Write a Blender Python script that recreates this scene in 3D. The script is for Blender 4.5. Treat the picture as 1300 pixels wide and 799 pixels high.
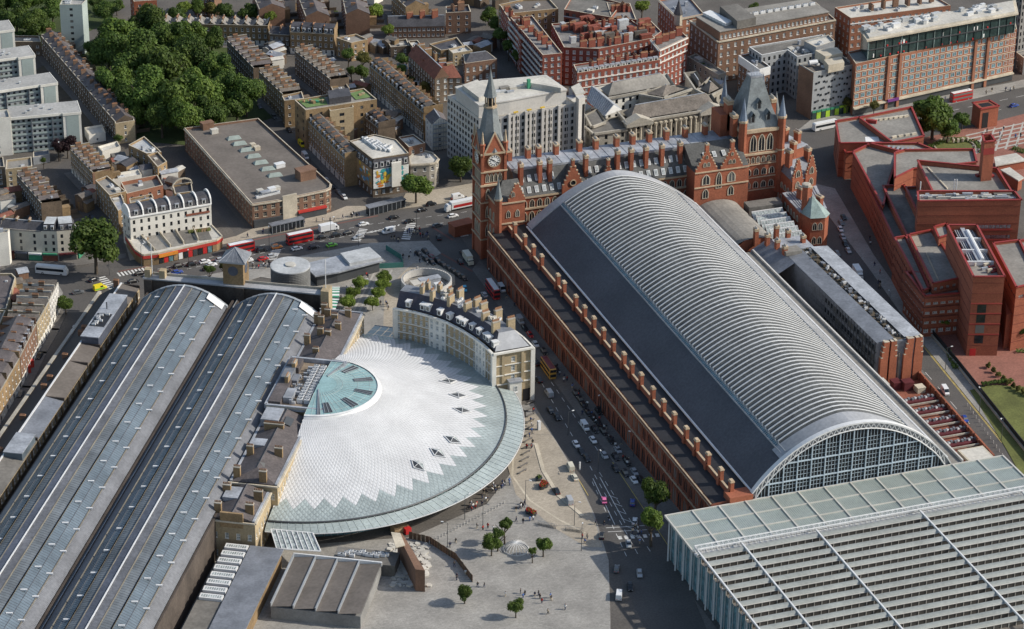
# King's Cross and St Pancras stations, London, seen from a helicopter to the north.
# World: metres; X runs image-right (west), Y away from the camera (south), Z up; Y = 0 is the north gable of the big train shed.
import bpy, math, random
from mathutils import Vector, Matrix
for o in list(bpy.data.objects): bpy.data.objects.remove(o)
random.seed(7)
R = math.radians
scene = bpy.context.scene
# ---------------------------------------------------------------- camera
CX, CY, CZ, YAW, PIT, ROL, FPX = -335.34050, -698.46112, 470.33950, 0.34991, 0.46864, 0.01351, 3558.60
FW = Vector((math.sin(YAW)*math.cos(PIT), math.cos(YAW)*math.cos(PIT), -math.sin(PIT)))
RT0 = Vector((math.cos(YAW), -math.sin(YAW), 0)); UP0 = RT0.cross(FW)
RT = RT0*math.cos(ROL)+UP0*math.sin(ROL); UP = -RT0*math.sin(ROL)+UP0*math.cos(ROL)
cam = bpy.data.cameras.new('camera'); camo = bpy.data.objects.new('camera', cam); scene.collection.objects.link(camo)
m = Matrix(((RT.x, UP.x, -FW.x, CX), (RT.y, UP.y, -FW.y, CY), (RT.z, UP.z, -FW.z, CZ), (0, 0, 0, 1)))
camo.matrix_world = m
cam.sensor_fit = 'HORIZONTAL'; cam.sensor_width = 36; cam.lens = FPX/1300*36; cam.clip_start = 5; cam.clip_end = 9000
scene.camera = camo
# ---------------------------------------------------------------- daylight
SUN_EL, SUN_AZ = R(34), math.atan2(.94, -.343)     # azimuth clockwise from +Y
world = bpy.data.worlds.new('World'); scene.world = world; world.use_nodes = True
nt = world.node_tree; bg = nt.nodes['Background']
sky = nt.nodes.new('ShaderNodeTexSky'); sky.sky_type = 'NISHITA'; sky.sun_disc = False
sky.sun_elevation = SUN_EL; sky.sun_rotation = SUN_AZ; sky.dust_density = 1.5; sky.air_density = 1.2
nt.links.new(sky.outputs[0], bg.inputs[0]); bg.inputs[1].default_value = 0.13
sun = bpy.data.lights.new('sun', 'SUN'); sun.energy = 3.9; sun.angle = R(.55); sun.color = (1, .945, .85)
suno = bpy.data.objects.new('sun', sun); scene.collection.objects.link(suno)
sd = Vector((math.sin(SUN_AZ)*math.cos(SUN_EL), math.cos(SUN_AZ)*math.cos(SUN_EL), math.sin(SUN_EL)))
suno.rotation_euler = sd.to_track_quat('Z', 'Y').to_euler(); suno.location = (0, 0, 300)
vs = scene.view_settings; vs.view_transform = 'Standard'; vs.look = 'None'; vs.gamma = 1; vs.exposure = 0.17; vs.use_curve_mapping = False
# ---------------------------------------------------------------- survey
def S(px, py, z=0.0):
 "photogrammetric survey: the point of the place that a measured photo point shows, on the level plane at height z (fixed constants)"
 d = FW + RT*((px-650)/FPX) + UP*((399.5-py)/FPX)
 t = (z-CZ)/d.z
 return (CX+d.x*t, CY+d.y*t)
def SS(z, *pts): return [S(x, y, z) for x, y in pts]
def V2(a): return Vector((a[0], a[1]))
def ccw(poly):
 a = sum(poly[i][0]*poly[(i+1) % len(poly)][1]-poly[(i+1) % len(poly)][0]*poly[i][1] for i in range(len(poly)))
 return list(poly) if a > 0 else list(reversed(poly))
def cen(poly): return (sum(p[0] for p in poly)/len(poly), sum(p[1] for p in poly)/len(poly))
def lerp(a, b, t): return tuple(a[i]+(b[i]-a[i])*t for i in range(len(a)))
# King's Cross frame: u along its sheds towards the camera, v across to the right
KO = V2(S(236, 361, 22.06)); KA = 0.51892
EU, EV = Vector((-math.sin(KA), -math.cos(KA))), Vector((math.cos(KA), -math.sin(KA)))
def K(u, v): q = KO+EU*u+EV*v; return (q.x, q.y)
# ---------------------------------------------------------------- materials
def mat(name, col, rough=.85, var=.25, scale=.25, fine=3.0, finev=.15, metal=0., rnd=.0, spec=.4, bump=0., streak=None, slab=0):
 ma = bpy.data.materials.new(name); ma.use_nodes = True; n = ma.node_tree.nodes; l = ma.node_tree.links
 b = n['Principled BSDF']; b.inputs['Roughness'].default_value = rough; b.inputs['Metallic'].default_value = metal
 b.inputs['Specular IOR Level'].default_value = spec
 geo = n.new('ShaderNodeNewGeometry')
 def noise(sc, det=3):
  t = n.new('ShaderNodeTexNoise'); t.inputs['Scale'].default_value = sc; t.inputs['Detail'].default_value = det
  if streak:
   mp = n.new('ShaderNodeMapping'); mp.inputs['Scale'].default_value = streak
   l.new(geo.outputs['Position'], mp.inputs[0]); l.new(mp.outputs[0], t.inputs['Vector'])
  else: l.new(geo.outputs['Position'], t.inputs['Vector'])
  return t
 def rng(sock, lo, hi, a=.3, z=.7):
  r = n.new('ShaderNodeMapRange'); r.inputs[1].default_value = a; r.inputs[2].default_value = z
  r.inputs[3].default_value = lo; r.inputs[4].default_value = hi; l.new(sock, r.inputs[0]); return r.outputs[0]
 def mul(a, c):
  k = n.new('ShaderNodeMath'); k.operation = 'MULTIPLY'; l.new(a, k.inputs[0]); l.new(c, k.inputs[1]); return k.outputs[0]
 f = rng(noise(scale, 5).outputs[0], 1-var, 1+var)
 fn = noise(fine, 2)
 f = mul(f, rng(fn.outputs[0], 1-finev, 1+finev))
 if slab:
  bt = n.new('ShaderNodeTexBrick'); bt.inputs['Scale'].default_value = 1/slab; bt.inputs['Color1'].default_value = (1, 1, 1, 1); bt.inputs['Color2'].default_value = (.84, .84, .84, 1); bt.inputs['Mortar'].default_value = (.7, .7, .7, 1); bt.inputs['Mortar Size'].default_value = .012; l.new(geo.outputs['Position'], bt.inputs['Vector'])
  bw = n.new('ShaderNodeRGBToBW'); l.new(bt.outputs['Color'], bw.inputs[0]); f = mul(f, bw.outputs[0])
 if rnd:
  oi = n.new('ShaderNodeObjectInfo'); f = mul(f, rng(oi.outputs['Random'], 1-rnd, 1+rnd, 0, 1))
 vm = n.new('ShaderNodeVectorMath'); vm.operation = 'SCALE'; vm.inputs[0].default_value = col[:3]; l.new(f, vm.inputs['Scale'])
 l.new(vm.outputs[0], b.inputs['Base Color'])
 if bump:
  bp = n.new('ShaderNodeBump'); bp.inputs['Strength'].default_value = bump; bp.inputs['Distance'].default_value = .1
  l.new(fn.outputs[0], bp.inputs['Height']); l.new(bp.outputs[0], b.inputs['Normal'])
 return ma
M = {}
def dm(name, *a, **k): M[name] = mat(name, *a, **k)
dm('asphalt', (.092, .085, .079), .9, .13, .09, 1.6, .16)
dm('asphalt_old', (.105, .094, .083), .9, .16, .11, 1.4, .2)
dm('paving', (.315, .298, .27), .9, .2, .09, 1.3, .12, slab=2.6)
dm('paving_warm', (.40, .345, .27), .9, .14, .08, 1.3, .12, slab=2.2)
dm('paving_dark', (.17, .155, .14), .9, .15, .10, 1.3, .14, slab=2)
dm('red_route', (.17, .085, .07), .9, .2, .08, 1.0, .12)
dm('road_paint', (.62, .61, .58), .8, .25, .4, 3, .2)
dm('yellow_paint', (.5, .38, .12), .8, .2, .4, 3, .2)
dm('kerb_stone', (.27, .26, .24), .9, .15, .2, 2, .1)
dm('grass', (.115, .125, .035), .95, .25, .12, 1.5, .2)
dm('soil', (.10, .08, .055), .95, .25, .2, 1.5, .2)
dm('red_brick', (.30, .098, .052), .88, .20, .12, 1.6, .16)
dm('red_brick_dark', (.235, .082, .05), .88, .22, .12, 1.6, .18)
dm('library_brick', (.285, .09, .05), .88, .18, .09, 1.6, .16)
dm('library_trim', (.29, .042, .036), .55, .1, .2, 2, .08)
dm('mansion_brick', (.235, .07, .046), .88, .2, .12, 1.6, .16, rnd=.08)
dm('stock_brick', (.25, .17, .09), .9, .25, .15, 1.6, .18, rnd=.18)
dm('stock_yellow', (.37, .292, .182), .9, .18, .15, 1.6, .14)
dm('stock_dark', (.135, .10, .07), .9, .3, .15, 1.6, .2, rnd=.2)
dm('brown_brick', (.20, .115, .075), .9, .2, .12, 1.6, .15)
dm('orange_brick', (.31, .135, .08), .88, .14, .1, 1.6, .1)
dm('stone', (.50, .44, .34), .85, .2, .2, 2, .12)
dm('stone_grey', (.36, .33, .275), .88, .25, .12, 1.5, .14)
dm('concrete', (.52, .50, .465), .88, .12, .1, 1.5, .08)
dm('concrete_dark', (.22, .215, .205), .88, .2, .12, 1.5, .12)
dm('stucco', (.70, .67, .60), .85, .12, .2, 2, .06)
dm('white_paint', (.76, .75, .72), .6, .08, .3, 2, .05)
dm('grey_render', (.34, .35, .35), .85, .1, .1, 1.5, .08)
dm('slate', (.062, .06, .066), .62, .28, .25, 1.4, .25, rnd=.15)
dm('slate_warm', (.105, .09, .088), .7, .25, .2, 1.4, .22, rnd=.12)
dm('slate_brown', (.13, .112, .095), .8, .28, .25, 1.4, .25, rnd=.25)
dm('tile_red', (.20, .075, .05), .85, .25, .25, 1.4, .2)
dm('lead', (.31, .325, .35), .5, .3, .18, 1.2, .18, spec=.5)
dm('lead_dark', (.17, .18, .20), .5, .25, .18, 1.2, .15, spec=.5)
dm('roof_felt', (.15, .14, .125), .92, .28, .1, .9, .16)
dm('roof_felt_brown', (.145, .125, .108), .92, .2, .08, .9, .12)
dm('roof_pale', (.50, .475, .42), .9, .2, .1, .9, .12)
dm('roof_grey', (.235, .22, .195), .9, .22, .1, .9, .14)
dm('metal_white', (.66, .66, .65), .4, .08, .3, 2, .05, spec=.5)
dm('metal_grey', (.34, .36, .38), .45, .15, .2, 2, .08, metal=.3, spec=.5)
dm('metal_dark', (.075, .08, .085), .5, .15, .2, 2, .1, metal=.2)
dm('copper_green', (.24, .31, .29), .7, .25, .3, 2, .15)
dm('glass_dark', (.022, .027, .032), .12, .3, .5, 2, .2, spec=.6)
gm_ = M['glass_dark']; gn_ = gm_.node_tree.nodes; gl_ = gm_.node_tree.links; oi_ = gn_.new('ShaderNodeObjectInfo'); gt_ = gn_.new('ShaderNodeMath'); gt_.operation = 'GREATER_THAN'; gt_.inputs[1].default_value = .76; gl_.new(oi_.outputs['Random'], gt_.inputs[0]); mx_ = gn_.new('ShaderNodeMixRGB'); gl_.new(gt_.outputs[0], mx_.inputs[0])
gl_.new(gn_['Principled BSDF'].inputs['Base Color'].links[0].from_socket, mx_.inputs[1]); mx_.inputs[2].default_value = (.17, .165, .15, 1); gl_.new(mx_.outputs[0], gn_['Principled BSDF'].inputs['Base Color'])     # drawn blinds in some windows
dm('glass_pale', (.29, .32, .31), .2, .5, .8, 2, .3, spec=.6)
dm('glass_blue', (.13, .235, .26), .12, .4, .4, 1.5, .25, spec=.6)
dm('glass_green', (.03, .055, .052), .1, .4, .3, 1.5, .2, spec=.6)
dm('chimney_pot', (.30, .16, .09), .9, .2, .5, 3, .2)
dm('timber', (.33, .22, .12), .85, .25, .4, 2, .2)
dm('plastic_red', (.5, .03, .03), .45, .1, .3, 2, .05)
dm('shop_red', (.48, .045, .035), .6, .12, .3, 2, .08)
dm('plastic_green', (.05, .25, .14), .6, .15, .3, 2, .1)
dm('lime', (.35, .55, .04), .6, .15, .3, 2, .1)
dm('black', (.018, .018, .02), .5, .1, .3, 2, .1)
# ---------------------------------------------------------------- objects
COL = scene.collection; FRAME = {}
def link(o): COL.objects.link(o); return o
def tag(o, label=None, cat=None, group=None, kind=None):
 if label: o['label'] = label
 if cat: o['category'] = cat
 if group: o['group'] = group
 if kind: o['kind'] = kind
 return o
def thing(name, label, cat, loc=(0, 0, 0), rot=0., group=None, kind=None):
 o = bpy.data.objects.new(name, None); o.empty_display_size = .5
 o.location = (loc[0], loc[1], loc[2] if len(loc) > 2 else 0); o.rotation_euler.z = rot; link(o)
 FRAME[o.name] = (Vector(o.location), rot); return tag(o, label, cat, group, kind)
def frame(o): return FRAME.get(o.name) if o else None
def put(name, mesh, parent, loc, rot=0., scale=(1, 1, 1), label=None, kind=None):
 "a part that shares its mesh; loc is in world metres"
 o = bpy.data.objects.new(name, mesh); link(o)
 loc = Vector(loc)
 if parent:
  fr = frame(parent); o.parent = parent
  loc = loc-fr[0]; c, s = math.cos(-fr[1]), math.sin(-fr[1]); loc = Vector((loc.x*c-loc.y*s, loc.x*s+loc.y*c, loc.z)); rot -= fr[1]
 o.location = loc; o.rotation_euler.z = rot; o.scale = scale
 return tag(o, label, kind=kind)
def copy_tree(o, parent=None):
 c = o.copy(); link(c); c.parent = parent
 for ch in o.children: copy_tree(ch, c)
 return c
class MB:
 def __init__(s): s.v = []; s.f = []; s.m = []
 def face(s, pts, m=0):
  i = len(s.v); s.v.extend(tuple(p) for p in pts); s.f.append(tuple(range(i, i+len(pts)))); s.m.append(m)
 def box(s, x0, y0, z0, x1, y1, z1, m=0, skip=''):
  i = len(s.v)
  s.v += [(x0, y0, z0), (x1, y0, z0), (x1, y1, z0), (x0, y1, z0), (x0, y0, z1), (x1, y0, z1), (x1, y1, z1), (x0, y1, z1)]
  for k, q in (('b', (3, 2, 1, 0)), ('t', (4, 5, 6, 7)), ('f', (0, 1, 5, 4)), ('r', (1, 2, 6, 5)), ('k', (2, 3, 7, 6)), ('l', (3, 0, 4, 7))):
   if k in skip: continue
   s.f.append(tuple(i+j for j in q)); s.m.append(m)
 def obox(s, a, b, w, z0, z1, m=0, ext=0., z0b=None, z1b=None):
  "bar along the ground line a-b, width w, between heights (optionally other heights at b)"
  a, b = V2(a), V2(b); d = (b-a).normalized(); n = Vector((-d.y, d.x))*w/2; a = a-d*ext; b = b+d*ext
  z0b = z0 if z0b is None else z0b; z1b = z1 if z1b is None else z1b
  i = len(s.v); q = [a-n, b-n, b+n, a+n]
  for k, p in enumerate(q): s.v.append((p.x, p.y, z0b if k in (1, 2) else z0))
  for k, p in enumerate(q): s.v.append((p.x, p.y, z1b if k in (1, 2) else z1))
  for g in ((3, 2, 1, 0), (4, 5, 6, 7), (0, 1, 5, 4), (1, 2, 6, 5), (2, 3, 7, 6), (3, 0, 4, 7)):
   s.f.append(tuple(i+j for j in g)); s.m.append(m)
 def prism(s, poly, z0, z1, m=0, mt=None, bottom=False):
  poly = ccw(poly); n = len(poly)
  for k in range(n):
   a, b = poly[k], poly[(k+1) % n]
   s.face([(a[0], a[1], z0), (b[0], b[1], z0), (b[0], b[1], z1), (a[0], a[1], z1)], m)
  s.face([(p[0], p[1], z1) for p in poly], m if mt is None else mt)
  if bottom: s.face([(p[0], p[1], z0) for p in reversed(poly)], m)
 def sheet(s, poly, z, m=0): s.face([(p[0], p[1], z) for p in ccw(poly)], m)
 def tube(s, p, q, r, n=6, m=0, r2=None, cap=True):
  p, q = Vector(p), Vector(q); d = (q-p).normalized(); r2 = r if r2 is None else r2
  a = d.orthogonal().normalized(); b = d.cross(a); i = len(s.v)
  for c, rr in ((p, r), (q, r2)):
   for k in range(n):
    t = 2*math.pi*k/n; s.v.append(tuple(c+(a*math.cos(t)+b*math.sin(t))*rr))
  for k in range(n):
   j = (k+1) % n; s.f.append((i+k, i+j, i+n+j, i+n+k)); s.m.append(m)
  if cap: s.f.append(tuple(i+n+k for k in range(n))); s.m.append(m)
 def lathe(s, c, prof, n=16, m=0, a0=0., a1=2*math.pi):
  full = abs(a1-a0-2*math.pi) < 1e-6; N = n if full else n+1; i = len(s.v)
  for r, z in prof:
   for k in range(N):
    t = a0+(a1-a0)*k/n; s.v.append((c[0]+r*math.cos(t), c[1]+r*math.sin(t), z))
  for j in range(len(prof)-1):
   for k in range(n):
    k2 = (k+1) % N; s.f.append((i+j*N+k, i+j*N+k2, i+(j+1)*N+k2, i+(j+1)*N+k)); s.m.append(m)
 def mesh(s, name, mats, smooth=False, fr=None):
  me = bpy.data.meshes.new(name); v = s.v
  if fr:
   o, r = fr; c, sn = math.cos(-r), math.sin(-r)
   v = [((x-o.x)*c-(y-o.y)*sn, (x-o.x)*sn+(y-o.y)*c, z-o.z) for x, y, z in v]
  me.from_pydata(v, [], s.f)
  for k in (mats if isinstance(mats, (list, tuple)) else [mats]): me.materials.append(M[k] if isinstance(k, str) else k)
  me.polygons.foreach_set('material_index', s.m)
  if smooth: me.polygons.foreach_set('use_smooth', [True]*len(s.f))
  me.update(); return me
 def build(s, name, mats, parent=None, smooth=False, label=None, cat=None, group=None, kind=None):
  if not s.f: return None
  fr = frame(parent); me = s.mesh(name, mats, smooth, fr)
  o = bpy.data.objects.new(name, me); link(o)
  if parent: o.parent = parent; FRAME[o.name] = fr
  else: FRAME[o.name] = (Vector((0, 0, 0)), 0.)
  return tag(o, label, cat, group, kind)
def inset(poly, d):
 poly = ccw(poly); n = len(poly); out = []
 for k in range(n):
  p0, p1, p2 = V2(poly[k-1]), V2(poly[k]), V2(poly[(k+1) % n])
  d1, d2 = (p1-p0).normalized(), (p2-p1).normalized(); n1, n2 = Vector((-d1.y, d1.x)), Vector((-d2.y, d2.x))
  bis = (n1+n2); L = bis.length
  if L < .2: out.append(tuple(p1+n1*d)); continue
  bis /= L; out.append(tuple(p1+bis*(d/max(.35, bis.dot(n1)))))
 return out
# windows: unit meshes, x along the wall, z up, outside is -y
def win_mesh(name, frame_m, glass_m, fw=.09, bars=(1, 1), hood=False, sill=None, glass=True):
 b = MB()
 if glass: b.face([(-.5, .0, 0), (.5, .0, 0), (.5, .0, 1), (-.5, .0, 1)], 1)
 if fw:
  for x0, x1, z0, z1 in ((-.5, -.5+fw, 0, 1), (.5-fw, .5, 0, 1), (-.5+fw, .5-fw, 0, fw*.7), (-.5+fw, .5-fw, 1-fw*.7, 1)):
   b.box(x0, -.07, z0, x1, -.005, z1, 0, 'k')
  for k in range(bars[0]):
   x = -.5+(k+1)/(bars[0]+1); b.box(x-fw*.25, -.05, fw*.7, x+fw*.25, -.005, 1-fw*.7, 0, 'kbt')
  for k in range(bars[1]):
   z = (k+1)/(bars[1]+1); b.box(-.5+fw, -.055, z-fw*.25, .5-fw, -.005, z+fw*.25, 0, 'klr')
 if sill: b.box(-.58, -.32, -.07, .58, -.07, -.003, 0, 'k')
 return b.mesh(name, [frame_m, glass_m])
WIN = {'sash': win_mesh('window_sash', 'white_paint', 'glass_dark', .13, (0, 1), sill=1), 'dark': win_mesh('window_dark', 'metal_dark', 'glass_dark', .07, (1, 0)),
       'hole': win_mesh('window_plain', 'concrete', 'glass_dark', 0), 'blue': win_mesh('window_blue', 'metal_white', 'glass_blue', .07, (1, 0)),
       'stone': win_mesh('window_stone', 'stone', 'glass_dark', .10, (1, 1), sill=1), 'pale': win_mesh('window_pale', 'white_paint', 'glass_pale', .12, (1, 1), sill=1),
       'red': win_mesh('window_red', 'library_trim', 'glass_pale', .06, (1, 0))}
def facade(mb, A, B, z0, z1, rows, n, ww, d=.22, mw=0, mr=0, end=None, xs=None):
 "a wall A-B (outside on its right) with recessed openings; returns where the windows go"
 A, B = V2(A), V2(B); L = (B-A).length; t = (B-A)/L; out = Vector((t.y, -t.x)); yaw = math.atan2(t.y, t.x)
 if xs is None and not n: xs = []
 if xs is None:
  end = (L/n-ww)/2 if end is None else end
  xs = [end+ww/2+(L-2*end-ww)*(k/(n-1) if n > 1 else .5) for k in range(n)] if n else []
 def q(x0, x1, a, b, m, o0=0., o1=0.):
  p, r = A+t*x0-out*o0, A+t*x1-out*o1; mb.face([(p.x, p.y, a), (r.x, r.y, a), (r.x, r.y, b), (p.x, p.y, b)], m)
 z = z0; res = []
 for zr, h in sorted(rows):
  if not xs: break
  if zr > z: q(0, L, z, zr, mw)
  x = 0.
  for c in xs:
   l, r = c-ww/2, c+ww/2
   if l > x: q(x, l, zr, zr+h, mw)
   p0, p1 = A+t*l, A+t*r; i0, i1 = p0-out*d, p1-out*d
   mb.face([(p0.x, p0.y, zr), (p1.x, p1.y, zr), (i1.x, i1.y, zr), (i0.x, i0.y, zr)], mr)
   mb.face([(i0.x, i0.y, zr+h), (i1.x, i1.y, zr+h), (p1.x, p1.y, zr+h), (p0.x, p0.y, zr+h)], mr)
   mb.face([(p0.x, p0.y, zr), (i0.x, i0.y, zr), (i0.x, i0.y, zr+h), (p0.x, p0.y, zr+h)], mr)
   mb.face([(i1.x, i1.y, zr), (p1.x, p1.y, zr), (p1.x, p1.y, zr+h), (i1.x, i1.y, zr+h)], mr)
   g = A+t*c-out*d; res.append(((g.x, g.y, zr), yaw, ww, h)); x = r
  if x < L: q(x, L, zr, zr+h, mw)
  z = zr+h
 if z < z1: q(0, L, z, z1, mw)
 return res
WIN['split'] = win_mesh('window_frame', 'white_paint', 'glass_pale', .12, (1, 1), sill=1, glass=False); pane_b = MB(); pane_b.face([(-.5, .0, 0), (.5, .0, 0), (.5, .0, 1), (-.5, .0, 1)]); PANE = pane_b.mesh('window_pane', 'glass_pale')
def windows(parent, spots, style='sash', name='window'):
 for loc, yaw, w, h in spots:
  o = put(name, WIN[style] if isinstance(style, str) else style, parent, loc, yaw, (w, 1, h))
  if style == 'split': p = bpy.data.objects.new('pane', PANE); link(p); p.parent = o
def seen(A, B):
 "does the outside of wall A-B look towards the camera's side"
 mx, my = (A[0]+B[0])/2, (A[1]+B[1])/2; return ((B[1]-A[1])*(CX-mx)-(B[0]-A[0])*(CY-my)) > 0
def rows_of(z0, h, floors, first=1.2, wh=1.6, top=1.0):
 fh = (h-top)/floors; return [(z0+fh*k+min(first, fh*.35), min(wh, fh*.62)) for k in range(floors)]
UNIT = {}
def unit_box(mk):
 if mk not in UNIT:
  b = MB(); b.box(-.5, -.5, 0, .5, .5, .86, 0, 'b'); b.box(-.53, -.53, .86, .53, .53, 1, 0); UNIT[mk] = b.mesh('unit_'+mk, mk)
 return UNIT[mk]
def ac_mesh():
 if 'ac' not in UNIT:
  b = MB(); b.box(-.5, -.5, 0, .5, .5, .8, 0, 'b')
  for x in (-.25, .25): b.lathe((x, 0), [(.2, .8), (.2, 1), (.15, 1), (.15, .86), (.0, .86)], 10, 1)
  UNIT['ac'] = b.mesh('air_handler', ['metal_white', 'metal_grey'])
 return UNIT['ac']
def chimney_mesh(mk, pots=4, key=None):
 k = (mk, pots)
 if k not in UNIT:
  b = MB(); b.box(-.5, -.5, 0, .5, .5, .80, 0, 'b'); b.box(-.53, -.56, .80, .53, .56, .86, 1)
  for i in range(pots):
   x = -.5+(i+.5)/pots; b.lathe((x, 0), [(.09, .87), (.07, 1.0), (.05, 1.0), (.05, .9)], 6, 2)
  UNIT[k] = b.mesh('chimney_'+mk, [mk, 'stone_grey' if mk[:5] == 'stock' else 'chimney_pot', 'chimney_pot'])
 return UNIT[k]
def rnd_in(poly, m=.12):
 c = cen(poly); k = random.randrange(len(poly)); a, b = poly[k], poly[(k+1) % len(poly)]
 t = random.random(); e = lerp(a, b, t); s = math.sqrt(random.random())*(1-m*2); return lerp(c, e, s)
def block(name, label, cat, poly, h, wall='stock_brick', roof='roof_felt', floors=4, bay=3.2, ww=1.3, wh=1.7, style='sash', z0=0., parapet=.8, top=1.2, cornice=None,
          string=None, kit=4, group=None, par=None, all_faces=False, coping='stone', first=1.1, nmax=40, base=None, ground=True, shade=None):
 "a flat-roofed building: walls with openings, windows, recessed roof behind a parapet, roof plant"
 poly = ccw(poly); c = cen(poly)
 t = par or thing(name, label, cat, (c[0], c[1], z0), group=group)
 b = MB(); sp = []
 n = len(poly)
 for k in range(n):
  A, B = poly[k], poly[(k+1) % n]; L = math.dist(A, B)
  if floors and (all_faces or seen(A, B)) and L > bay*.7:
   sp += facade(b, A, B, z0, z0+h, rows_of(z0, h, floors, first, wh, top), min(nmax, max(1, int(L/bay))), ww)
  else: facade(b, A, B, z0, z0+h, [], 0, 0)
 inn = inset(poly, .4)
 for k in range(n):
  A, B, C, D = poly[k], poly[(k+1) % n], inn[(k+1) % n], inn[k]
  b.face([(A[0], A[1], z0+h), (B[0], B[1], z0+h), (C[0], C[1], z0+h), (D[0], D[1], z0+h)], 1)
  b.face([(C[0], C[1], z0+h-parapet), (D[0], D[1], z0+h-parapet), (D[0], D[1], z0+h), (C[0], C[1], z0+h)], 0)
 b.build('wall', [wall, coping], t)
 r = MB(); r.sheet(inset(poly, .38), z0+h-parapet); rp = r.build('roof', roof, t)
 if cornice or string:
  for key, zz, hh, pr in (('cornice', z0+h-parapet*.9, .55, .45), ('string_course', None, .25, .18)):
   zs = [zz] if key == 'cornice' else [z0+h*f for f in (string or [])]
   if key == 'cornice' and not cornice: continue
   for z in zs:
    bb = MB()
    for k in range(n):
     A, B = poly[k], poly[(k+1) % n]
     if seen(A, B):
      d = (V2(B)-V2(A)).normalized(); o = Vector((d.y, -d.x))*(pr/2-.02)
      bb.obox(V2(A)+o, V2(B)+o, pr, z, z+hh)
    bb.build(key, cornice or coping, t)
 windows(t, sp, style)
 for k in range(kit):
  x, y = rnd_in(inset(poly, 1.5)); s = random.uniform(.8, 2.0); ln = random.uniform(1, 2.0); yaw = math.atan2(poly[1][1]-poly[0][1], poly[1][0]-poly[0][0])
  q = random.random()
  if q < .4: put('air_handler', ac_mesh(), t, (x, y, z0+h-parapet), yaw, (s*ln, s, s*.75))
  elif q < .7: put('roof_hatch', unit_box('roof_pale'), t, (x, y, z0+h-parapet), yaw, (s*ln, s*1.3, s*.6))
  else: put('vent', unit_box('lead'), t, (x, y, z0+h-parapet), yaw, (s*.7, s*.7, s))
 return t
def rect(A, B, depth):
 "the four corners of a rectangle whose front edge is A-B, reaching depth to the left of A-B"
 A, B = V2(A), V2(B); d = (B-A).normalized(); n = Vector((-d.y, d.x))*depth
 return [tuple(A), tuple(B), tuple(B+n), tuple(A+n)]
def pitched(t, poly, z, rise, roof='slate', wall=None, hip=0., over=.3, name='roof', ridge=True):
 "ridged roof over a quad whose edges 0-1 and 2-3 are the eaves"
 a, b, c, d = [V2(p) for p in poly]; m0, m1 = (a+d)/2, (b+c)/2; u = (m1-m0).normalized()
 r0, r1 = m0+u*hip, m1-u*hip; e = MB()
 o = (a-d).normalized()*over; a2, b2, c2, d2 = a+o, b+o, c-o, d-o; dz = -rise*over/((a-d).length/2)
 P = lambda p, zz: (p.x, p.y, zz)
 e.face([P(a2, z+dz), P(b2, z+dz), P(r1, z+rise), P(r0, z+rise)]); e.face([P(c2, z+dz), P(d2, z+dz), P(r0, z+rise), P(r1, z+rise)])
 if hip: e.face([P(b2, z+dz), P(c2, z+dz), P(r1, z+rise)]); e.face([P(d2, z+dz), P(a2, z+dz), P(r0, z+rise)])
 ro = e.build(name, roof, t)
 if ridge:
  q = MB(); q.obox(r0, r1, .45, z+rise-.1, z+rise+.12); q.build('ridge', 'lead', t)
 if wall and not hip:
  g = MB(); g.face([P(d, z), P(a, z), P(m0, z+rise)]); g.face([P(b, z), P(c, z), P(m1, z+rise)]); g.build('gable', wall, t)
 return ro
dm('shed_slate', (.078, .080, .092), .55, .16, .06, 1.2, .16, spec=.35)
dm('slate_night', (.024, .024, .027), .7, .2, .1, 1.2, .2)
dm('hotel_slate', (.085, .085, .08), .65, .3, .2, 1.4, .25)
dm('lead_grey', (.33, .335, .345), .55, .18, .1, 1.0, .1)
dm('rib_white', (.63, .63, .62), .6, .10, .1, 1.5, .06)
dm('rooflight_glass', (.088, .092, .09), .35, .25, .15, 1.2, .15)
dm('gable_glass', (.018, .02, .022), .15, .4, .2, 1.2, .3)
dm('metal_blue', (.42, .50, .56), .5, .1, .3, 2, .05)
dm('stone_buff', (.46, .355, .24), .85, .2, .2, 2, .12)
dm('canopy_glass', (.305, .34, .318), .3, .14, .12, 1.0, .1)
dm('canopy_line', (.40, .45, .41), .4, .1, .2, 2, .05)
dm('canopy_glass_dull', (.27, .285, .268), .35, .15, .1, 1.0, .1)
dm('canopy_steel', (.52, .50, .45), .5, .1, .2, 2, .06)
dm('canopy_dark', (.075, .07, .064), .6, .2, .2, 2, .1)
dm('canopy_deck', (.17, .15, .13), .85, .25, .15, 1, .15)
dm('chimney_cap', (.50, .48, .44), .85, .2, .4, 2, .1)
dm('spire_lead', (.175, .195, .20), .6, .25, .25, 1.4, .15)
dm('spire_blue', (.17, .21, .27), .55, .2, .25, 1.4, .12)
dm('rack_red', (.10, .018, .022), .7, .2, .3, 2, .1)
dm('gn_slate', (.052, .048, .064), .6, .2, .2, 1.4, .2)
dm('lead_pale', (.44, .45, .45), .6, .2, .15, 1.2, .12)
dm('roof_pale_brown', (.23, .18, .13), .9, .25, .15, 1.2, .15)
dm('chimney_brown', (.165, .105, .07), .9, .25, .15, 1.6, .18, rnd=.2)
dm('drum_grey', (.15, .15, .145), .6, .15, .2, 1.5, .1)
dm('stucco_dull', (.40, .38, .34), .9, .12, .2, 2, .08)
dm('kx_lead', (.15, .155, .168), .6, .22, .1, 1.0, .15)
dm('cream', (.60, .55, .45), .85, .12, .2, 2, .06)
dm('orange_sign', (.65, .24, .03), .6, .1, .3, 2, .05)
dm('mural_purple', (.16, .04, .20), .6, .1, .3, 2, .05)
dm('library_paving', (.29, .125, .092), .9, .15, .12, 1.2, .12, slab=2)
dm('grass_dark', (.05, .07, .02), .95, .3, .1, 1.5, .25)
dm('teal_mesh', (.06, .20, .17), .7, .15, .3, 2, .1)
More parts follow.
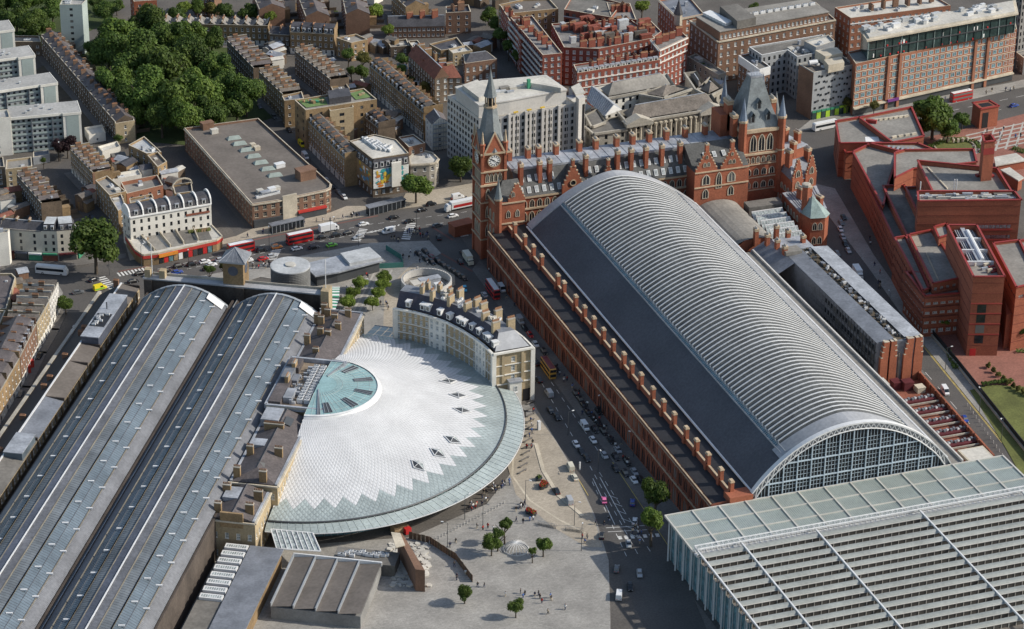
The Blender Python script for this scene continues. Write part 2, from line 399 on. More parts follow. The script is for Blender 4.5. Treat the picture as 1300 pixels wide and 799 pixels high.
dm('timber_dark', (.11, .07, .045), .9, .25, .4, 2, .2)
# ================================================================= ground, roads and pavements
def struct(name, mk, polys, z, h=0.):
 b = MB()
 for p in polys: b.prism(p, z, z+h) if h else b.sheet(p, z)
 return b.build(name, mk, kind='structure')
b = MB(); b.sheet([(-2500, -1500), (2500, -1500), (2500, 5000), (-2500, 5000)], -.02); b.build('ground', 'asphalt_old', kind='structure')
def G(*p): return [S(x, y) for x, y in p]
struct('euston_road', 'asphalt', [[S(-80, 352), S(60, 347), S(165, 331), S(270, 313), S(420, 284), S(500, 268), S(560, 261), (0, 268), (120, 290), (240, 309), (420, 330), (420, 292), (240, 268), (130, 250), (0, 243), S(610, 300), S(540, 303), S(470, 306), S(390, 320), S(320, 335), S(250, 352), S(175, 368), S(130, 378), S(-80, 385)]], .0)
struct('pancras_road', 'asphalt', [[(-36, 262), (-13, 246), (-19, 150), (-21, 60), (-24, 0), (-34, -60), (-60, -160), (-76, -160), (-50, -40), (-45, 0), (-38, 40), (-34, 95), (-29, 125), (-30, 150), (-36, 200), (-52, 230)]], .004)
struct('midland_road', 'asphalt', [[(128, 252), (137, 252), (127, 170), (118, 110), (110, 30), (102, -60), (95, -160), (84, -160), (93, -60), (103, 22), (107.5, 80), (113, 140), (120, 190)]], .0)
struct('york_way', 'asphalt', [[S(60, 352), S(140, 372), S(104, 414), S(72, 459), S(0, 563), S(-60, 660), S(-60, 560), S(20, 490), S(70, 410), S(82, 372)]], .002)
PV = [
 ('paving_dark', [S(-80, 346), S(0, 344), S(60, 340), S(90, 339), S(160, 328), S(160, 322), S(96, 329), S(0, 332), S(-80, 332)]), ('paving_warm', [S(158, 306), S(165, 331), S(270, 313), S(333, 300), S(420, 283), S(497, 268), S(470, 262), S(440, 262), S(420, 270), S(320, 291), S(300, 300), S(283, 304), S(190, 325), S(175, 320)]),
 ('paving_warm', [S(505, 266), S(560, 259), S(604, 250), S(606, 232), S(560, 240), S(515, 246)]), ('paving', [S(330, 336), S(400, 322), S(470, 309), S(545, 306), S(560, 322), S(520, 345), S(512, 372), S(508, 430), S(470, 432), S(400, 392), S(412, 366), S(330, 352)]),
 ('paving_warm', [S(512, 346), S(524, 335), S(545, 332), S(577, 346), S(578, 362), S(560, 372), S(508, 392), S(506, 432), S(486, 432), S(488, 372)]), ('paving', [S(188, 362), S(330, 338), S(330, 352), S(300, 362)]),
 ('paving', [(-33.5, 108), (-26, 150), (-30, 195), (-36, 195), (-35, 150)]),
 ('paving', [(-33, 107), (-36, 60), (-40, 30), (-46, 2), (-58, -30), (-78, -80), (-110, -160), (-240, -160), (-200, 0), (-190, 55), K(133, 70), K(120, 108), K(95, 128), K(60, 135), K(30, 130), K(27, 126)]),
 ('paving_dark', [(-13.0, 222), (-18.5, 215), (-20, 150), (-21.6, 60), (-24.6, -1), (-12.6, -1)]), ('paving_dark', [(-29.1, -28), (-35, -60), (-50, -110), (-29.1, -110)]),
 ('paving', [(118, 198), (127.5, 250), (120, 252), (104, 176), (104.6, 80), (104.0, 20), (93.5, -60), (91.6, -60), (91.6, 18), (104, 80)]) if False else ('paving_dark', [(127.6, 250), (119.8, 190), (112.8, 140), (107.6, 82), (104.7, 84), (104.8, 150), (112, 186), (120, 220), (123, 250)]),
 ('paving', [(137.3, 252), (127.3, 170), (118.3, 110), (110.3, 30), (102.4, -60), (106, -60), (114.5, 28), (122, 86), (124, 112), (134, 178), (147, 240)]),
 ('library_paving', [(124.2, 112), (122.3, 87), (121, 70), (150, 58), (190, 70), (190, 110), (130, 112)]), ('library_paving', [S(1170, 176), S(1235, 162), S(1300, 145), S(1340, 150), S(1340, 230), S(1250, 230), S(1200, 200)]),
 ('paving', [S(1010, 168), S(1080, 155), S(1180, 139), S(1290, 113), S(1350, 100), S(1350, 90), S(1280, 106), S(1082, 141), S(1030, 152)]), ('paving_dark', [S(744, 200), S(920, 172), S(920, 178), S(744, 206)]),
 ('paving', [S(74, 362), S(48, 418), S(26, 462), S(0, 508), S(0, 524), S(30, 478), S(60, 420), S(80, 372)])]
for k, (mk, p) in enumerate(PV): struct('pavement', mk, [p], -.01, .13+.004*(k % 5))
struct('taxi_loop', 'paving_warm', [[(-33.4, 100), (-36.4, 60), (-40, 32), (-45, 10), (-50, 12), (-56, 28), (-60, 50), (-56, 70), (-47, 88), (-40, 98)]], .145)
b = MB()
for a, c in zip(((-41, 94), (-50, 80), (-57, 62), (-57, 45), (-52, 30)), ((-50, 80), (-57, 62), (-57, 45), (-52, 30), (-47, 20))): b.obox(a, c, .7, .15, .17)
for a, c in zip(((-42, 80), (-46, 62), (-47, 45)), ((-46, 62), (-47, 45), (-44, 30))): b.obox(a, c, 1.3, .15, .3)
b.build('kerb_line', 'stone', kind='structure')
struct('side_street', 'asphalt', [G((70, 215), (130, 305), (160, 318), (120, 250), (85, 200)), G((232, 190), (312, 290), (300, 300), (226, 200)), G((360, 160), (450, 262), (430, 268), (330, 160)), G((470, 110), (560, 205), (540, 215), (480, 150))], .002)
struct('garden_soil', 'soil', [G((60, 80), (140, 178), (112, 184), (45, 90))], .0, .05)
struct('park_lawn', 'grass_dark', [G((92, 60), (200, 40), (330, 60), (345, 150), (240, 185), (160, 178))], .0, .1)
struct('wood_floor', 'grass_dark', [G((-40, 50), (70, 60), (135, 30), (160, -40), (-60, -40))], .0, .06)
struct('lawn', 'grass', [[S(1231, 496), S(1256, 489), S(1345, 494), S(1360, 680), S(1306, 622), S(1276, 568)]], .0, .16)
struct('garden_path', 'concrete', [[(113, 9), (150, 14), (150, 11.5), (112.6, 6.4)]], .162)
struct('hedge_lawn', 'grass', [G((1175, 188), (1195, 178), (1225, 174), (1243, 186), (1236, 192), (1180, 192))], .12, .1)
# markings
mk = MB()
def dash(a, c, n, on=.5, w=.18, z=.016):
 a, c = V2(a), V2(c)
 for k in range(n): p = a+(c-a)*(k/n); q = a+(c-a)*((k+on)/n); mk.obox(p, q, w, z, z+.008)
for a, c, n in (((-27, 190), (-25, 120), 12), ((-25, 120), (-30, 60), 10), ((-30, 60), (-36, 0), 10), ((-21.5, 120), (-24, 60), 10), ((-33, 50), (-40, 0), 9), ((-28.5, 55), (-31.5, 0), 9)): dash(a, c, n)
for a, c, n in ((S(190, 352), S(330, 322), 12), (S(330, 322), S(480, 292), 12), (S(200, 342), S(330, 313), 12), (S(330, 312), S(480, 283), 12), (S(480, 284), S(600, 268), 8), (S(480, 294), S(600, 278), 8), ((180, 284), (300, 300), 14), ((180, 292), (300, 309), 14), ((120, 240), (105, 40), 18)): dash(a, c, n)
for k in range(9): p = lerp(S(465, 296), S(512, 284), k/9); mk.obox(p, lerp(p, S(500, 292), .25), .5, .016, .024)
for k in range(7): p = (-38+2.0*k, 14-.4*k); mk.obox(p, (p[0]+1.2, p[1]-.2), 2.0, .016, .024)
for k in range(6): mk.obox((-31-.5*k, 40-5*k), (-29-.5*k, 37-5*k), .25, .016, .024)
for a, c in (((-32, 52), (-36, 22)), ((-29.5, 52), (-32.5, 22)), ((-39.5, 21), (-24.5, 17.8)), ((-39.8, 18.5), (-25, 15.2))): mk.obox(a, c, .25, .017, .025)
for a, c in ((S(150, 349), S(190, 341)), (S(345, 330), S(352, 316)), (S(452, 306), S(462, 290)), (S(515, 304), S(523, 282)), (S(590, 300), S(574, 284)), (S(128, 352), S(150, 372))):
 for k in range(9): p, q = V2(lerp(a, c, k/9)), V2(lerp(a, c, (k+.5)/9)); n_ = Vector((-(q-p).y, (q-p).x)).normalized()*1.7; mk.obox((p+q)/2-n_, (p+q)/2+n_, (q-p).length, .018, .026)
mk.build('road_marking', 'road_paint', kind='structure')
yk = MB()
for a, c in (((118.0, 110), (109.9, 30)), ((109.9, 30), (102, -60)), ((117.6, 110), (109.5, 30)), ((-33.9, 95), (-37.5, 42)), ((-21.8, 60), (-24.8, 0))): yk.obox(a, c, .22, .016, .024)
yk.build('road_marking', 'yellow_paint', kind='structure')
rk = MB()
for a, c in ((S(200, 345), S(330, 318)), (S(300, 309), S(480, 274)), (S(560, 322), S(600, 345)), (S(548, 288), S(575, 305)), (S(150, 345), S(190, 338))): rk.obox(a, c, 1.0, .012, .018)
rk.build('bus_lane', 'red_route', kind='structure')
for k in range(5): struct('paving_band', 'stucco_dull', [G((438+k*8, 398-k*.5), (441+k*8, 398-k*.5), (471+k*7, 345-k*.5), (468.5+k*7, 345-k*.5))], .15)
for k in range(6): struct('paving_band', 'stucco_dull', [G((1236+k*13, 196-k*2), (1239+k*13, 196-k*2), (1252+k*12, 165-k*2.4), (1250+k*12, 165-k*2.4))], .15); struct('paving_band', 'stucco_dull', [G((1226, 172+k*5), (1300, 156+k*5), (1300, 157.5+k*5), (1226, 173.5+k*5))], .154)
wl = thing('railing_wall', 'black railing on a low wall between the pavement and the lawn', 'railing', (118, 40, 0))
b = MB(); b.obox((123.6, 112), (121.3, 86), .5, 0, 1.1); b.obox((121.3, 86), (114.6, 28), .5, 0, 1.1); b.obox((114.6, 28), (105.5, -60), .5, 0, 1.1); b.build('wall', 'stone_grey', wl)
b = MB(); b.obox((124.1, 112), (121.8, 86), .25, 0, 2.6); b.obox((121.8, 86), (115.1, 28), .25, 0, 2.6); b.obox((115.1, 28), (106, -60), .25, 0, 2.6); b.build('railing', 'black', wl)
# ================================================================= St Pancras
def zroof(x): return 35.2-.0495*abs(x-36.5)**1.66
def arch_win(name, fr, gl, w=1.22):
 "pointed-arch window: glass with a thick stone surround proud of the wall, unit size"
 b = MB(); pts = [(-.5, 0), (.5, 0), (.5, .58), (.42, .74), (.25, .9), (0, 1), (-.25, .9), (-.42, .74), (-.5, .58)]
 b.face([(x, -.04, z) for x, z in pts], 1)
 o = [(x*(w+.12), z*1.09-.03) for x, z in pts]; n = len(pts)
 for k in range(n):
  a, c, d, e = pts[k], pts[(k+1) % n], o[(k+1) % n], o[k]
  b.face([(e[0], -.22, e[1]), (d[0], -.22, d[1]), (c[0], -.22, c[1]), (a[0], -.22, a[1])], 0)
  b.face([(a[0], -.22, a[1]), (c[0], -.22, c[1]), (c[0], -.03, c[1]), (a[0], -.03, a[1])], 0)
  b.face([(d[0], -.22, d[1]), (e[0], -.22, e[1]), (e[0], 0, e[1]), (d[0], 0, d[1])], 0)
 b.box(-.04, -.2, 0, .04, -.05, .93, 0, 'kbt')
 return b.mesh(name, [fr, gl])
WIN['arch'] = arch_win('window_arch', 'stone', 'glass_dark'); WIN['arch_thin'] = arch_win('window_arch_thin', 'red_brick', 'glass_dark', 1.05); WIN['arch_brick'] = arch_win('window_arch_brick', 'red_brick', 'glass_dark', 1.16)
def row_on(parent, A, B, n, z, w, h, style, end=1.5, name='window', off=0.):
 A, B = V2(A), V2(B); L = (B-A).length; t = (B-A)/L; yaw = math.atan2(t.y, t.x); o = Vector((t.y, -t.x))*off
 for k in range(n):
  g = A+t*(end+(L-2*end)*((k+.5)/n))+o; put(name, WIN[style], parent, (g.x, g.y, z), yaw, (w, 1, h))
L0 = 210.
shed = thing('train_shed', 'huge arched train shed with white ribbed rooflights and dark slate sides', 'train shed', (36.5, 105, 0))
def strip_arc(mb, xs, y0, y1, m=0, dz=0., dz1=None):
 dz1 = dz if dz1 is None else dz1
 for a, b in zip(xs, xs[1:]):
  mb.face([(a, y0, zroof(a)+dz), (b, y0, zroof(b)+dz), (b, y1, zroof(b)+dz1), (a, y1, zroof(a)+dz1)], m)
def fr(a, b, n): return [a+(b-a)*k/n for k in range(n+1)]
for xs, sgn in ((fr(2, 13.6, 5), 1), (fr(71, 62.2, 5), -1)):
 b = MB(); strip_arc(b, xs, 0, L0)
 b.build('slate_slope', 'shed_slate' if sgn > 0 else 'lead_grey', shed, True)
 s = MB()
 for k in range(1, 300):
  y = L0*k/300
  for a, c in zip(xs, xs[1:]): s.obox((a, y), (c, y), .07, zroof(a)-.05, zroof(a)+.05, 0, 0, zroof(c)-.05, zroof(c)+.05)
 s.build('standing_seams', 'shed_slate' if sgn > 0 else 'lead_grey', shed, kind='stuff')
 g = MB(); x = xs[0]; g.box(min(x-.6*sgn, x), 0, zroof(x)-.3, max(x-.6*sgn, x), L0, zroof(x)+.2); g.build('gutter', 'metal_white', shed)
 w = MB(); a, c = xs[-1], xs[-1]+1.5*sgn; strip_arc(w, [a, c], 1, L0-3, 0, .02)
 for y in range(2, 207, 1): w.obox((a, y), (c, y+.0), .22, zroof(a)+.05, zroof(a)+.2, 1, 0, zroof(c)+.05, zroof(c)+.2)
 for xx in (a+.15*sgn, c-.15*sgn): w.box(xx-.09, 1, zroof(xx), xx+.09, L0-3, zroof(xx)+.5, 1)
 w.build('walkway', ['glass_blue', 'metal_grey'], shed)
N_R = 78; y0r, y1r = 9.5, L0-4; PR = (y1r-y0r)/N_R; xr = fr(15.2, 60.6, 16)
b = MB()      # one ridge-and-furrow rooflight
for a, c in zip(xr, xr[1:]):
 za, zc = zroof(a), zroof(c)
 b.face([(a, 0, za+.02), (c, 0, zc+.02), (c, PR*.45, zc+.62), (a, PR*.45, za+.62)], 1)
 b.face([(a, PR*.67, za+.62), (c, PR*.67, zc+.62), (c, PR, zc+.02), (a, PR, za+.02)], 1)
 b.face([(a, PR*.45, za+.62), (c, PR*.45, zc+.62), (c, PR*.45, zc+.78), (a, PR*.45, za+.78)], 0)
 b.face([(a, PR*.45, za+.78), (c, PR*.45, zc+.78), (c, PR*.67, zc+.78), (a, PR*.67, za+.78)], 0)
 b.face([(a, PR*.67, za+.78), (c, PR*.67, zc+.78), (c, PR*.67, zc+.62), (a, PR*.67, za+.62)], 0)
for x in (xr[0], xr[-1]):
 z = zroof(x); b.face([(x, 0, z), (x, PR*.4, z+.74), (x, PR*.7, z+.74), (x, PR, z)], 0)
o, r = frame(shed); b.v = [(x-o.x, y-o.y, z) for x, y, z in b.v]; rl = b.mesh('rooflight', ['rib_white', 'rooflight_glass'])
for k in range(N_R): put('rooflight', rl, shed, (36.5, 105+y0r+PR*k, 0))
b = MB(); strip_arc(b, fr(15.1, 60.7, 16), 8, L0-3, 0, -.05); b.build('roof_deck', 'metal_dark', shed)
b = MB(); strip_arc(b, fr(12.5, 60.5, 24), .2, y0r, 0, .35); b.build('end_plate', 'lead_grey', shed, True)
b = MB(); strip_arc(b, fr(2, 71, 30), L0-4, L0+1, 0, .5); strip_arc(b, fr(2, 71, 30), L0-4, L0-3.99, 0, -.3, .5); b.build('end_plate', 'lead_grey', shed, True)
b = MB()
# north gable
def zg(x): return 15.0+22.0*(max(0., 1-(abs(x-36.3)/36.5)**2.05))**.86
g = MB(); xa = fr(-.15, 72.75, 40)
for a, c in zip(xa, xa[1:]):
 g.face([(a, -1.2, zg(a)), (c, -1.2, zg(c)), (c, .6, zg(c)), (a, .6, zg(a))], 0)
 g.face([(a, -1.2, zg(a)-.55), (c, -1.2, zg(c)-.55), (c, -1.2, zg(c)), (a, -1.2, zg(a))], 0)
 g.face([(a, -1.2, zg(a)-.55), (c, -1.2, zg(c)-.55), (c, -.3, zg(c)-.55), (a, -.3, zg(a)-.55)][::-1], 0)
 g.face([(a, .6, zg(a)-1.4), (a, .6, zg(a)), (c, .6, zg(c)), (c, .6, zg(c)-1.4)], 0)
g.build('arch_rib', 'metal_white', shed)
def zi(x): return 15.0+19.6*(max(0., 1-(abs(x-36.3)/34.0)**2.05))**.86
xi = fr(2.4, 70.2, 36)
b = MB()
for a, c in zip(xi, xi[1:]): b.tube((a, -1., zi(a)), (c, -1., zi(c)), .25, 5)
b.build('arch_rib', 'metal_white', shed)
b = MB()
for a, c in zip(xi, xi[1:]):
 m_ = (a+c)/2; b.tube((a, -1., zi(a)), (m_, -1., zg(m_)-.5), .14, 4); b.tube((m_, -1., zg(m_)-.5), (c, -1., zi(c)), .14, 4)
b.build('lattice', 'metal_white', shed)
b = MB()
for a, c in zip(xa, xa[1:]):
 if zg(a) > 15.1 or zg(c) > 15.1: b.face([(a, -.28, max(15, zi(a)-.0)), (c, -.28, max(15, zi(c))), (c, -.28, zg(c)-.5), (a, -.28, zg(a)-.5)])
b.build('spandrel', 'lead_grey', shed)
NB = 14; bw = 67.8/NB; zl = [15.0, 19.6, 26.2, 36]
for k in range(NB):
 for j in range(3):
  x0, x1 = 2.4+bw*k+.14, 2.4+bw*(k+1)-.14; p = []
  for x in fr(x0, x1, 4): p.append((x, min(zl[j+1]-.14, zi(x)-.1)))
  if max(z for x, z in p) < zl[j]+.6: continue
  b = MB(); lo = zl[j]+.14
  for (xa_, za_), (xb_, zb_) in zip(p, p[1:]):
   if za_ > lo or zb_ > lo: b.face([(xa_, -.45, lo), (xb_, -.45, lo), (xb_, -.45, max(lo, zb_)), (xa_, -.45, max(lo, za_))], 0)
  for i in (1, 2, 3):
   x, z = p[i]
   if z > lo: b.box(x-.05, -.62, lo, x+.05, -.46, z, 1, 'kbt')
  for zz in (lo+1.5, lo+3.0, lo+4.5):
   if zz < min(p[0][1], p[-1][1]): b.box(x0, -.6, zz-.04, x1, -.46, zz+.04, 1, 'k')
  b.build('pane', ['gable_glass', 'metal_blue'], shed)
for k in range(NB+1):
 x = 2.4+bw*k; z = zi(x)
 if z > 15.5: b = MB(); b.box(x-.17, -.9, 15, x+.17, -.4, z); b.build('mullion', 'metal_blue', shed)
for j, z in enumerate(zl[:3]):
 xs = [x for x in fr(2.4, 70.2, 200) if zi(x) > z+.2]
 if xs: b = MB(); b.box(xs[0], -1.0, z-.14, xs[-1], -.42, z+.16); b.build('transom', 'metal_blue', shed)
# --- east range along Pancras Road
er = thing('station_wing', 'long red brick station wing with arched windows and row of chimneys', 'building', (-9, 105, 0))
b = MB(); XE = -12.5; y0, y1 = -.5, 214.
b.face([(XE, y1, 0), (XE, y0, 0), (XE, y0, 16), (XE, y1, 16)])
b.face([(XE, y0, 0), (2, y0, 0), (2, y0, 16.6), (XE, y0, 16)])
b.face([(XE+.5, y0, 14.6), (XE+.5, y1, 14.6), (XE+.5, y1, 16), (XE+.5, y0, 16)])
NBAY = 48; bl = (y1-y0)/NBAY
for k in range(NBAY+1):
 y = y0+bl*k; b.box(XE-.22, y-.32, 0, XE-.003, y+.32, 14.6, 0, 'rb')
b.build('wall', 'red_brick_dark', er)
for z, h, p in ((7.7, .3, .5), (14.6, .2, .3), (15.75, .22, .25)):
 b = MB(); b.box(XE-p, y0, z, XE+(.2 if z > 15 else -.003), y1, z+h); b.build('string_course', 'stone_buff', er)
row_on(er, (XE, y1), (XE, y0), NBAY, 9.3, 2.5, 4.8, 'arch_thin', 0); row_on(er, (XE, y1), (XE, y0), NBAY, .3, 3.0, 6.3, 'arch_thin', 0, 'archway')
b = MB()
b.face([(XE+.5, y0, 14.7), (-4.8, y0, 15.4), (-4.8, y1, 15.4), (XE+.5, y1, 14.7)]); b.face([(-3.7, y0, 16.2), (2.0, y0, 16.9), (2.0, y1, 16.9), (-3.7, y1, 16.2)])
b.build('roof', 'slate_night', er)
b = MB(); b.box(-4.8, y0, 14, -3.7, y1, 16.9); b.build('wall', 'red_brick', er)
b = MB(); b.box(-4.6, y0, 16.9, -3.9, y1, 17.15); b.build('coping', 'stone_buff', er)
cm = MB(); cm.box(-.62, -.95, 0, .62, .95, 3.6, 0, 'b'); cm.box(-.75, -1.08, 3.6, .75, 1.08, 4.0, 1); cm.box(-.55, -.85, 4.0, .55, .85, 4.35, 1); cm.box(-1.25, -.7, -1.9, -.62, .7, .4, 0, 'b')
cm.face([(-1.25, -.7, .4), (-.62, -.7, 1.3), (-.62, .7, 1.3), (-1.25, .7, .4)], 0); cm = cm.mesh('chimney_stack', ['red_brick', 'stone_buff'])
for y in (207, 195.8, 186.4, 177.5, 160.3, 154, 142, 133.2, 124, 114.6, 105.1, 95.2, 87.8, 79.3, 68.7, 59.3, 50, 39.7, 31, 21.5, 11.2, 3): put('chimney', cm, er, (-4.25, y, 17.1))
b = MB(); b.box(-6.5, -1.6, 14.5, 1.5, 3.5, 17.5); b.build('end_pier', 'red_brick', er)
# --- low range beside the west slope
wr = thing('deck_range', 'narrow grey deck running beside the west slope of the train shed', 'roof', (76, 110, 0))
b = MB(); b.prism([(71.2, 0), (77.5, 0), (77.5, 168), (71.2, 168)], 0, 14.6); b.build('wall', 'concrete_dark', wr)
b = MB(); b.sheet([(71.4, 0), (77.3, 0), (77.3, 168), (71.4, 168)], 14.7); b.build('roof', 'roof_grey', wr)
for x in (71.3, 77.2): b = MB(); b.box(x-.3, 0, 14.72, x+.3, 168, 15.6); b.build('parapet', 'concrete', wr)
b = MB(); b.box(78.2, 60, 0, 85.4, 150, 3.5); b.build('wall', 'concrete_dark', wr)
b = MB()
for y in range(62, 150, 6): b.box(77.6, y, 3.51, 85.4, y+.5, 4.2)
b.build('roof_beams', 'metal_dark', wr, kind='stuff')
# --- extension roof north of the gable
ex = thing('platform_canopy', 'wide flat platform canopy of pale glass panels and long louvred rooflights', 'canopy', (30, -40, 0))
XA, XB, YA, YB = -28.8, 91.0, -1.6, -24.6; NC = 13; pw = (XB-XA)/NC; ph = (YA-YB)/3
pm = MB(); pm.box(.12, .12, 0, pw-.12, ph-.12, .12, 0, 'b')
for k in range(1, 13): x = .12+(pw-.24)*k/13; pm.box(x-.06, .12, .121, x+.06, ph-.12, .2, 1, 'b')
pm = pm.mesh('glass_panel', ['canopy_glass', 'canopy_line'])
for i in range(NC):
 for j in range(3): put('glass_panel', pm, ex, (XA+pw*i, YB+ph*j, 15.2))
for i in range(NC+1): b = MB(); b.box(XA+pw*i-.28, YB, 15.0, XA+pw*i+.28, YA, 15.75); b.build('roof_beam', 'canopy_steel', ex)
for j in range(4): b = MB(); b.box(XA, YB+ph*j-.2, 14.95, XB, YB+ph*j+.2, 15.65); b.build('roof_beam', 'canopy_steel', ex)
b = MB()
for z in (15.9, 17.9):
 for y in (-25.0, -27.2): b.tube((XA, y, z), (XB, y, z), .22, 5)
n = 66
for k in range(n):
 x0, x1 = XA+(XB-XA)*k/n, XA+(XB-XA)*(k+1)/n; xm = (x0+x1)/2
 for y in (-25.0, -27.2): b.tube((x0, y, 15.9), (xm, y, 17.9), .11, 4); b.tube((xm, y, 17.9), (x1, y, 15.9), .11, 4)
 b.tube((x0, -25, 17.9), (x0, -27.2, 17.9), .1, 4); b.tube((x0, -25, 17.9), (x1, -27.2, 17.9), .08, 4)
b.build('roof_truss', 'metal_white', ex)
b = MB(); b.box(XA, -27, 14.9, XB, -24.9, 15.4); b.build('gutter', 'metal_white', ex)
lo = MB(); LW = XB-XA                       # one long louvred rooflight
for (ya, za), (yb, zb) in zip([(0, .9), (.5, 1.35), (1.2, 1.5), (1.9, 1.3), (2.3, .8)], [(.5, 1.35), (1.2, 1.5), (1.9, 1.3), (2.3, .8), (2.35, .4)]): lo.face([(0, ya, za), (LW, ya, za), (LW, yb, zb), (0, yb, zb)], 0)
lo.face([(0, 0, .9), (0, .1, -.9), (LW, .1, -.9), (LW, 0, .9)], 2)
for k in range(49): x = LW*k/48; lo.box(x-.09, -.12, -.9, x+.09, .0, .9, 1, 'kb')
lo.box(0, -.25, .75, LW, -.05, .95, 1, 'k'); lo.face([(0, -2.4, -.9), (LW, -2.4, -.9), (LW, .1, -.9), (0, .1, -.9)], 3); lo = lo.mesh('louvre', ['canopy_glass_dull', 'canopy_steel', 'canopy_dark', 'canopy_deck'])
for k in range(14): put('louvre', lo, ex, (XA, -30.6-4.75*k, 15.8))
for x in (XA+.3, XA+15, 35-24.6+1, 47.5, 84, XB-.3):
 b = MB(); b.box(x-.24, -95, 16.9, x+.24, -24.8, 17.5)
 for k in range(15): b.tube((x, -28-4.75*k, 17), (x, -28-4.75*k, 15), .13, 4)
 b.build('roof_beam', 'metal_white', ex)
b = MB()
for y in range(-94, 0, 6): b.tube((XA+.6, y, 0), (XA+.6, y, 15), .3, 8)
b.build('columns', 'metal_white', ex, kind='stuff')
b = MB(); b.box(XA+1.6, -95, 0, XA+1.8, -3, 14.8); b.build('glass_wall', 'glass_blue', ex)
b = MB()
for y in range(-94, -3, 3): b.box(XA+1.4, y, 0, XA+1.58, y+.2, 14.8)
b.build('glazing_bars', 'metal_white', ex, kind='stuff')
b = MB(); b.box(XA+3, -95, .1, XB-2, -1.5, 6.5); b.build('platform_deck', 'concrete_dark', ex)
b = MB(); b.box(XB-.6, -95, 0, XB-.2, -1.4, 14.8); b.build('side_wall', 'concrete', ex)
# ---------------------------------------------------------------- hotel
def stepped_gable(mb, A, B, z0, z1, steps, thick=.8, m=0, mc=1, top=.9):
 "a crow-stepped gable wall standing on z0 between A and B"
 A, B = V2(A), V2(B); L = (B-A).length; t = (B-A)/L; n = Vector((-t.y, t.x))*thick
 for k in range(steps):
  f = .5*k/steps*top; a, c = A+t*L*f, B-t*L*f; za, zb = z0+(z1-z0)*k/steps, z0+(z1-z0)*(k+1)/steps
  mb.prism([tuple(a), tuple(c), tuple(c+n), tuple(a+n)], za, zb, m, mc)
  w = L*.5*top/steps
  for s in (a, c-t*w): mb.prism([tuple(s-n*.08), tuple(s+t*w-n*.08), tuple(s+t*w+n*1.08), tuple(s+n*1.08)], zb-.02, zb+.28, mc)
def spire(mb, c, r, z0, z1, n=8, m=0): mb.lathe(c, [(r, z0), (r*.62, z0+(z1-z0)*.36), (r*.25, z0+(z1-z0)*.74), (.05, z1)], n, m)
def stack(parent, x, y, z0, z1, w=1.5, d=2.4, yaw=0., mk='red_brick'):
 put('chimney', chimney_hotel, parent, (x, y, z0), yaw, (w, d, z1-z0))
b = MB(); b.box(-.5, -.5, 0, .5, .5, .84, 0, 'b'); b.box(-.58, -.58, .78, .58, .58, .84, 1); b.box(-.6, -.6, .86, .6, .6, .91, 1)
for i in range(4): b.lathe((0, -.36+.24*i), [(.16, .91), (.12, 1.0), (.08, 1.0), (.08, .93)], 6, 2)
chimney_hotel = b.mesh('chimney_hotel', ['red_brick', 'stone_buff', 'chimney_cap'])
ho = thing('gothic_hotel', 'red brick gothic hotel range with steep slate roof, skylights and tall chimneys', 'hotel', (45, 232, 0))
YH = 222.3
b = MB(); b.prism([(2, YH), (96, YH), (96, 244), (2, 244)], 0, 24.2)
b.build('wall', 'red_brick', ho)
for z in (23.4, 18.6): b = MB(); b.box(2, YH-.5, z, 96, YH-.003, z+.7); b.build('string_course', 'stone_buff', ho)
row_on(ho, (3, YH), (26, YH), 7, 19.4, 1.7, 3.2, 'arch', .5); row_on(ho, (3, YH), (26, YH), 7, 13.6, 1.9, 4.0, 'arch', .5)
row_on(ho, (52, YH), (78, YH), 8, 19.4, 1.7, 3.2, 'arch', .5); row_on(ho, (52, YH), (78, YH), 8, 13.6, 1.9, 4.0, 'arch', .5)
b = MB(); zt = 33.2; ya, yb = 228.2, 238.5
b.face([(2, YH-.3, 24.2), (96, YH-.3, 24.2), (96, ya, zt), (2, ya, zt)]); b.face([(96, 244.3, 24.2), (2, 244.3, 24.2), (2, yb, zt), (96, yb, zt)])
b.face([(2, YH-.3, 24.2), (2, ya, zt), (2, yb, zt), (2, 244.3, 24.2)]); b.face([(96, YH-.3, 24.2), (96, 244.3, 24.2), (96, yb, zt), (96, ya, zt)])
b.build('roof', 'hotel_slate', ho)
b = MB(); b.box(1.6, ya-.4, zt-.3, 96.4, yb+.4, zt+.6)
for k in range(24): b.box(3+k*3.9, ya-.45, zt+.6, 3.2+k*3.9, yb+.45, zt+.75)
b.build('lead_flat', 'lead', ho)
sk = MB(); sk.box(-.75, -.15, 0, .75, 0, 2.6, 0); sk.box(-.55, -.17, .25, .55, -.14, 2.35, 1); sk.box(-.04, -.2, .2, .04, -.15, 2.4, 0)
for k in range(4): sk.box(-.55, -.19, .5+.5*k, .55, -.15, .55+.5*k, 0)
sk = sk.mesh('skylight', ['metal_white', 'glass_pale'])
sl = math.atan2(zt-24.2, ya-YH)
for r_, z_ in enumerate((25.2, 29.0)):
 for k in range(30):
  x = 4.2+3.1*k+(r_*.9)
  if 20 < x < 30 or 36.5 < x < 43 or x > 76.5: continue
  y = YH+(z_-24.2)/(zt-24.2)*(ya-YH)-.25
  o = put('skylight', sk, ho, (x, y-.15, z_)); o.rotation_euler.x = -(math.pi/2-sl)
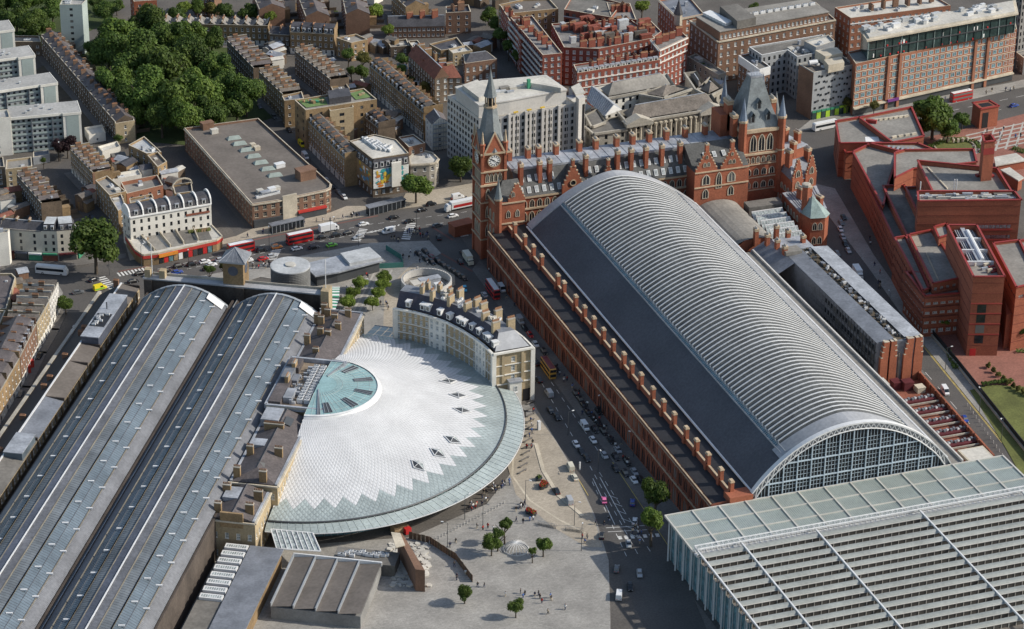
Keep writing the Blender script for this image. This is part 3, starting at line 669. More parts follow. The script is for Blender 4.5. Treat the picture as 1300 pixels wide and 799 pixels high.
for x0, x1, yy, zp in ((20.3, 28.9, 221.3, 34.4), (36.5, 42.0, 221.3, 32.5)):
 b = MB(); b.prism([(x0, yy), (x1, yy), (x1, yy+1.2), (x0, yy+1.2)], 12, 25.5); stepped_gable(b, (x0, yy), (x1, yy), 25.5, zp, 5); b.build('stepped_gable', ['red_brick', 'stone_buff'], ho)
 b = MB(); c = ((x0+x1)/2, yy-.05)
 b.lathe((0, 0), [(1.35, 0), (1.35, .3), (1.0, .3), (1.0, .0)], 14, 0); b.face([(1.0*math.cos(t), 1.0*math.sin(t), .05) for t in [k*math.pi/7 for k in range(14)]], 1)
 b.v = [(c[0]+x, c[1]-z, 27.8+y) for x, y, z in b.v]; b.build('round_window', ['stone_buff', 'glass_dark'], ho)
 stack(ho, (x0+x1)/2, yy+.7, zp-.3, zp+3.4, 1.1, 1.4)
 b = MB(); b.face([(x0+.5, yy+1.2, 25.5), ((x0+x1)/2, yy+1.2, zp-1.4), ((x0+x1)/2, 230, zp-1.4), (x0+.5, 227, 25.5)][::-1]); b.face([(x1-.5, yy+1.2, 25.5), ((x0+x1)/2, yy+1.2, zp-1.4), ((x0+x1)/2, 230, zp-1.4), (x1-.5, 227, 25.5)]); b.build('gable_roof', 'hotel_slate', ho)
for x in (3.8, 11.5, 15.9, 23.1, 32.8, 39.7, 48.4, 55.2, 62.2, 69.5, 77.5, 86): stack(ho, x, 236.6, zt+.5, zt+5.4, 1.7, 2.6)
for x in (4.6, 12.3, 16.4, 31.3, 44.5, 50.2, 56.4, 63.1, 70.8): stack(ho, x, 225.6, 28, zt+4.6, 1.5, 2.3)
# forward pavilion with two stepped gables
b = MB(); XP0, XP1, YP = 72.6, 95.6, 214.2
b.prism([(XP0, YP), (XP1, YP), (XP1, YH+.2), (XP0, YH+.2)], 0, 28.2); b.build('wall', 'red_brick', ho)
for x0, x1 in ((72.9, 82.0), (83.6, 92.8)):
 b = MB(); stepped_gable(b, (x0, YP), (x1, YP), 28.2, 36.2, 6); b.build('stepped_gable', ['red_brick', 'stone_buff'], ho)
 stack(ho, (x0+x1)/2, YP+.6, 35.8, 40.2, 1.4, 1.4); c = (x0+x1)/2
 for z, w, h, xx in ((30.2, 1.0, 1.8, (-.8, .8)), (33.6, .8, 1.4, (0,)), (22.6, 2.6, 4.0, (0,)), (16.8, 2.0, 3.8, (0,))):
  for q in xx: put('window', WIN['arch'], ho, (c+q, YP, z), 0, (w, 1, h))
put('window', WIN['arch'], ho, (82.9, YP, 20.5), 0, (1.9, 1, 6.5))
for z in (21.4, 27.8): b = MB(); b.box(XP0, YP-.4, z, XP1, YP-.003, z+.45); b.build('string_course', 'stone_buff', ho)
b = MB(); b.face([(XP0, YP+.6, 28.2), (XP1, YP+.6, 28.2), (XP1, 226, 35.5), (XP0, 226, 35.5)]); b.face([(XP1, YP+.6, 28.2), (XP1, 230, 28.2), (XP1, 226, 35.5)]); b.face([(XP0, YP+.6, 28.2), (XP0, 226, 35.5), (XP0, 230, 28.2)]); b.build('roof', 'hotel_slate', ho)
for x in (79, 83, 87): o = put('skylight', sk, ho, (x+.2, YP+5.0, 31.5)); o.rotation_euler.x = -.95
# east pavilion beside the clock tower
b = MB(); b.prism([(-9.5, 213.6), (2.2, 213.6), (2.2, 226), (-9.5, 226)], 0, 27); stepped_gable(b, (-4.6, 213.6), (2.2, 213.6), 27, 34, 5); b.build('wall', ['red_brick', 'stone_buff'], ho)
b = MB(); b.face([(-9.5, 214.2, 27), (2.2, 214.2, 27), (2.2, 222, 32.5), (-4, 222, 32.5)]); b.face([(-9.5, 214.2, 27), (-4, 222, 32.5), (-9.5, 228, 27)]); b.build('roof', 'hotel_slate', ho)
b = MB(); b.lathe((-8.6, 213.8), [(1.5, 12), (1.5, 28.5)], 8, 0); b.lathe((-8.6, 213.8), [(1.75, 28.5), (1.75, 29.1), (1.4, 29.1)], 8, 1); spire(b, (-8.6, 213.8), 1.5, 29.1, 38, 8, 2); b.build('turret', ['red_brick', 'stone_buff', 'spire_lead'], ho)
row_on(ho, (-6.8, 213.6), (1.4, 213.6), 2, 20.6, 1.3, 2.8, 'arch', .4); row_on(ho, (-6.8, 213.6), (1.4, 213.6), 1, 29, 1.1, 2, 'arch', 3.2)
row_on(ho, (-9.5, 226), (-9.5, 213.6), 3, 19, 1.3, 3.4, 'arch', .5); row_on(ho, (-9.5, 226), (-9.5, 213.6), 3, 12, 1.3, 3.8, 'arch', .5)
for z in (18, 26.4): b = MB(); b.box(-9.9, 213.2, z, -9.503, 226, z+.5); b.box(-9.503, 213.2, z, 2.2, 213.597, z+.5); b.build('string_course', 'stone_buff', ho)
# --- clock tower
ct = thing('clock_tower', 'tall red brick clock tower with white dial and slender green grey spire', 'clock tower', (-7.2, 228, 0))
x0, x1, yA, yB = -11.9, -2.7, 223, 232.4
b = MB(); b.prism([(x0, yA), (x1, yA), (x1, yB), (x0, yB)], 0, 44.2)
for x in (x0, x1):
 for y in (yA, yB): b.box(x-.55, y-.55, 0, x+.55, y+.55, 43, 0, 'b')
b.build('wall', 'red_brick', ct)
for z, h, p in ((8, .5, .7), (16, .5, .7), (23.5, .5, .7), (30.6, .7, .9), (36.2, .5, .8), (43.6, .8, .9)):
 b = MB(); b.box(x0-p, yA-p, z, x1+p, yB+p, z+h); b.build('string_course', 'stone_buff', ct)
for a, c in (((x0, yA), (x1, yA)), ((x0, yB), (x0, yA))):
 for z, h in ((9.5, 4.6), (17.3, 4.6), (24.8, 4.4)): row_on(ct, a, c, 3, z, 1.35, h, 'arch', 1.2)
 row_on(ct, a, c, 4, 32.0, 1.2, 3.4, 'arch', 1.2)
 A, B = V2(a), V2(c); t = (B-A).normalized(); mid = (A+B)/2; out = Vector((t.y, -t.x)); P_ = lambda s, o_, z: (mid.x+t.x*s+out.x*o_, mid.y+t.y*s+out.y*o_, z)
 b = MB()          # brick gable over the dial
 b.face([P_(-4.0, .7, 44.4), P_(4.0, .7, 44.4), P_(0, .7, 52.5)], 0); b.face([P_(4.3, .7, 44.4), P_(4.3, -1.2, 44.4), P_(0, -3.8, 52.5), P_(0, .7, 52.5)], 2); b.face([P_(-4.3, -1.2, 44.4), P_(-4.3, .7, 44.4), P_(0, .7, 52.5), P_(0, -3.8, 52.5)], 2)
 for s in (-1, 1): b.face([P_(4.5*s, .95, 44.2), P_(3.7*s, .95, 44.2), P_(0, .95, 52.0), P_(0, .95, 53.2)][::-s], 1)
 b.build('dial_gable', ['red_brick', 'stone_buff', 'spire_lead'], ct)
 b = MB(); R_ = 2.3; cz = 40.9; N = 32
 ang = [2*math.pi*k/N for k in range(N)]
 def ring(r0, r1, o_, m_):
  for k in range(N):
   a0, a1 = ang[k], ang[(k+1) % N]; b.face([P_(r0*math.cos(a0), o_, cz+r0*math.sin(a0)), P_(r1*math.cos(a0), o_, cz+r1*math.sin(a0)), P_(r1*math.cos(a1), o_, cz+r1*math.sin(a1)), P_(r0*math.cos(a1), o_, cz+r0*math.sin(a1))], m_)
 b.face([P_(R_*math.cos(k), .62, cz+R_*math.sin(k)) for k in ang], 0); ring(R_, R_+.36, .72, 1); ring(R_*.97, R_, .66, 2); ring(R_*.62, R_*.66, .66, 2)
 dial = b.build('clock_face', ['white_paint', 'stone_buff', 'black'], ct)
 b = MB()
 def bar(an, r0, r1, w, o_=.68):
  u = (math.sin(an), math.cos(an)); v = (u[1]*w, -u[0]*w)
  b.face([P_(u[0]*r0-v[0], o_, cz+u[1]*r0-v[1]), P_(u[0]*r0+v[0], o_, cz+u[1]*r0+v[1]), P_(u[0]*r1+v[0], o_, cz+u[1]*r1+v[1]), P_(u[0]*r1-v[0], o_, cz+u[1]*r1-v[1])])
 for k in range(12): bar(k*math.pi/6, R_*.68, R_*.94, .16)
 b.build('hour_marks', 'black', dial)
 b = MB(); bar(R(300), -.3, 1.5, .2, .74); bar(R(130), -.3, 2.1, .14, .78); b.build('clock_hands', 'black', dial)
b = MB()
for x in (x0, x1):
 for y in (yA, yB): b.lathe((x, y), [(1.0, 43), (1.0, 47.6), (1.25, 47.6), (1.25, 48.1), (.7, 48.2)], 8, 0); b.lathe((x, y), [(.75, 48.1), (.3, 51.5), (.35, 51.9), (.05, 53.2)], 8, 1)
b.build('pinnacles', ['red_brick', 'stone_buff'], ct, kind='stuff')
b = MB(); c = (-7.2, 227.8)
b.lathe(c, [(6.0, 44.4), (4.9, 48.5), (2.5, 61.0)], 8, 0); b.lathe(c, [(2.8, 61.0), (2.8, 61.5), (2.1, 61.5), (2.1, 62.0)], 8, 1)
b.lathe(c, [(1.5, 62), (1.5, 65.4)], 8, 2)
for k in range(8): t = k*math.pi/4; b.tube((c[0]+2.0*math.cos(t), c[1]+2.0*math.sin(t), 61.8), (c[0]+2.0*math.cos(t), c[1]+2.0*math.sin(t), 65.6), .25, 5, 1)
b.lathe(c, [(2.7, 65.5), (2.5, 66.0), (1.2, 70.5), (.12, 76), (.05, 77.5)], 8, 0); b.build('spire', ['spire_lead', 'stone_buff', 'black'], ct)
# --- west tower
wt = thing('gothic_tower', 'broad red brick gothic tower with steep grey roof and corner spires', 'tower', (103.5, 231, 0))
x0, x1, yA, yB = 95.6, 112.2, 221.6, 240.5
b = MB(); b.prism([(x0, yA), (x1, yA), (x1, yB), (x0, yB)], 0, 39.6); b.build('wall', 'red_brick', wt)
for z, h, p in ((13.6, .4, .35), (19, .4, .35), (24.6, .4, .35), (29.0, .8, .7), (38.6, 1.3, .8)):
 b = MB(); b.box(x0-p, yA-p, z, x1+p, yB+p, z+h); b.build('string_course', 'stone_buff', wt)
for a, c in (((x0, yA), (x1, yA)), ((x0, yB), (x0, yA)), ((x1, yA), (x1, yB))):
 row_on(wt, a, c, 3, 30.5, 2.3, 6.8, 'arch', 3.0); row_on(wt, a, c, 6, 25.5, 1.3, 2.6, 'arch', 1.6); row_on(wt, a, c, 4, 20.2, 1.8, 2.8, 'arch', 1.6); row_on(wt, a, c, 4, 14.6, 1.8, 2.8, 'arch', 1.6)
b = MB(); c = ((x0+x1)/2, (yA+yB)/2); p = [(x0+.4, yA+.4), (x1-.4, yA+.4), (x1-.4, yB-.4), (x0+.4, yB-.4)]; q = [(c[0]-2.4, c[1]-2), (c[0]+2.4, c[1]-2), (c[0]+2.4, c[1]+2), (c[0]-2.4, c[1]+2)]
mid = [lerp(a_, b_, .45) for a_, b_ in zip(p, q)]
for lo_, hi_, z_, zz in ((p, mid, 39.9, 47), (mid, q, 47, 58.6)):
 for k in range(4): a_, b_, c_, d_ = lo_[k], lo_[(k+1) % 4], hi_[(k+1) % 4], hi_[k]; b.face([(*a_, z_), (*b_, z_), (*c_, zz), (*d_, zz)])
b.build('roof', 'spire_lead', wt)
b = MB(); b.prism([(c[0]-2.6, c[1]-2.2), (c[0]+2.6, c[1]-2.2), (c[0]+2.6, c[1]+2.2), (c[0]-2.6, c[1]+2.2)], 58.4, 59.2)
for k in range(8):
 for s in (-1, 1): b.tube((c[0]-2.4+.68*k, c[1]+2*s, 59.2), (c[0]-2.4+.68*k, c[1]+2*s, 60.6), .08, 4)
b.build('roof_crest', 'lead', wt)
b = MB()
for dx, zz in ((-3.6, 42.3), (3.0, 42.6), (-.3, 47)):
 yy = yA+(2.4 if zz < 45 else 4.4); b.box(c[0]+dx-1, yy-1.2, zz, c[0]+dx+1, yy+2, zz+2.2, 0); b.face([(c[0]+dx-1.3, yy-1.4, zz+2.2), (c[0]+dx, yy-1.4, zz+4.2), (c[0]+dx, yy+3, zz+4.2), (c[0]+dx-1.3, yy+3, zz+2.2)][::-1], 0); b.face([(c[0]+dx+1.3, yy-1.4, zz+2.2), (c[0]+dx, yy-1.4, zz+4.2), (c[0]+dx, yy+3, zz+4.2), (c[0]+dx+1.3, yy+3, zz+2.2)], 0); b.face([(c[0]+dx-.6, yy-1.23, zz+.2), (c[0]+dx+.6, yy-1.23, zz+.2), (c[0]+dx+.6, yy-1.23, zz+2), (c[0]+dx, yy-1.23, zz+3), (c[0]+dx-.6, yy-1.23, zz+2)], 1)
b.build('dormers', ['spire_lead', 'black'], wt)
for x, y, zt_ in ((x0, yA, 54), (x1, yA, 53), (x0, yB, 56), (x1, yB, 55)):
 b = MB(); b.lathe((x, y), [(1.7, 12), (1.7, 44)], 8, 0); b.lathe((x, y), [(2.0, 43.6), (2.0, 44.4), (1.6, 44.5)], 8, 1); b.lathe((x, y), [(1.9, 30), (1.9, 30.6)], 8, 1); spire(b, (x, y), 1.7, 44.5, zt_, 8, 2); b.build('turret', ['red_brick', 'stone_buff', 'spire_blue'], wt)
for x, y, w, d, z in ((94.5, 234, 2.2, 4, 50), (94, 227, 2, 3, 46), (113.5, 234, 2, 3.5, 48)): stack(wt, x, y, 36, z, w, d)
b = MB(); b.prism([(90.5, 232), (95.6, 232), (95.6, 241), (90.5, 241)], 0, 43); b.build('stair_wing', 'red_brick', wt)
# --- west wing curving along Midland Road
ww_ = thing('hotel_wing', 'red brick hotel wing with lead roof and round stair turret by the road', 'hotel', (114, 210, 0))
def seg(poly, h, roof, rise=0., hip=0.):
 b = MB(); b.prism(poly, 0, h); b.build('wall', 'red_brick', ww_)
 if rise: pitched(ww_, ccw(poly), h, rise, roof, 'red_brick', hip)
 else: r_ = MB(); r_.prism(inset(poly, -.3), h, h+.4); r_.build('roof', roof, ww_)
 for k in range(len(poly)):
  A, B = ccw(poly)[k], ccw(poly)[(k+1) % len(poly)]
  if seen(A, B) and math.dist(A, B) > 4:
   for z in [h*.2, h*.45, h*.7]: row_on(ww_, A, B, max(1, int(math.dist(A, B)/3)), z, 1.4, 2.4, 'arch', .8)
seg([(112.4, 224), (128, 230), (124, 243), (112.4, 240)], 26, 'lead'); seg([(112.2, 210), (124.5, 213), (128, 229.8), (112.4, 223.8)], 21, 'lead_dark', 5, 3)
seg([(108, 192), (119, 192), (124.3, 212.8), (109, 209.8)], 16, 'lead')
for (x0_, y0_), (x1_, y1_), z in (((112.6, 209.7), (117.6, 210.9), 21), ((119, 211.2), (124.4, 212.6), 21)):
 b = MB(); stepped_gable(b, (x0_, y0_), (x1_, y1_), z, z+8.5, 6); b.prism([(x0_, y0_-.02), (x1_, y1_-.02), (x1_, y1_+.6), (x0_, y0_+.6)], 14, z); b.build('stepped_gable', ['red_brick', 'stone_buff'], ww_)
 for z_ in (17.5, 22.3): put('window', WIN['arch'], ww_, ((x0_+x1_)/2, (y0_+y1_)/2-.03, z_), .24, (1.6, 1, 2.8))
b = MB(); b.prism([(110, 186.5), (115.6, 185.4), (118.4, 188), (118.8, 192), (108.6, 192)], 0, 15.6, 0); b.build('wall', 'red_brick', ww_)
b = MB(); pp = ccw([(109.6, 186), (115.8, 184.9), (118.9, 187.9), (119.2, 192), (108.2, 192)])
for k in range(5): b.face([(*pp[k], 15.7), (*pp[(k+1) % 5], 15.7), (112.6, 191.8, 22.8)])
b.build('turret_roof', 'copper_green', ww_)
row_on(ww_, (110, 186.5), (115.6, 185.4), 2, 10.5, 1.5, 3, 'arch', .6); row_on(ww_, (110, 186.5), (115.6, 185.4), 2, 4.5, 1.5, 3, 'arch', .6)
b = MB(); b.lathe((110.4, 193), [(1.5, 14), (1.5, 26.4)], 8, 0); b.lathe((110.4, 193), [(1.8, 26.4), (1.8, 27.4), (1.2, 27.6), (.1, 27.6)], 8, 1); b.build('round_chimney', ['red_brick', 'stone_grey'], ww_)
for x, y, z0_, z1_ in ((113, 203, 16, 22), (117, 204, 16, 21.5), (117.5, 195, 16, 21), (114, 217, 24, 32), (123, 219, 22, 31), (117, 234, 26, 33), (121, 236, 26, 33), (125, 233, 26, 32), (115, 241, 26, 33), (120, 226, 24, 31)): stack(ww_, x, y, z0_, z1_, 1.7, 2.6, .3)
for x, y, r_, z in ((121, 246, 3.2, 44),):
 b = MB(); b.lathe((x, y), [(3.2, 0), (3.2, 28)], 8, 0); spire(b, (x, y), 3.4, 28, z, 8, 1); b.build('turret', ['red_brick', 'spire_lead'], ww_)
ww2 = MB()
for k in range(12): ww2.obox(lerp((109, 194), (119.8, 194), k/12), lerp((110, 209), (124, 212), k/12), .14, 16.4, 16.6)
ww2.build('standing_seams', 'lead_dark', ww_, kind='stuff')
# --- roofs between shed and wing
br = thing('barrel_roof', 'brown barrel roof over the cab entrance behind the shed', 'roof', (82, 195, 0))
b = MB()
for k in range(10):
 a0, a1 = math.pi*(.12+.76*k/10), math.pi*(.12+.76*(k+1)/10); f = lambda a: (82.3-9.2*math.cos(a)/.93, 10.6+5*math.sin(a)); (xa, za), (xb, zb) = f(a0), f(a1)
 b.face([(xa, 177, za), (xb, 177, zb), (xb, 213.8, zb), (xa, 213.8, za)])
b.build('roof', 'roof_grey', br, True); b = MB(); b.prism([(73.3, 177), (91.3, 177), (91.3, 213.8), (73.3, 213.8)], 0, 12.2); b.build('wall', 'red_brick', br)
b = MB()
for k in range(6): b.face([(73.6+i*1.8, 177+.0-.05, 12.2) for i in range(0)] or [(73.8, 176.95, 12.1), (90.8, 176.95, 12.1), (86, 176.95, 15.2), (78, 176.95, 15.2)]); break
b.build('end_wall', 'red_brick', br)
sr = thing('sawtooth_roof', 'sawtooth roof of white framed glass bays behind the cab entrance', 'roof', (98, 192, 0))
b = MB(); b.prism([(91.5, 175), (104, 175), (107.5, 211), (92, 211)], 0, 11); b.build('wall', 'red_brick', sr)
b = MB(); b.sheet([(91.7, 175.2), (103.8, 175.2), (107.2, 210.8), (92.2, 210.8)], 11.05); b.build('roof', 'roof_felt', sr)
for k in range(6):
 y = 177.5+4.3*k; xw = 103.2+3*(k/8); b = MB()
 b.face([(92, y, 11.2), (xw, y, 11.2), (xw, y+2.9, 14.0), (92, y+2.9, 14.0)], 0); b.face([(xw, y+3, 11.2), (92, y+3, 11.2), (92, y+2.9, 14), (xw, y+2.9, 14)], 1)
 b.face([(xw, y, 11.2), (xw, y+3, 11.2), (xw, y+2.9, 14)], 1)
 for x in fr(92, xw, 10): b.obox((x, y), (x, y+2.9), .09, 11.2, 11.32, 1, 0, 14, 14.12)
 b.obox((92, y+2.95), (xw, y+2.95), .45, 13.9, 14.25, 1); b.build('glass_bay', ['glass_pale', 'metal_white'], sr)
b = MB(); b.prism([(92.4, 205), (106.6, 205), (107.4, 210.9), (92.6, 210.9)], 11.1, 14.5); b.build('plant_box', 'roof_felt', sr)
# --- long grey hotel extension
le = thing('hotel_extension', 'long dark grey hotel extension with lead roofs and brick gable end', 'hotel', (96, 125, 0))
EL, ER, YS, YN = 86.6, 104.2, 81, 160
b = MB(); b.prism([(EL, YS+.8), (ER, YS-.6), (ER+.4, YN), (EL-.4, YN)], 0, 16.6); b.build('wall', 'lead_dark', le)
b = MB()
for k in range(33): y = YS+2+k*2.4; b.box(EL-.25, y, .5, EL+.1, y+.18, 16.4)
for z in (4.5, 8.5, 12.5): b.box(EL-.2, YS+1, z, EL+.1, YN, z+.3)
b.build('cladding_bars', 'metal_dark', le, kind='stuff')
for z in (5.3, 9.3, 13.1):
 for k in range(32): put('window', WIN['dark'], le, (EL-.22, YS+3.4+k*2.4, z), -math.pi/2, (1.3, 1, 1.9))
for xa, xb in ((EL-.2, 93.2), (97.2, ER+.2)):
 b = MB(); b.face([(xa, YS+1, 16.7), (xb, YS+1, 17.4), (xb, YN, 17.4), (xa, YN, 16.7)] if xa < 90 else [(xa, YS+1, 17.4), (xb, YS+1, 16.7), (xb, YN, 16.7), (xa, YN, 17.4)]); b.build('lead_roof', 'lead_dark' if xa < 90 else 'lead', le)
b = MB(); b.box(93.2, YS+1, 16.62, 97.2, YN, 16.75); b.build('plant_well', 'soil', le)
for k in range(60):
 y = YS+3+k*1.27; put('air_handler', random.choice([ac_mesh(), unit_box('lead_dark'), unit_box('metal_dark'), unit_box('soil')]), le, (random.uniform(93.9, 96.5), y, 16.75), random.choice([0, 1.57]), (random.uniform(.6, 1.6), random.uniform(.6, 1.2), random.uniform(.5, 1.5)))
b = MB(); yw = YS
for x0_, x1_ in ((EL+1.0, 94.0), (96.6, ER)):
 L_ = x1_-x0_; b2 = MB(); zb = 0
 for k, (f, z) in enumerate(((0, 11.2), (.05, 13.4), (.10, 15.4), (.15, 17.3))):
  xa, xb = x0_+L_*f, x1_-L_*f*.55; cx_ = (xa+xb)/2
  for q0, q1 in ((xa, cx_-.35), (cx_+.35, xb)): b2.prism([(q0, yw-.9), (q1, yw-.9), (q1, yw+.6), (q0, yw+.6)], zb, z, 0, 1)
  for s in (xa, xb-.75): b2.box(s-.05, yw-1.0, z-.02, s+.8, yw+.7, z+.3, 1)
  zb = z
 b2.box((x0_+x1_)/2-.36, yw-.3, 0, (x0_+x1_)/2+.36, yw+.5, 16.3, 2); b2.build('stepped_gable', ['red_brick', 'stone', 'black'], le)
b = MB(); b.box(94.9, yw-.25, .5, 95.7, yw-.0, 12, 0); b.build('slot_window', 'glass_dark', le)
b = MB(); b.prism([(EL-.4, YN), (99, YN), (99, YN+11), (EL-.6, YN+11)], 0, 16.9); b.build('wall', 'lead_dark', le)
b = MB(); b.face([(78.6, YN+2, 12.6), (EL-.3, YN+2, 16.9), (EL-.6, YN+13, 16.9), (78.6, YN+13, 12.6)]); b.face([(78.6, 150, 12.6), (EL-.5, 150, 16.7), (EL-.4, YN+2, 16.9), (78.6, YN+2, 12.6)]); b.build('lead_roof', 'lead_dark', le)
b = MB(); b.prism([(EL-.3, YN+.2), (98.8, YN+.2), (98.8, YN+10.8), (EL-.4, YN+10.8)], 16.9, 17.1); b.build('roof', 'lead', le)
for x, y in ((82, 176), (84, 170), (85.6, 164.5), (86, 158.5), (90.5, 176), (93, 171), (96.5, 165)): stack(le, x, y, 13, 20.8, 1.5, 1.9)
b = MB(); b.box(EL-1.2, YN-4, 16.95, 92, YN+1.0, 18.4); b.build('roof_lip', 'roof_grey', le)
# --- plant pit beside Midland Road
pit = thing('cooling_yard', 'sunken yard of dark red cooling racks behind the red wall', 'plant yard', (94, 50, 0))
b = MB(); b.prism([(79.6, 20), (101.8, 20), (103.6, 79), (79.6, 79)], 0, .8); b.build('yard_floor', 'red_brick_dark', pit)
for k in range(6):
 y = 67-8.0*k; b = MB(); b.box(81, y-6.6, 1.8, 101, y-6.2, 2.4, 1); b.box(81, y-4.8, .8, 101, y-1.4, 2.2, 0); b.build('plant_rack', ['rack_red', 'stone_grey'], pit)
 for j in range(15): b = None; put('cooling_unit', unit_box('lead_dark') if j % 3 else ac_mesh(), pit, (82.3+j*1.28, y-3.1+(j % 2)*.5, 2.2), 0, (.75, 1.0, .7))
for x, y, sx, sy, sz, mk in ((83.5, 73.5, 6.5, 5, 5, 'roof_pale'), (92, 76, 3, 3.4, 3, 'rack_red'), (95.5, 74, 3.6, 3.2, 3.4, 'rack_red'), (99, 71, 3, 3, 2.2, 'stone')): put('plant_box', unit_box(mk), pit, (x, y, .8), 0, (sx, sy, sz))
b = MB(); b.obox((103.4, 80), (99.6, 18), .6, 0, 3.6); b.build('wall', 'red_brick', pit)
for k in range(14): q = lerp((103.4, 79), (99.8, 20), k/13); b = MB(); b.box(q[0]-.7, q[1]-.45, 0, q[0]-.3, q[1]+.45, 3.6); b.build('buttress', 'red_brick_dark', pit)
sb = thing('brick_hut', 'small flat roofed brick hut beside the corner of the glass canopy', 'hut', (91, 14, 0))
b = MB(); b.prism([(86, 10), (95.5, 10), (95.5, 19), (86, 19)], 0, 6.5, 0); b.build('wall', 'red_brick', sb); b = MB(); b.prism([(86, 10), (95.5, 10), (95.5, 19), (86, 19)], 6.5, 7.4); b.build('parapet', 'stone', sb); b = MB(); b.sheet([(86.6, 10.6), (94.9, 10.6), (94.9, 18.4), (86.6, 18.4)], 7.42); b.build('roof', 'roof_pale', sb)
# ================================================================= King's Cross
dm('kx_glass', (.12, .136, .150), .42, .3, .07, .45, .14)
dm('kx_glass_clean', (.118, .150, .178), .36, .26, .07, .45, .12)
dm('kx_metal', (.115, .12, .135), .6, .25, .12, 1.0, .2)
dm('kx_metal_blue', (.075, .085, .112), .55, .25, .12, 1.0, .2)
dm('kx_line', (.20, .18, .145), .7, .2, .3, 2, .1)
dm('dark_brick', (.075, .06, .05), .9, .3, .15, 1.4, .2)  # shade of the station front's north face is put into this dark tone
dm('dome_white', (.60, .60, .598), .65, .10, .1, 1.2, .05)
dm('dome_joint', (.30, .295, .285), .8, .1, .2, 2, .1)
dm('dome_glass', (.34, .385, .375), .28, .16, .15, 1.1, .12, spec=.5)
dm('dome_glass_line', (.42, .47, .45), .4, .1, .2, 2, .05)
dm('funnel_glass', (.25, .385, .385), .22, .15, .2, 1.2, .1, spec=.5)
def kx_z(v): return 22.1-.0275*abs(v)**2
def kpoly(*uv): return [K(*p) for p in uv]
def kxyz(u, v, z): p = K(u, v); return (p[0], p[1], z)
UE = 250.
def kx_shed(v0, label):
 t = thing('train_shed', label, 'train shed', (*K(120, v0), 0))
 def strip(va, vb, dz, m, name, u0=1.5, u1=UE, seg=2):
  b = MB(); vs_ = [va+(vb-va)*k/seg for k in range(seg+1)]
  for a, c in zip(vs_, vs_[1:]): b.face([kxyz(u1, v0+a, kx_z(a)+dz), kxyz(u1, v0+c, kx_z(c)+dz), kxyz(u0, v0+c, kx_z(c)+dz), kxyz(u0, v0+a, kx_z(a)+dz)])
  return b.build(name, m, t)
 for s in (-1, 1):
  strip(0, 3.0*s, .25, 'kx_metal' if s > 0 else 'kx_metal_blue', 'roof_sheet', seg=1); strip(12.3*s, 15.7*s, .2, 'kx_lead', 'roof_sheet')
  b = MB()
  for k in range(1, 320):
   u = 1.5+(UE-1.5)*k/320
   for a, c, dz in ((12.3, 15.7, .2),): b.obox(K(u, v0+a*s), K(u, v0+c*s), .08, kx_z(a)+dz-.05, kx_z(a)+dz+.06, 0, 0, kx_z(c)+dz-.05, kx_z(c)+dz+.06)
  b.build('standing_seams', 'kx_metal', t, kind='stuff')
  for va, vb, mk, nb in ((3.0, 6.6, 'kx_glass', 25), (6.6, 12.3, 'kx_glass_clean', 25)):
   pl = (UE-3)/nb
   for k in range(nb):
    b = MB(); vv = [va+(vb-va)*i/2 for i in range(3)]; u0, u1 = 2+pl*k+.05, 2+pl*(k+1)-.05
    for a, c in zip(vv, vv[1:]): b.face([kxyz(u1, v0+a*s, kx_z(a)), kxyz(u1, v0+c*s, kx_z(c)), kxyz(u0, v0+c*s, kx_z(c)), kxyz(u0, v0+a*s, kx_z(a))], 0)
    for i in range(1, 8):
     u = u0+(u1-u0)*i/8
     for a, c in zip(vv, vv[1:]): b.obox(K(u, v0+a*s), K(u, v0+c*s), .07, kx_z(a)-.05, kx_z(a)+.07, 1, 0, kx_z(c)-.05, kx_z(c)+.07)
    b.build('glass_bay', [mk, 'kx_metal'], t)
   for v in (va, vb):
    b = MB(); b.obox(K(2, v0+v*s), K(UE, v0+v*s), .28, kx_z(v)+.05, kx_z(v)+.4); b.build('purlin', 'kx_line', t)
  b = MB(); b.obox(K(2, v0+9.4*s), K(UE, v0+9.4*s), .1, kx_z(9.4), kx_z(9.4)+.15); b.build('purlin', 'kx_metal', t)
  for k in range(19): put('roof_vent', unit_box('metal_white'), t, (*K(9+13*k, v0+(8.6 if s > 0 else -8.0)*1), kx_z(8.5)+.1), -KA+.2, (1.9, .55, .5))
 for k in range(19): put('roof_vent', unit_box('metal_white'), t, (*K(9+13*k, v0+12.1), kx_z(12)+.1), -KA+.2, (1.9, .6, .5))
 b = MB(); b.obox(K(1.5, v0), K(UE, v0), .4, 22.2, 22.7); b.build('ridge', 'metal_white', t)
 b = MB(); b.obox(K(1.5, v0+.35), K(UE, v0+.35), .5, 22.1, 22.5); b.build('ridge_walk', 'kx_metal', t)
 b = MB(); vs_ = [-15.7+31.4*k/14 for k in range(15)]
 b.face([kxyz(1.6, v0+v, kx_z(v)) for v in vs_]+[kxyz(1.6, v0+15.7, 0), kxyz(1.6, v0-15.7, 0)]); b.build('end_wall', 'metal_dark', t)
 b = MB()
 for a, c in zip(vs_, vs_[1:]): b.obox(K(2, v0+a), K(2, v0+c), 1.2, kx_z(a)-.1, kx_z(a)+.55, 0, .1, kx_z(c)-.1, kx_z(c)+.55)
 b.build('end_rib', 'metal_grey', t)
 b = MB()
 b.face([kxyz(6.2, v0+9.3, kx_z(9.3)+.7), kxyz(6.6, v0+15, kx_z(15)+.7), kxyz(2.6, v0+15, kx_z(15)+.9), kxyz(2.2, v0+9.3, kx_z(9.3)+.9)]); b.build('access_panel', 'metal_white', t)
 b = MB()
 for s in (-1, 1): b.obox(K(-6, v0+16*s), K(UE, v0+16*s), .7, 0, 15.0)
 b.build('wall', 'dark_brick', t)
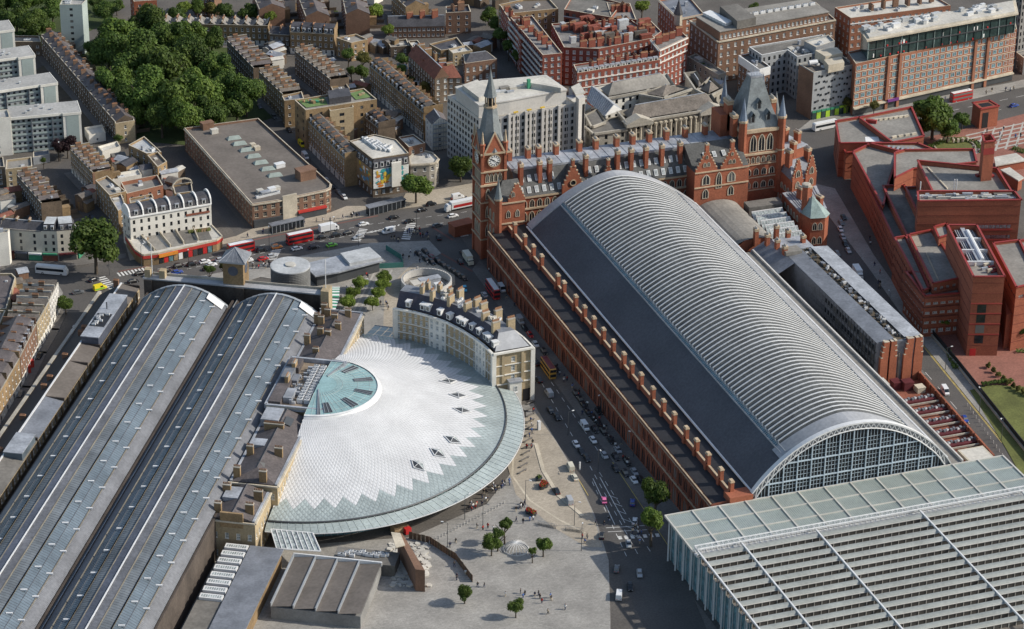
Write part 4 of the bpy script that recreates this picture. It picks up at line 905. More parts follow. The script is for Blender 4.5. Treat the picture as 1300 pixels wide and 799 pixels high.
kx_shed(0, 'eastern of two parallel glazed train sheds, beside the flat roofed office range'); kx_shed(34.08, 'western of two parallel glazed train sheds, beside the brick range with chimneys')
vg = thing('valley_gutter', 'dark lead valley gutter between the two glazed train sheds', 'gutter', (*K(120, 17), 0))
b = MB(); b.obox(K(-6, 17.04), K(UE, 17.04), 1.5, 14, 14.5); b.build('gutter', 'metal_dark', vg)
b = MB(); b.obox(K(-5, 17.6), K(UE, 17.6), .16, 14.5, 15.3); b.build('guard_rail', 'metal_grey', vg)
sw = thing('station_screen', 'dark brick station front wall with pale coping behind the two train sheds', 'station front', (*K(-7, 17), 0))
b = MB(); b.prism(kpoly((-9, -17.5), (-6, -17.5), (-6, 50.5), (-9, 50.5)), 0, 19.4)
for v in (-17.5, 17, 48): b.prism(kpoly((-9.4, v), (-5.2, v), (-5.2, v+3), (-9.4, v+3)), 0, 19.6)
b.build('wall', 'dark_brick', sw)
b = MB(); b.prism(kpoly((-9.6, -18), (-5.6, -18), (-5.6, 51), (-9.6, 51)), 19.6, 20.1, 0); b.build('coping', 'lead_grey', sw)
b = MB(); b.prism(kpoly((-9.6, -18), (-9.2, -18), (-9.2, 51), (-9.6, 51)), 20.1, 21); b.build('parapet', 'stone_grey', sw)
b = MB(); b.prism(kpoly((-10.4, 48.6), (-5, 48.6), (-5, 51.6), (-10.4, 51.6)), 0, 21.6); b.build('end_pier', 'stock_yellow', sw)
for v in (-17.5, -12): b = MB(); b.prism(kpoly((-9, v), (-6.4, v), (-6.4, v+2.2), (-9, v+2.2)), 20.1, 23.2); b.build('parapet_block', 'stock_yellow', sw)
for v in (-15, 49.8): b = MB(); b.tube(kxyz(-8, v, 20), kxyz(-8, v, 33), .16, 6); b.build('flagpole', 'metal_white', sw)
kt = thing('clock_turret', 'small square brick clock turret with pyramid lead roof on the station front', 'turret', (*K(-11, 16), 19))
P4 = kpoly((-14.2, 12), (-6.8, 12), (-6.8, 19.6), (-14.2, 19.6)); b = MB(); b.prism(P4, 12, 29.2); b.build('wall', 'stock_brick', kt)
b = MB(); o_ = kpoly((-15.2, 11), (-5.8, 11), (-5.8, 20.6), (-15.2, 20.6)); b.prism(o_, 28.9, 29.5); b.build('eaves', 'lead_grey', kt)
b = MB(); ap = kxyz(-10.5, 15.8, 33.4)
for k in range(4): b.face([(*ccw(o_)[k], 29.5), (*ccw(o_)[(k+1) % 4], 29.5), ap])
b.build('roof', 'lead_dark', kt)
b = MB(); oo = ccw(o_)
for k in range(4):
 b.tube((*oo[k], 29.5), ap, .18, 4)
 for f in (.25, .5, .75): q = lerp(oo[k], oo[(k+1) % 4], f); b.tube((*q, 29.5), lerp((*q, 29.5), ap, .92), .08, 4)
b.build('lead_rolls', 'lead', kt, kind='stuff')
for a, c in ((P4[1], P4[2]), (P4[2], P4[3])):
 A, B = (a, c);
 if not seen(A, B): A, B = c, a
 mA, mB = V2(A), V2(B); t_ = (mB-mA).normalized(); n_ = Vector((t_.y, -t_.x)); g = (mA+mB)/2
 b = MB(); N = 20; b.face([(g.x+t_.x*1.9*math.cos(2*math.pi*k/N)+n_.x*.12, g.y+t_.y*1.9*math.cos(2*math.pi*k/N)+n_.y*.12, 25.6+1.9*math.sin(2*math.pi*k/N)) for k in range(N)], 0); b.build('louvre_dial', 'kx_metal_blue', kt)
# --- eastern offices
eo = thing('office_range', 'long low office range with brown flat roofs and yellow brick wall by the sheds', 'building', (*K(60, -28), 0))
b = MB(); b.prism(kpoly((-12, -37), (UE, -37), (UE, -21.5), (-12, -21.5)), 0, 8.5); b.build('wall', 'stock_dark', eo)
u0_, u1_ = -12, UE; sp = []
b = MB(); sp = facade(b, K(u1_, -21.5), K(u0_, -21.5), 8.3, 12.4, [(9.3, 2.1)], 82, 1.3); b.build('wall', 'stock_yellow', eo); windows(eo, sp, 'pale')
b = MB()
for k in range(42): u = -9+6.25*k; b.prism(kpoly((u, -21.48), (u+.7, -21.48), (u+.7, -21.15), (u, -21.15)), 8.3, 12.3)
b.build('piers', 'stock_brick', eo, kind='stuff')
for ua, ub, mk, z in ((-12, 2, 'roof_felt_brown', 12.6), (36, 50, 'roof_felt_brown', 12.6), (50, 76, 'roof_felt_brown', 12.7), (76, 104, 'lead_dark', 12.6), (104, 150, 'roof_felt', 12.6), (150, UE, 'lead_dark', 12.7)):
 b = MB(); b.face([kxyz(ua+.2, -28.2, z+1.2), kxyz(ub-.2, -28.2, z+1.2), kxyz(ub-.2, -21.4, z), kxyz(ua+.2, -21.4, z)][::-1]); b.build('roof', mk, eo)
 b = MB(); b.prism(kpoly((ua-.25, -28.2), (ua+.25, -28.2), (ua+.25, -21.3), (ua-.25, -21.3)), 12, z+1.1); b.build('party_wall', 'dark_brick', eo)
b = MB(); b.prism(kpoly((2, -28), (36, -28), (36, -21.8), (2, -21.8)), 12.2, 16.2); b.build('plant_room', 'kx_metal_blue', eo)
b = MB(); b.prism(kpoly((1.8, -28.3), (36.2, -28.3), (36.2, -21.6), (1.8, -21.6)), 16.2, 16.5); b.build('plant_roof', 'lead', eo)
b = MB(); b.prism(kpoly((18, -27.6), (28, -27.6), (28, -22.2), (18, -22.2)), 16.51, 16.62); b.build('plant_well', 'black', eo)
for k in range(9): put('air_handler', ac_mesh(), eo, (*K(18.8+1.05*k, random.uniform(-26.6, -23.4)), 16.62), -KA, (1.4, .7, .8))
b = MB(); b.tube(kxyz(14, -25.5, 16.4), kxyz(14, -25.5, 19.2), .22, 6); b.build('flue', 'metal_dark', eo)
for (ua, ub) in ((105, 118),): b = MB(); b.prism(kpoly((ua, -28), (ub, -28), (ub, -21.8), (ua, -21.8)), 12.2, 15.2); b.build('plant_room', 'kx_glass_clean', eo); b = MB(); b.prism(kpoly((ua-.2, -28.2), (ub+.2, -28.2), (ub+.2, -21.6), (ua-.2, -21.6)), 15.2, 15.5); b.build('plant_roof', 'lead', eo)
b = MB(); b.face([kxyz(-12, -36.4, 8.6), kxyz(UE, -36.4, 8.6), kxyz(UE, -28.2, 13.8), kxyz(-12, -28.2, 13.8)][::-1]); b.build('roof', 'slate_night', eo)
b = MB(); b.obox(K(-12, -28.3), K(UE, -28.3), .5, 13.5, 14.2); b.build('ridge', 'metal_white', eo)
b = MB(); b.obox(K(-14, -37.4), K(UE, -37.4), 1.2, 0, 8.9); b.build('parapet', 'stone_grey', eo)
for u in (-16, 22, 26, 44, 60.5, 67, 89, 112, 140, 170): put('chimney', chimney_mesh('brown_brick', 4), eo, (*K(u, -31.6), 10.2), -KA, (1.9, 1.1, 3.4))
# --- western range beside the concourse
wg = thing('station_range', 'yellow brick station range with slate roofs and chimneys between shed and white dome', 'building', (*K(70, 57), 0))
def wseg(ua, ub, va, vb, z, floors, wall='stock_yellow', first=1.2):
 p = ccw(kpoly((ua, va), (ub, va), (ub, vb), (ua, vb))); b = MB(); sp = []
 for k in range(4):
  A, B = p[k], p[(k+1) % 4]; L = math.dist(A, B)
  if seen(A, B) and floors: sp += facade(b, A, B, 0, z, rows_of(0, z, floors, first, 2.1, 1.2), max(2, int(L/3.1)), 1.25)
  else: facade(b, A, B, 0, z, [], 0, 0)
 b.build('wall', wall, wg); windows(wg, sp, 'split')
 for k in range(4):
  A, B = p[k], p[(k+1) % 4]
  if seen(A, B): b = MB(); d = (V2(B)-V2(A)).normalized(); b.obox(V2(A)+Vector((d.y, -d.x))*.2, V2(B)+Vector((d.y, -d.x))*.2, .6, z-.5, z); b.build('cornice', 'stone', wg)
 return p
def wroof(ua, ub, va, vb, z, rise, mk='slate_warm', hip=(0, 0)):
 vm = (va+vb)/2; b = MB(); r0, r1 = kxyz(ua+hip[0], vm, z+rise), kxyz(ub-hip[1], vm, z+rise)
 b.face([kxyz(ub, va, z), kxyz(ua, va, z), r0, r1][::-1]); b.face([kxyz(ua, vb, z), kxyz(ub, vb, z), r1, r0][::-1]); b.face([kxyz(ua, va, z), kxyz(ua, vb, z), r0][::-1]); b.face([kxyz(ub, vb, z), kxyz(ub, va, z), r1][::-1]); b.build('roof', mk, wg)
 b = MB(); b.tube(r0, r1, .2, 5); b.build('ridge', 'slate', wg)
 for v in (va, vb): b = MB(); b.obox(K(ua, v), K(ub, v), .8, z-.3, z+.35); b.build('parapet', 'lead', wg)
wseg(-2, 42, 49, 65.2, 15.6, 3); wroof(-1.4, 42, 50, 64.6, 15.7, 2.8, hip=(4, 0))
b = MB(); b.obox(K(-1.8, 49), K(-1.8, 65), .7, 15.6, 16.3); b.build('parapet', 'lead', wg)
for u, v in ((1.5, 51.5), (5, 53.6), (4, 60.8), (9.5, 50.8), (8.5, 57), (15, 59.7), (20, 54.5), (21.5, 57.6), (26, 51.2), (35, 56.5), (11, 52.6)): put('chimney', chimney_mesh('stock_brick', 5), wg, (*K(u, v), 16), -KA, (2.1, 1.15, 4.6))
wseg(43, 77.6, 49.6, 69.2, 19.6, 3, 'stock_brick')
b = MB(); P_ = kpoly((43, 49.6), (77.6, 49.6), (77.6, 69.2), (43, 69.2)); b.sheet(inset(P_, .4), 18.4); b.build('roof', 'roof_pale_brown', wg)
for q0, q1 in zip(P_, P_[1:]+P_[:1]): b = MB(); b.obox(q0, q1, .9, 18.2, 19.9); b.build('parapet', 'lead', wg)
b = MB(); b.prism(kpoly((43.4, 65.3), (77.2, 65.3), (77.2, 65.8), (43.4, 65.8)), 18.4, 19.6); b.prism(kpoly((43.4, 66), (77.2, 66), (77.2, 68.8), (43.4, 68.8)), 18.4, 19.3); b.build('lead_walkway', 'lead_dark', wg)
for k in range(13):
 for v, s in ((60.0, 1.5), (62.4, 1.5)): put('air_handler', ac_mesh(), wg, (*K(48+2.0*k, v), 18.45), -KA, (1.9, 1.5, 2.0))
for k in range(14): put('vent', random.choice([unit_box('lead'), unit_box('metal_grey'), ac_mesh()]), wg, (*K(random.uniform(48, 74), random.choice([55.5, 57.2, 58.2])), 18.45), -KA, (random.uniform(.7, 1.8), .8, random.uniform(.8, 1.8)))
for ua, ub, va, vb, z, mk in ((45, 52, 50, 54.6, 20.6, 'slate_warm'), (52, 60, 50.2, 53.6, 20.9, 'lead_dark'), (60, 76, 50, 54.2, 20.2, 'slate_warm'), (55, 60, 53.8, 56, 20, 'lead_dark'), (66, 73, 54.4, 57.4, 20.4, 'lead')): b = MB(); b.prism(kpoly((ua, va), (ub, va), (ub, vb), (ua, vb)), 18.4, z); b.build('plant_room', mk, wg)
for u, v in ((51, 53), (61, 53)): put('chimney', chimney_mesh('stock_brick', 4), wg, (*K(u, v), 19), -KA+1.57, (3.2, 1.2, 4.2))
b = MB(); b.prism(kpoly((77.7, 63), (80.5, 63), (80.5, 69), (77.7, 69)), 0, 16.5); b.build('link_wall', 'stock_brick', wg)
wseg(78, 124, 49.2, 65.4, 16.4, 3); wroof(79, 123.6, 50, 64.8, 16.5, 3.0, hip=(0, 5))
for ua, ub, va, vb, z in ((79, 87.5, 50.4, 56.4, 19.6), (99, 103.5, 51, 56.6, 18.9)): b = MB(); b.prism(kpoly((ua, va), (ub, va), (ub, vb), (ua, vb)), 17, z); b.build('lead_dormer', 'lead', wg)
b = MB(); b.face([kxyz(88.6, 61, 18.5), kxyz(83.6, 61, 18.5), kxyz(83.6, 58.4, 19.5), kxyz(88.6, 58.4, 19.5)][::-1]); b.build('skylight', 'metal_dark', wg)
b = MB(); b.face([kxyz(119.6, 59.5, 18.1), kxyz(115, 59.2, 19.2), kxyz(115, 57, 19.6), kxyz(119.6, 57, 18.3)]); b.build('skylight', 'glass_dark', wg)
for u, v, w in ((91, 55, 6), (107.5, 52.2, 2.2), (107, 61.6, 2.6), (121.6, 51.6, 2.2), (122.5, 60.4, 2.4)): put('chimney', chimney_mesh('stock_brick', 5), wg, (*K(u, v), 16.8), -KA+(0 if w < 5 else 1.57), (w if w < 5 else w, 1.3, 4.8)) if w < 5 else put('chimney', chimney_mesh('stock_brick', 8), wg, (*K(u, v+1), 16.6), math.pi/2-KA-math.pi/2+.0, (6.5, 1.4, 4.6))
wseg(124.2, 144, 48.4, 63.2, 14.2, 2); wroof(125, 143.6, 49, 62.6, 14.3, 2.6, hip=(0, 0))
b = MB(); b.prism(kpoly((143.5, 52), (144.3, 52), (144.3, 59.4), (143.5, 59.4)), 12, 17.2); b.build('gable_wall', 'stock_brick', wg)
b = MB(); b.prism(kpoly((127, 50), (134, 50), (134, 55), (127, 55)), 15, 16.6); b.build('lead_dormer', 'lead', wg)
for u, v, w in ((129, 50.2, 2.6), (131, 61, 2.8), (140.5, 50.4, 2.2), (139.5, 60.4, 2.6)): put('chimney', chimney_mesh('stock_brick', 5), wg, (*K(u, v), 14.4), -KA, (w, 1.3, 4.8))
lw = thing('lower_canopy', 'grey low roof with white rooflights at the end of the brick range', 'roof', (*K(160, 56), 0))
b = MB(); b.prism(kpoly((146, 55), (200, 55), (200, 72), (146, 72)), 0, 6.5); b.build('wall', 'stock_brick', lw)
b = MB(); b.prism(kpoly((145.5, 54), (200, 54), (200, 62), (145.5, 62)), 6.6, 7.0); b.build('roof', 'roof_felt', lw); b = MB(); b.prism(kpoly((146.5, 62.2), (200, 62.2), (200, 73), (146.5, 73)), 7.2, 7.6); b.build('lead_roof', 'lead_dark', lw)
for k in range(8):
 u = 147+4.2*k; b = MB(); b.prism(kpoly((u, 54.6), (u+2.6, 54.6), (u+2.6, 61.8), (u, 61.8)), 7.0, 7.9, 0); r_ = b.build('rooflight', 'metal_white', lw)
 b = MB()
 for j in range(9): b.prism(kpoly((u+.6, 55.1+.72*j), (u+2.0, 55.1+.72*j), (u+2.0, 55.6+.72*j), (u+.6, 55.6+.72*j)), 7.9, 7.94)
 b.build('glazing', 'glass_pale', lw)
gc = thing('glass_canopy', 'small white barred glass canopy joining the brick range and the dome edge', 'canopy', (*K(142, 74), 0))
b = MB(); b.face([kxyz(137.5, 66.5, 8.6), kxyz(146, 70.5, 7.0), kxyz(143.6, 84, 6.2), kxyz(135.6, 79.5, 7.6)][::-1]); b.build('glass', 'glass_pale', gc)
b = MB()
for k in range(9): f = k/8; b.tube(lerp(kxyz(137.5, 66.5, 8.7), kxyz(135.6, 79.5, 7.7), f), lerp(kxyz(146, 70.5, 7.1), kxyz(143.6, 84, 6.3), f), .18, 4)
b.tube(kxyz(135.6, 79.5, 7.7), kxyz(143.6, 84, 6.3), .3, 5); b.tube(kxyz(137.5, 66.5, 8.7), kxyz(135.6, 79.5, 7.7), .2, 5); b.tube(kxyz(146, 70.5, 7.1), kxyz(143.6, 84, 6.3), .25, 5); b.build('frame', 'metal_white', gc)
sy = thing('service_shed', 'grey service shed roof with brown ribs below the dome edge', 'shed', (*K(152, 86), 0))
b = MB(); b.prism(kpoly((146, 76), (175, 76), (175, 104), (146, 104)), 0, 4.5); b.build('wall', 'concrete_dark', sy)
for k in range(4): b = MB(); v = 76+7*k; b.face([kxyz(146, v, 4.6), kxyz(146, v+7, 5.6), kxyz(175, v+7, 5.6), kxyz(175, v, 4.6)]); b.build('roof', 'roof_felt_brown', sy); b = MB(); b.obox(K(145.8, v), K(175, v), .35, 4.6, 5.9); b.build('rib', 'metal_grey', sy)
b = MB(); b.obox(K(145.6, 75.8), K(145.6, 104.2), .5, 4.4, 5.9); b.build('fascia', 'metal_white', sy)
for k in range(16): put('air_handler', ac_mesh(), sy, (*K(140.5+random.uniform(-1.5, 1.5), 90+.95*k), 4.4), -KA, (1.6, 1, 1.2))
b = MB(); b.prism(kpoly((136.5, 88), (144.5, 88), (144.5, 108), (136.5, 108)), 0, 4.3); b.build('plant_deck', 'roof_felt', sy)
bw_ = thing('brick_wedge', 'tapering pale brick wall beside the works yard below the dome edge', 'wall', (*K(143, 110), 0))
b = MB(); b.prism(kpoly((131, 106), (151, 116), (151, 119), (131, 107.6)), 0, 8); b.build('wall', 'brown_brick', bw_); b = MB(); b.prism(kpoly((131.2, 104), (140, 107.4), (138, 110), (131.3, 107)), 8.0, 8.3); b.build('coping', 'stone', bw_)
# --- the western concourse dome
dome = thing('domed_roof', 'fan shaped domed roof of white panels with zigzag edge and pale green glass rim', 'station roof', (*K(63, 64), 0))
UC, VC, AE, BE, R0 = 63., 64., 69., 63.5, .305
def dz_(r): return 8.2+10.8*(max(0, 1-(r-R0)/(1-R0)))**1.3
def dp(ph, r, dz=0.): return kxyz(UC+AE*r*math.cos(ph), VC+BE*r*math.sin(ph), dz_(r)+dz)
NT, NJ = 108, 36; dr = (1-R0)/NJ; dth = math.pi/NT
def white(i, j):
 ph = (i+.5*(j % 2))/NT*27; saw = abs((ph % 1)-.5)*2; return R0+dr*j < .875+4*dr*(saw-.5)
b = MB(); nn = 60
for k in range(nn):
 for j in range(14):
  p0, p1 = math.pi*k/nn, math.pi*(k+1)/nn; r0, r1 = R0+(1-R0)*j/14, R0+(1-R0)*(j+1)/14
  if UC+AE*r1*math.cos(p1) < .5: continue
  b.face([dp(p0, r0, -.25), dp(p0, r1, -.25), dp(p1, r1, -.25), dp(p1, r0, -.25)])
b.build('roof_shell', 'dome_joint', dome, True)
singles = []; rest = {0: MB(), 1: MB()}
for j in range(0, NJ+1):
 for i in range(0, NT+1):
  ph = (i+.5*(j % 2))*dth; r = R0+dr*j
  if ph > math.pi+dth*.1 or UC+AE*r*math.cos(ph) < 1.5: continue
  g = .485; q = [(max(0, ph-dth*g), r), (ph, max(R0, r-dr*.95)), (min(math.pi, ph+dth*g), r), (ph, min(1., r+dr*.95))]
  P = [dp(q[0][0], q[0][1], -.045), dp(*q[1], .03), dp(q[2][0], q[2][1], -.045), dp(*q[3], .03)]
  w = white(i, j); singles.append((math.dist(P[1], P[3])*math.dist(P[0], P[2])*(1 if UC+AE*r*math.cos(ph) > 20 else .3), P, w))
singles.sort(key=lambda s: -s[0])
for n_, (a_, P, w) in enumerate(singles):
 if n_ < 300: b = MB(); b.face([P[0], P[3], P[1]]); b.face([P[1], P[3], P[2]]); b.build('roof_panel', 'dome_white' if w else 'dome_glass', dome)
 else: b = rest[0 if w else 1]; b.face([P[0], P[3], P[1]]); b.face([P[1], P[3], P[2]])
rest[0].build('roof_panels', 'dome_white', dome, kind='stuff'); rest[1].build('glass_panels', 'dome_glass', dome, kind='stuff')
for px, py in ((587, 519), (575, 556), (556, 573), (531, 589), (581.6, 500.5), (569, 483)):
 x, y = S(px, py, 11.5); du, dv = (V2((x, y))-KO).dot(EU), (V2((x, y))-KO).dot(EV); ph = math.atan2((dv-VC)/BE, (du-UC)/AE); r = math.hypot((du-UC)/AE, (dv-VC)/BE)
 q = [(ph-dth*1.4, r), (ph, r-dr*2.6), (ph+dth*1.4, r), (ph, r+dr*2.6)]; P = [dp(a, c, .25) for a, c in q]; top = dp(ph, r, 1.0); b = MB()
 for k in range(4): b.face([P[k], P[(k+1) % 4], top], 0 if k in (1, 2) else 1)
 for k in range(4): b.tube(P[k], P[(k+1) % 4], .18, 4, 2); b.tube(P[k], top, .12, 4, 2)
 b.build('smoke_vent', ['glass_pale', 'metal_dark', 'metal_white'], dome)
b = MB(); pts = [dp(math.pi*k/90, 1.0, .1) for k in range(91)]; pts = [p for p in pts if (V2(p)-KO).dot(EU) > 2]
for a, c in zip(pts, pts[1:]): b.tube(a, c, .3, 6, cap=False)
b.build('rim_gutter', 'metal_dark', dome)
def op(ph, f):
 return kxyz(UC+(AE+(72.5-AE)*f)*math.cos(ph), VC+(BE+(69.8-BE)*f)*math.sin(ph), 8.0-1.7*f)
ph1 = math.pi*.66; n = 58
for k in range(n):
 a0, a1 = ph1*k/n+.0025, ph1*(k+1)/n-.0025
 b = MB()
 for f0, f1 in ((.07, .36), (.38, .67), (.69, .98)): b.face([op(a0, f0), op(a0, f1), op(a1, f1), op(a1, f0)])
 b.build('canopy_glass', 'dome_glass', dome)
b = MB()
for k in range(n+1): a = ph1*k/n; b.tube(op(a, .03), op(a, 1.0), .13, 4, cap=False)
for f in (.37, .68):
 for k in range(n): b.tube(op(ph1*k/n, f), op(ph1*(k+1)/n, f), .09, 4, cap=False)
b.build('canopy_bars', 'dome_glass_line', dome, kind='stuff')
b = MB()
for k in range(n*2):
 a, c = op(ph1*k/n/2, 1.02), op(ph1*(k+1)/n/2, 1.02); b.obox(a, c, .2, 6.1, 6.36)
b.build('canopy_edge', 'metal_white', dome)
def ip(ph, z, f=.93): return kxyz(UC+AE*f*math.cos(ph), VC+BE*f*math.sin(ph), z)
b = MB()
for k in range(n):
 a, c = ph1*k/n, ph1*(k+1)/n; b.face([ip(a, 0), ip(c, 0), ip(c, 7.6), ip(a, 7.6)], 0); p = ip(a, 0); b.tube(p, ip(a, 7.6), .16, 4, 1)
 for z in (2.6, 5): b.tube(ip(a, z), ip(c, z), .08, 4, 1, cap=False)
b.build('glazed_wall', ['glass_blue', 'metal_grey'], dome)
b = MB(); n = 28                                        # the glazed half cone over the funnel
ft = lambda ph, r, dz=0.: kxyz(UC-1+20.5*r*math.cos(ph), VC+20.5*r*math.sin(ph), 19.5+(1-r)*1.6+dz)
for k in range(n):
 for j in range(4):
  a0, a1 = math.pi*k/n, math.pi*(k+1)/n; r0, r1 = [.02, .4, .65, .85, .99][j:j+2]; b.face([ft(a0, r0), ft(a0, r1), ft(a1, r1), ft(a1, r0)])
b.build('funnel_glass', 'funnel_glass', dome)
b = MB()
for k in range(n+1): a = math.pi*k/n; b.tube(ft(a, .3, .02), ft(a, .99, .02), .07, 4, cap=False)
for r in (.4, .65, .85):
 for k in range(n): b.tube(ft(math.pi*k/n, r, .02), ft(math.pi*(k+1)/n, r, .02), .06, 4, cap=False)
b.build('funnel_bars', 'dome_glass_line', dome, kind='stuff')
for a, r0, r1, w in ((.42, .62, .92, .07), (.95, .62, .92, .07), (1.5, .62, .92, .065), (2.05, .6, .92, .07), (2.62, .6, .92, .08), (.24, .2, .97, .025), (2.86, .3, .97, .03)):
 b = MB(); b.face([ft(a-w, r0, .18), ft(a-w, r1, .18), ft(a+w, r1, .18), ft(a+w, r0, .18)], 0)
 for t in (a-w, a, a+w): b.tube(ft(t, r0, .22), ft(t, r1, .22), .12, 4, 1)
 b.build('louvre_panel', ['metal_dark', 'metal_grey'], dome)
b = MB()
for k in range(n*2):
 a0, a1 = math.pi*k/n/2, math.pi*(k+1)/n/2
 b.face([ft(a0, 1.0, .05), ft(a0, 1.045, -1.0), ft(a1, 1.045, -1.0), ft(a1, 1.0, .05)]); b.face([ft(a0, .975, .3), ft(a0, 1.01, .1), ft(a1, 1.01, .1), ft(a1, .975, .3)])
b.build('funnel_rim', 'metal_white', dome)
se = thing('entrance_canopy', 'pale glass entrance canopy between the brick range and the curved hotel', 'canopy', (*K(-3, 75), 0))
b = MB()
for k in range(8):
 for j in range(3):
  f0, f1, g0, g1 = k/8+.006, (k+1)/8-.006, j/3+.01, (j+1)/3-.01; A0, A1, B0, B1 = kxyz(1.6, 65.4, 8.0), kxyz(4.5, 88, 8.0), kxyz(-11, 67, 6.6), kxyz(-10, 90, 6.6)
  q = lambda f, g: lerp(lerp(A0, A1, f), lerp(B0, B1, f), g); b.face([q(f0, g0), q(f1, g0), q(f1, g1), q(f0, g1)])
b.build('glass', 'dome_glass', se)
b = MB(); b.tube(kxyz(1.6, 65.4, 8.2), kxyz(4.5, 88, 8.2), .35, 6); b.tube(kxyz(-11, 67, 6.6), kxyz(-10, 90, 6.6), .2, 6); b.build('frame', 'metal_grey', se)
b = MB(); b.face([kxyz(1.7, 65.4, 0), kxyz(4.6, 88, 0), kxyz(4.6, 88, 8), kxyz(1.7, 65.4, 8)]); b.build('glazed_wall', 'glass_blue', se)
# ---------------------------------------------------------------- Great Northern Hotel: a crescent
gn = thing('crescent_hotel', 'curved yellow brick hotel with slate mansard, dormers and many chimneys', 'hotel', (-48, 132, 0))
F = [(-68.6, 154.0), (-63.4, 149.6), (-58.9, 144.6), (-54.6, 138.2), (-51.4, 130.6), (-48.9, 122.6), (-47.5, 115.8), (-46.9, 109.8)]
def offs(pl, d):
 out = []
 for k, p in enumerate(pl):
  a, c = V2(pl[max(0, k-1)]), V2(pl[min(len(pl)-1, k+1)]); t = (c-a).normalized(); n_ = Vector((-t.y, t.x)); out.append(tuple(V2(p)+n_*d))
 return out
dep = 14.6; Bk = offs(F, dep); Bk[-1] = (-32.4, 110.4)
rows = [(8.4, 2.5), (12.2, 2.3), (15.8, 1.9), (18.3, 1.3)]; lowr = [(1.2, 3.0), (4.9, 2.4)]
b = MB(); sp = []
for k in range(len(F)-1):
 if k in (2, 5): continue
 sp += facade(b, F[k], F[k+1], 0, 20.4, lowr+rows, 3, 1.15, .25)
windows(gn, sp, 'split'); b.build('wall', 'stock_yellow', gn)
for k in (2, 5):
 b = MB(); d = (V2(F[k+1])-V2(F[k])).normalized(); o_ = Vector((d.y, -d.x))*.45; sp = facade(b, V2(F[k])+o_, V2(F[k+1])+o_, 0, 20.4, lowr+rows, 3, 1.15, .25)
 for s in (0, 1): b.face([(*F[k+s], 0), (*(V2(F[k+s])+o_), 0), (*(V2(F[k+s])+o_), 20.4), (*F[k+s], 20.4)])
 b.build('bay', 'stucco', gn); windows(gn, sp, 'split')
b = MB()
for A, B in ((F[-1], Bk[-1]),):
 L = math.dist(A, B); sp = facade(b, A, B, 0, 20.4, [(5.0, 2.2), (9, 2.4), (12.6, 2.2), (16.2, 2.0)], 1, 1.4, .25, xs=[L*.5]); windows(gn, sp, 'split')
for k in range(len(Bk)-1): facade(b, Bk[k+1], Bk[k], 0, 20.4, [], 0, 0)
facade(b, Bk[0], F[0], 0, 20.4, [], 0, 0); b.build('wall', 'stock_yellow', gn)
sp = []
for k in range(len(Bk)-1):
 A, B = V2(Bk[k+1]), V2(Bk[k])
 for z in (4.8, 8.6, 12.4, 16.2): sp += [((A.x+(B.x-A.x)*f, A.y+(B.y-A.y)*f, z), math.atan2((B-A).y, (B-A).x), 1.2, 2.1) for f in (.2, .5, .8)]
windows(gn, [(l, y, w, h) for l, y, w, h in sp], 'pale')
allp = F+Bk[::-1]
for z, h, p in ((20.2, .7, .9), (15.2, .3, .3), (11.4, .35, .35), (7.8, .4, .4)):
 b = MB()
 for k in range(len(F)-1): d = (V2(F[k+1])-V2(F[k])).normalized(); o_ = Vector((d.y, -d.x))*(p/2+(.0)); b.obox(V2(F[k])+o_, V2(F[k+1])+o_, p, z, z+h, 0, .12)
 b.obox(V2(F[-1])+Vector((0, -p/2)), V2(Bk[-1])+Vector((0, -p/2)), p, z, z+h, 0, .3)
 if z > 20:
  for k in range(len(Bk)-1): b.obox(Bk[k], Bk[k+1], .7, z, z+h, 0, .1)
 b.build('cornice' if z > 20 else 'string_course', 'stucco', gn)
for p in (F[0], F[-1], Bk[-1]): b = MB(); b.box(p[0]-.75, p[1]-.75, 0, p[0]+.75, p[1]+.75, 20.3); b.build('quoin', 'stucco', gn)
for x in (-43.4, -36.2): b = MB(); b.box(x-.5, 109.6, 8, x+.5, 110.2, 20.1); b.build('pilaster', 'stock_yellow', gn)
b = MB(); b.box(-41.6, 107.6, 0, -37.2, 110.1, 9.2); b.build('porch', 'stucco', gn); put('window', WIN['pale'], gn, (-39.4, 107.58, 5.4), 0, (1.3, 1, 2.4))
b = MB(); b.box(-41.9, 107.3, 9.2, -36.9, 110.1, 9.7); b.build('porch_roof', 'lead', gn)
b = MB(); b.box(-35.8, 110.0, 0, -33.2, 110.35, 4.6); b.build('archway', 'black', gn)
I1, I2 = offs(F, 1.0), offs(F, 4.6); I3, I4 = offs(F, dep-4.6), offs(F, dep-1.0); m0 = MB()
I1[-1], I4[-1] = (-46.0, 110.9), (-33.2, 111.3); I2[-1], I3[-1] = (-43.2, 115.4), (-37.2, 115.8)
for (pa, za), (pb, zb) in (((I1, 20.7), (I2, 25.4)), ((I2, 25.4), (I3, 25.4)), ((I3, 25.4), (I4, 20.7))):
 b = MB()
 for k in range(len(F)-1): b.face([(*pa[k], za), (*pa[k+1], za), (*pb[k+1], zb), (*pb[k], zb)])
 b.build('roof' if za != zb else 'roof_flat', 'gn_slate' if za != zb else 'lead_dark', gn)
b = MB(); e = [I1[-1], I2[-1], I3[-1], I4[-1]]; mm = lerp(e[0], e[3], .5); ri = (-40.1, 116.4)
for a, c, ap in ((e[0], mm, e[1]), (mm, e[3], e[2])):
 b.face([(*a, 20.7), (*c, 20.7), (*ap, 25.4)])
b.face([(*mm, 20.7), (*e[2], 25.4), (*e[1], 25.4)]); b.build('hip_roof', 'lead_grey', gn)
b = MB(); b.face([(*I1[0], 20.7), (*I2[0], 25.4), (*I3[0], 25.4), (*I4[0], 20.7)]); b.build('hip_roof', 'gn_slate', gn)
